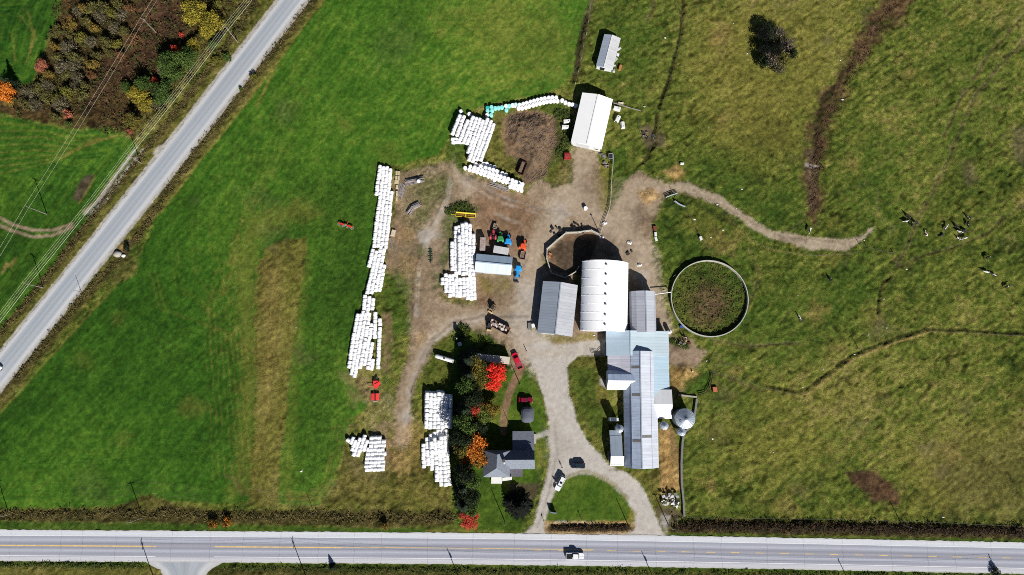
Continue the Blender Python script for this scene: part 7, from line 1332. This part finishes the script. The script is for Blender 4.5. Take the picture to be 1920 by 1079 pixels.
for tip, hgt, lb_, tr_2, ar in [((264, 1013), 9.6, 'southern roadside pole at the junction whose shadow crosses the main road', False, 2.2), ((547, 1010), 9.8, 'southern roadside pole with double crossarms east of the junction', False, 2.2), ((838, 1028), 9.0, 'southern roadside pole with transformer opposite the tree row', True, 0), ((1203, 1034), 9.0, 'southern roadside pole with transformer opposite the east driveway', True, 0), ((1571, 1048), 9.0, 'southern roadside pole opposite the reed ditch', False, 1.0), ((1853, 1040), 9.6, 'southern roadside pole by the dark twiggy bush', False, 1.0)]:
    bx_, by_ = W(*tip); k = hgt / math.tan(EL); bx_ += k * math.sin(AZ); by_ -= k * math.cos(AZ); SP_.append(upole(0, 0, hgt, lb_, ar, math.pi / 2 + .02, base=(bx_, by_), transf=tr_2, n=2 if ar > 2 else 1))
for o_, lb_ in ((-.5, 'northern wire of the line along the south side of the main road'), (.5, 'southern wire of the line along the south side of the main road')): wire([(q[0], q[1] + o_, q[2] - .1) for q in SP_], lb_)
x, y = W(1037.5, 962, 1.5); t = thing('notice_board', 'grey blue notice board on legs at the turnaround lawn', 'sign', (x, y, 0), R(-8)); MB().box((0, 0, 1.25), (1.9, .16, 1.5), ch=.03, tilt=('X', -.35)).build('board', mat('slate_blue_board', C(110, 124, 146), .6), t)
for s in (-.7, .7): MB().cyl((s, .1, -.1), (s, .1, 1.9), .07, n=8).build('leg', wood, t)
MB().box((0, .3, 1.1), (1.6, .5, .9), ch=.05).build('back_box', steel_d, t)
for px, py, lb_ in ((1019.5, 976, 'dark mailbox on a post at the driveway mouth'), (1088, 969, 'small dark post on the south rim of the turnaround lawn')):
    t = thing('mailbox' if 'mail' in lb_ else 'post', lb_, 'mailbox' if 'mail' in lb_ else 'post', (*W(px, py), 0)); MB().cyl((0, 0, -.1), (0, 0, 1.1), .07, n=8).build('pole', steel_d, t); MB().box((0, .1, 1.2), (.32, .6, .34), ch=.08).build('box' if 'mail' in lb_ else 'cap', steel_d, t)
# ---------------------------------------------------------------- fences
fp = mat('grey_fence_post', C(112, 100, 86), .9, .2, 3); fwire = mat('fence_wire', C(110, 106, 98), .6, .1, 1); pipe_w = mat('pale_pipe', C(214, 216, 214), .5, .1, 1)
def fence(pts, step, label, h=1.2, r=.055, rails=None, m=None, pm=None, name='fence', wires=(.5, .9, 1.2)):
    P_ = [Vector(W(*p)) for p in pts]; o = P_[0]; t = thing(name, label, 'fence', (o.x, o.y, 0)); L = [(b_ - a).length for a, b_ in zip(P_, P_[1:])]; T = sum(L); n = max(2, round(T / step)); prev = None
    for k in range(n + 1):
        s = T * k / n; i = 0
        while i < len(L) - 1 and s > L[i]: s -= L[i]; i += 1
        q = P_[i].lerp(P_[i + 1], min(1, s / L[i])); z = gz(q.x, q.y); c = Vector((q.x - o.x, q.y - o.y, z)); MB().cyl(c - Vector((0, 0, .3)), c + Vector((rng.uniform(-.06, .06), rng.uniform(-.06, .06), h)), r, r * .85, 7).build('post', pm or fp, t)
        if prev is not None: segs.append((prev, c))
        else: segs = []
        prev = c
    for w_ in wires:
        mb = MB()
        for a, b_ in segs: mb.cyl(a + Vector((0, 0, w_)), b_ + Vector((0, 0, w_)), rails or .012, n=6 if rails else 4, cap=bool(rails))
        mb.build('rail' if rails else 'wire', m or fwire, t)
fence([(1108, -4), (1103, 47), (1098, 71), (1093, 95), (1087, 121), (1083, 145), (1079, 158)], 4.4, 'line of white posts between the hay field and the calf shed', 1.3, .1, pm=conc)
fence([(1150, 195), (1175, 203), (1200, 210)], 3, 'low rail fence from the machine shed corner into the pasture', 1.1, .08, .07, pg, wires=(.6, 1.0)); fence([(1200, 210), (1196, 232), (1200, 250), (1206, 262)], 3, 'grey wire fence from the rail fence down to the ditch crossing')
fence([(1150, 292), (1146.5, 330), (1145, 370), (1142, 392)], 3, 'pale pipe fence beside the machine shed lane', 1.2, .07, .06, pipe_w, pipe_w, wires=(.5, .85, 1.2)); fence([(1142, 392), (1138, 404), (1130, 425), (1126, 438)], 2.4, 'pale pipe gate run from the lane to the yard wall', 1.2, .06, .06, pipe_w, pipe_w, wires=(.4, .8, 1.2))
fence([(1248, 371.5), (1259, 367), (1269, 364)], 2.5, 'galvanised gate across the start of the cow path', 1.3, .07, .09, galv, galv, 'gate', (.3, .6, .9, 1.2)); fence([(1264, 378), (1274, 385), (1284, 389)], 2, 'galvanised gate swung open in the paddock', 1.3, .07, .1, galv, galv, 'gate', (.3, .6, .9, 1.2))
fence([(1270, 364), (1310, 372), (1345, 390), (1375, 420), (1410, 455), (1450, 470), (1500, 478), (1540, 481), (1600, 476), (1612, 472)], 3.4, 'wire fence following the south side of the cow path'); fence([(1610, 458), (1630, 467), (1655, 473), (1675, 476)], 2.6, 'dark post fence at the far end of the cow path', 1.5, .09, pm=steel_d)
fence([(1284, 388), (1296, 412), (1310, 440), (1325, 465), (1334, 484)], 3.2, 'wire fence from the open gate to the round tank'); fence([(1284, 970), (1400, 971.5), (1500, 972.5), (1620, 974.5), (1760, 979), (1925, 987)], 5, 'wire fence along the south edge of the pasture')
fence(BANK[1:], 4.5, 'wire fence on top of the winding cattle bank'); fence([(1440, 730), (1400, 716), (1360, 704), (1330, 697)], 4, 'wire fence from the cattle bank to the manure heap'); fence([(1335, 700), (1333, 718), (1326, 736), (1310, 741)], 2.4, 'dark plank fence round the grass behind the manure heap', 1.1, .08, .09, mat('dark_planks', C(70, 58, 48), .9), wires=(.5, .95)); fence([(1128, 658), (1124, 664), (1118, 663), (1108, 661)], 1.5, 'short dark gate leaning by the west door of the blue roofed barn', 1.2, .06, .06, steel_d, steel_d, 'gate', (.4, .8, 1.15))
fence([(1275, 20), (1280, 50), (1266, 118), (1252, 165), (1240, 200), (1228, 262), (1208, 306)], 4.6, 'wire fence beside the straight pasture ditch'); fence([(1925, 76), (1870, 128), (1830, 180), (1800, 250), (1775, 310), (1742, 380), (1716, 430), (1690, 490)], 7, 'wire fence along the eastern pasture trail', 1.1, .05)
# ---------------------------------------------------------------- cattle
def skin(verts, edges, radii, sub=1):
    me = bpy.data.meshes.new('skin'); me.from_pydata(verts, edges, []); o = bpy.data.objects.new('skin', me); COL.objects.link(o); o.modifiers.new('s', 'SKIN'); o.modifiers.new('u', 'SUBSURF').levels = sub; o.modifiers['u'].render_levels = sub
    for v, r in zip(me.skin_vertices[0].data, radii): v.radius = r if isinstance(r, tuple) else (r, r)
    me.skin_vertices[0].data[0].use_root = True
    dg = bpy.context.evaluated_depsgraph_get(); out = bpy.data.meshes.new_from_object(o.evaluated_get(dg)); bpy.data.objects.remove(o); out.polygons.foreach_set('use_smooth', [True] * len(out.polygons)); return out
def cow_mesh(pose):
    zb = 1.12 if pose != 'lying' else .48; hd = {'stand': (0, 1.62, 1.3), 'graze': (.1, 1.55, .3), 'lying': (.25, 1.35, .75)}[pose]
    V_ = [(0, -.1, zb), (0, -.75, zb + .04), (0, .55, zb), (0, .95, zb + .1), (hd[0] * .5, 1.3, (zb + .15 + hd[2]) / 2 + .05), hd, (hd[0] * 1.1, hd[1] + .3, hd[2] - .2)]
    rd = [(.36, .40), (.34, .36), (.33, .38), (.24, .30), (.16, .2), (.13, .14), (.085, .09)]; E_ = [(0, 1), (0, 2), (2, 3), (3, 4), (4, 5), (5, 6)]
    def add(p, v, r): V_.append(v); rd.append(r); E_.append((p, len(V_) - 1)); return len(V_) - 1
    add(5, (hd[0] + .2, hd[1] - .02, hd[2] + .1), .045); add(5, (hd[0] - .2, hd[1] - .02, hd[2] + .1), .045)
    tl = add(1, (0, -1.08, zb + .12), .06); add(tl, (.03, -1.18, zb - .5 if pose != 'lying' else .15), .035)
    for sx in (-1, 1):
        if pose == 'lying':
            a = add(2, (sx * .3, .75, .2), .1); add(a, (sx * .34, 1.1, .1), .06); a = add(1, (sx * .42, -.5, .22), .15); add(a, (sx * .5, -.05, .1), .07)
        else:
            st = .12 * sx; a = add(2, (sx * .22, .6 + st, .78), .12); b_ = add(a, (sx * .22, .58 + st, .42), .07); add(b_, (sx * .22, .62 + st, .05), .065); a = add(1, (sx * .24, -.7 - st, .82), .17); b_ = add(a, (sx * .24, -.92 - st, .5), .075); add(b_, (sx * .24, -.86 - st, .05), .065)
    return skin(V_, E_, rd)
CM = {p: cow_mesh(p) for p in ('stand', 'graze', 'lying')}
def cowmat(nm, thr, ca_=(.012, .012, .013), cb2=(.55, .53, .5), sc_=1.3):
    m, t, b = nodemat(nm); tc = nd(t, 'ShaderNodeTexCoord'); oi = nd(t, 'ShaderNodeObjectInfo'); ml = nd(t, 'ShaderNodeMath', operation='MULTIPLY'); ml.inputs[1].default_value = 91.0; t.links.new(oi.outputs['Random'], ml.inputs[0]); ad = nd(t, 'ShaderNodeVectorMath', operation='ADD'); t.links.new(tc.outputs['Object'], ad.inputs[0]); t.links.new(ml.outputs[0], ad.inputs[1]); n = nd(t, 'ShaderNodeTexNoise', Scale=sc_, Detail=1.0); t.links.new(ad.outputs[0], n.inputs['Vector']); r = ramp(t, [(thr, ca_), (thr + .03, cb2)]); t.links.new(n.outputs['Fac'], r.inputs[0]); t.links.new(r.outputs[0], b.inputs['Base Color']); b.inputs['Roughness'].default_value = .75; return m
CMT = {'b': cowmat('black_hide', .66), 'p': cowmat('pied_hide', .5), 'w': cowmat('mostly_white_hide', .40), 't': cowmat('tan_pied_hide', .44, (.30, .17, .09))}
def cow(px, py, hdg, pose, c, label):
    me = CM[pose].copy(); me.materials.append(CMT[c]); x, y = W(px, py, .8); o = bpy.data.objects.new('cow', me); COL.objects.link(o); o.scale = (.82,) * 3; o.location = (x, y, gz(x, y)); o.rotation_euler = (0, 0, R(hdg)); tag(o, label, 'cow')
for a_ in [(1703, 407, 40, 'stand', 'b', 'black cow at the top of the close group of four beside the trail'), (1699.5, 415, 100, 'stand', 'p', 'black cow with white mark, westernmost of the group of four beside the trail'), (1709, 421, 10, 'graze', 'b', 'black cow at the bottom of the close group of four beside the trail'), (1716.5, 417.5, -130, 'stand', 'b', 'black cow nearest the trail in the close group of four'), (1738, 438, 20, 'lying', 't', 'black and cream cow resting alone between the two groups'), (1773.5, 427, -40, 'stand', 'p', 'black and white cow west of the eastern group'), (1768, 440.5, 120, 'lying', 'b', 'small black calf south of the black and white cow'), (1793.5, 424.5, 35, 'stand', 'b', 'large black cow beside the cream one in the eastern group'), (1801, 435, 75, 'stand', 'w', 'cream white cow at the heart of the eastern group'), (1810, 432.5, -110, 'graze', 'b', 'black cow on the right of the cream white one'), (1816, 407, 50, 'stand', 'b', 'black cow standing farthest north in the eastern group'), (1815, 420, 170, 'stand', 'b', 'black cow just below the northernmost one'), (1800.5, 448, 60, 'lying', 'p', 'dark pied cow lying lowest in the eastern group'), (1809.5, 446.5, 110, 'stand', 'w', 'white cow lowest in the eastern group'), (1852, 483, -60, 'graze', 'b', 'black cow grazing alone below the curved trail'), (1850.5, 510, 80, 'stand', 'w', 'white cow, western one of the pair near the eastern rim'), (1865, 516, 65, 'stand', 'p', 'black and white cow, eastern one of the pair near the eastern rim'), (1889.5, 537, -70, 'stand', 'b', 'black cow near the eastern rim below the pair'), (1518.5, 431, 160, 'stand', 'w', 'white cow standing on the upper edge of the cow path'), (1501, 597.5, 30, 'stand', 'p', 'pied cow alone in the middle paddock'), (1557.5, 524, 30, 'graze', 'b', 'small dark cow north of the middle paddock')]: cow(*a_)
# ---------------------------------------------------------------- people
def person(px, py, rz, label, shirt, pants, stride=.12):
    x, y = W(px, py, .9); t = thing('person', label, 'person', (x, y, gz(x, y) + (.02)), rz)
    V_ = [(0, 0, .95), (0, 0, 1.2), (0, .02, 1.42), (0, .03, 1.53), (0, .04, 1.62), (0, .03, 1.74)]; rd = [(.15, .11), (.15, .10), (.17, .10), .055, (.08, .095), (.07, .08)]; E_ = [(0, 1), (1, 2), (2, 3), (3, 4), (4, 5)]
    def add(p, v, r): V_.append(v); rd.append(r); E_.append((p, len(V_) - 1)); return len(V_) - 1
    for sx in (-1, 1):
        a = add(0, (sx * .1, .02 * sx, .86), .095); b_ = add(a, (sx * .1, sx * stride * .5 + .03, .48), .065); c_ = add(b_, (sx * .1, sx * stride, .09), .045); add(c_, (sx * .11, sx * stride + .17, .05), .04)
        a = add(2, (sx * .2, .02, 1.4), .06); b_ = add(a, (sx * .27, -.02, 1.13), .045); c_ = add(b_, (sx * .26, .1, .9), .035); d_ = add(c_, (sx * .255, .14, .83), .032)
        for k in range(4): add(d_, (sx * .255 + (k - 1.5) * .018, .17 + .004 * k, .755 + .006 * abs(k - 1.5)), .009)
        add(d_, (sx * .225, .175, .81), .010)
    me = skin(V_, E_, rd); sk = mat('skin_tone', C(200, 150, 120), .6); me.materials.append(sk); me.materials.append(shirt); me.materials.append(pants)
    for p in me.polygons:
        z = p.center.z; hand = z < .9 and abs(p.center.x) > .21 and z > .7
        p.material_index = 0 if (z > 1.47 or hand) else (1 if (z > .93 or abs(p.center.x) > .2) else 2)
    o = bpy.data.objects.new('body', me); COL.objects.link(o); o.parent = t
    MB().loft([[(.085 * q * math.cos(i * .524), .03 + .1 * q * math.sin(i * .524), z) for i in range(12)] for q, z in ((1.0, 1.69), (1.02, 1.74), (.8, 1.80), (.3, 1.83))]).build('hair', mat('dark_hair', (.02, .015, .012), .8), t, smooth=True)
    for sx in (-1, 1): MB().box((sx * .03, .13, 1.665), (.02, .012, .012)).build('eye', glass, t)
    MB().box((0, .14, 1.635), (.022, .03, .035), ch=.006).build('nose', sk, t)
person(1053.8, 876.5, R(200), 'person in dark clothes walking on the driveway in front of the white car', mat('navy_jacket', C(34, 38, 54), .8), mat('black_trousers', C(26, 26, 30), .85), .2)
person(987.5, 658.5, R(120), 'person in brown clothes standing on the yard beside the red pickup truck', mat('brown_coat', C(84, 62, 48), .85), mat('drab_trousers', C(60, 54, 46), .85))
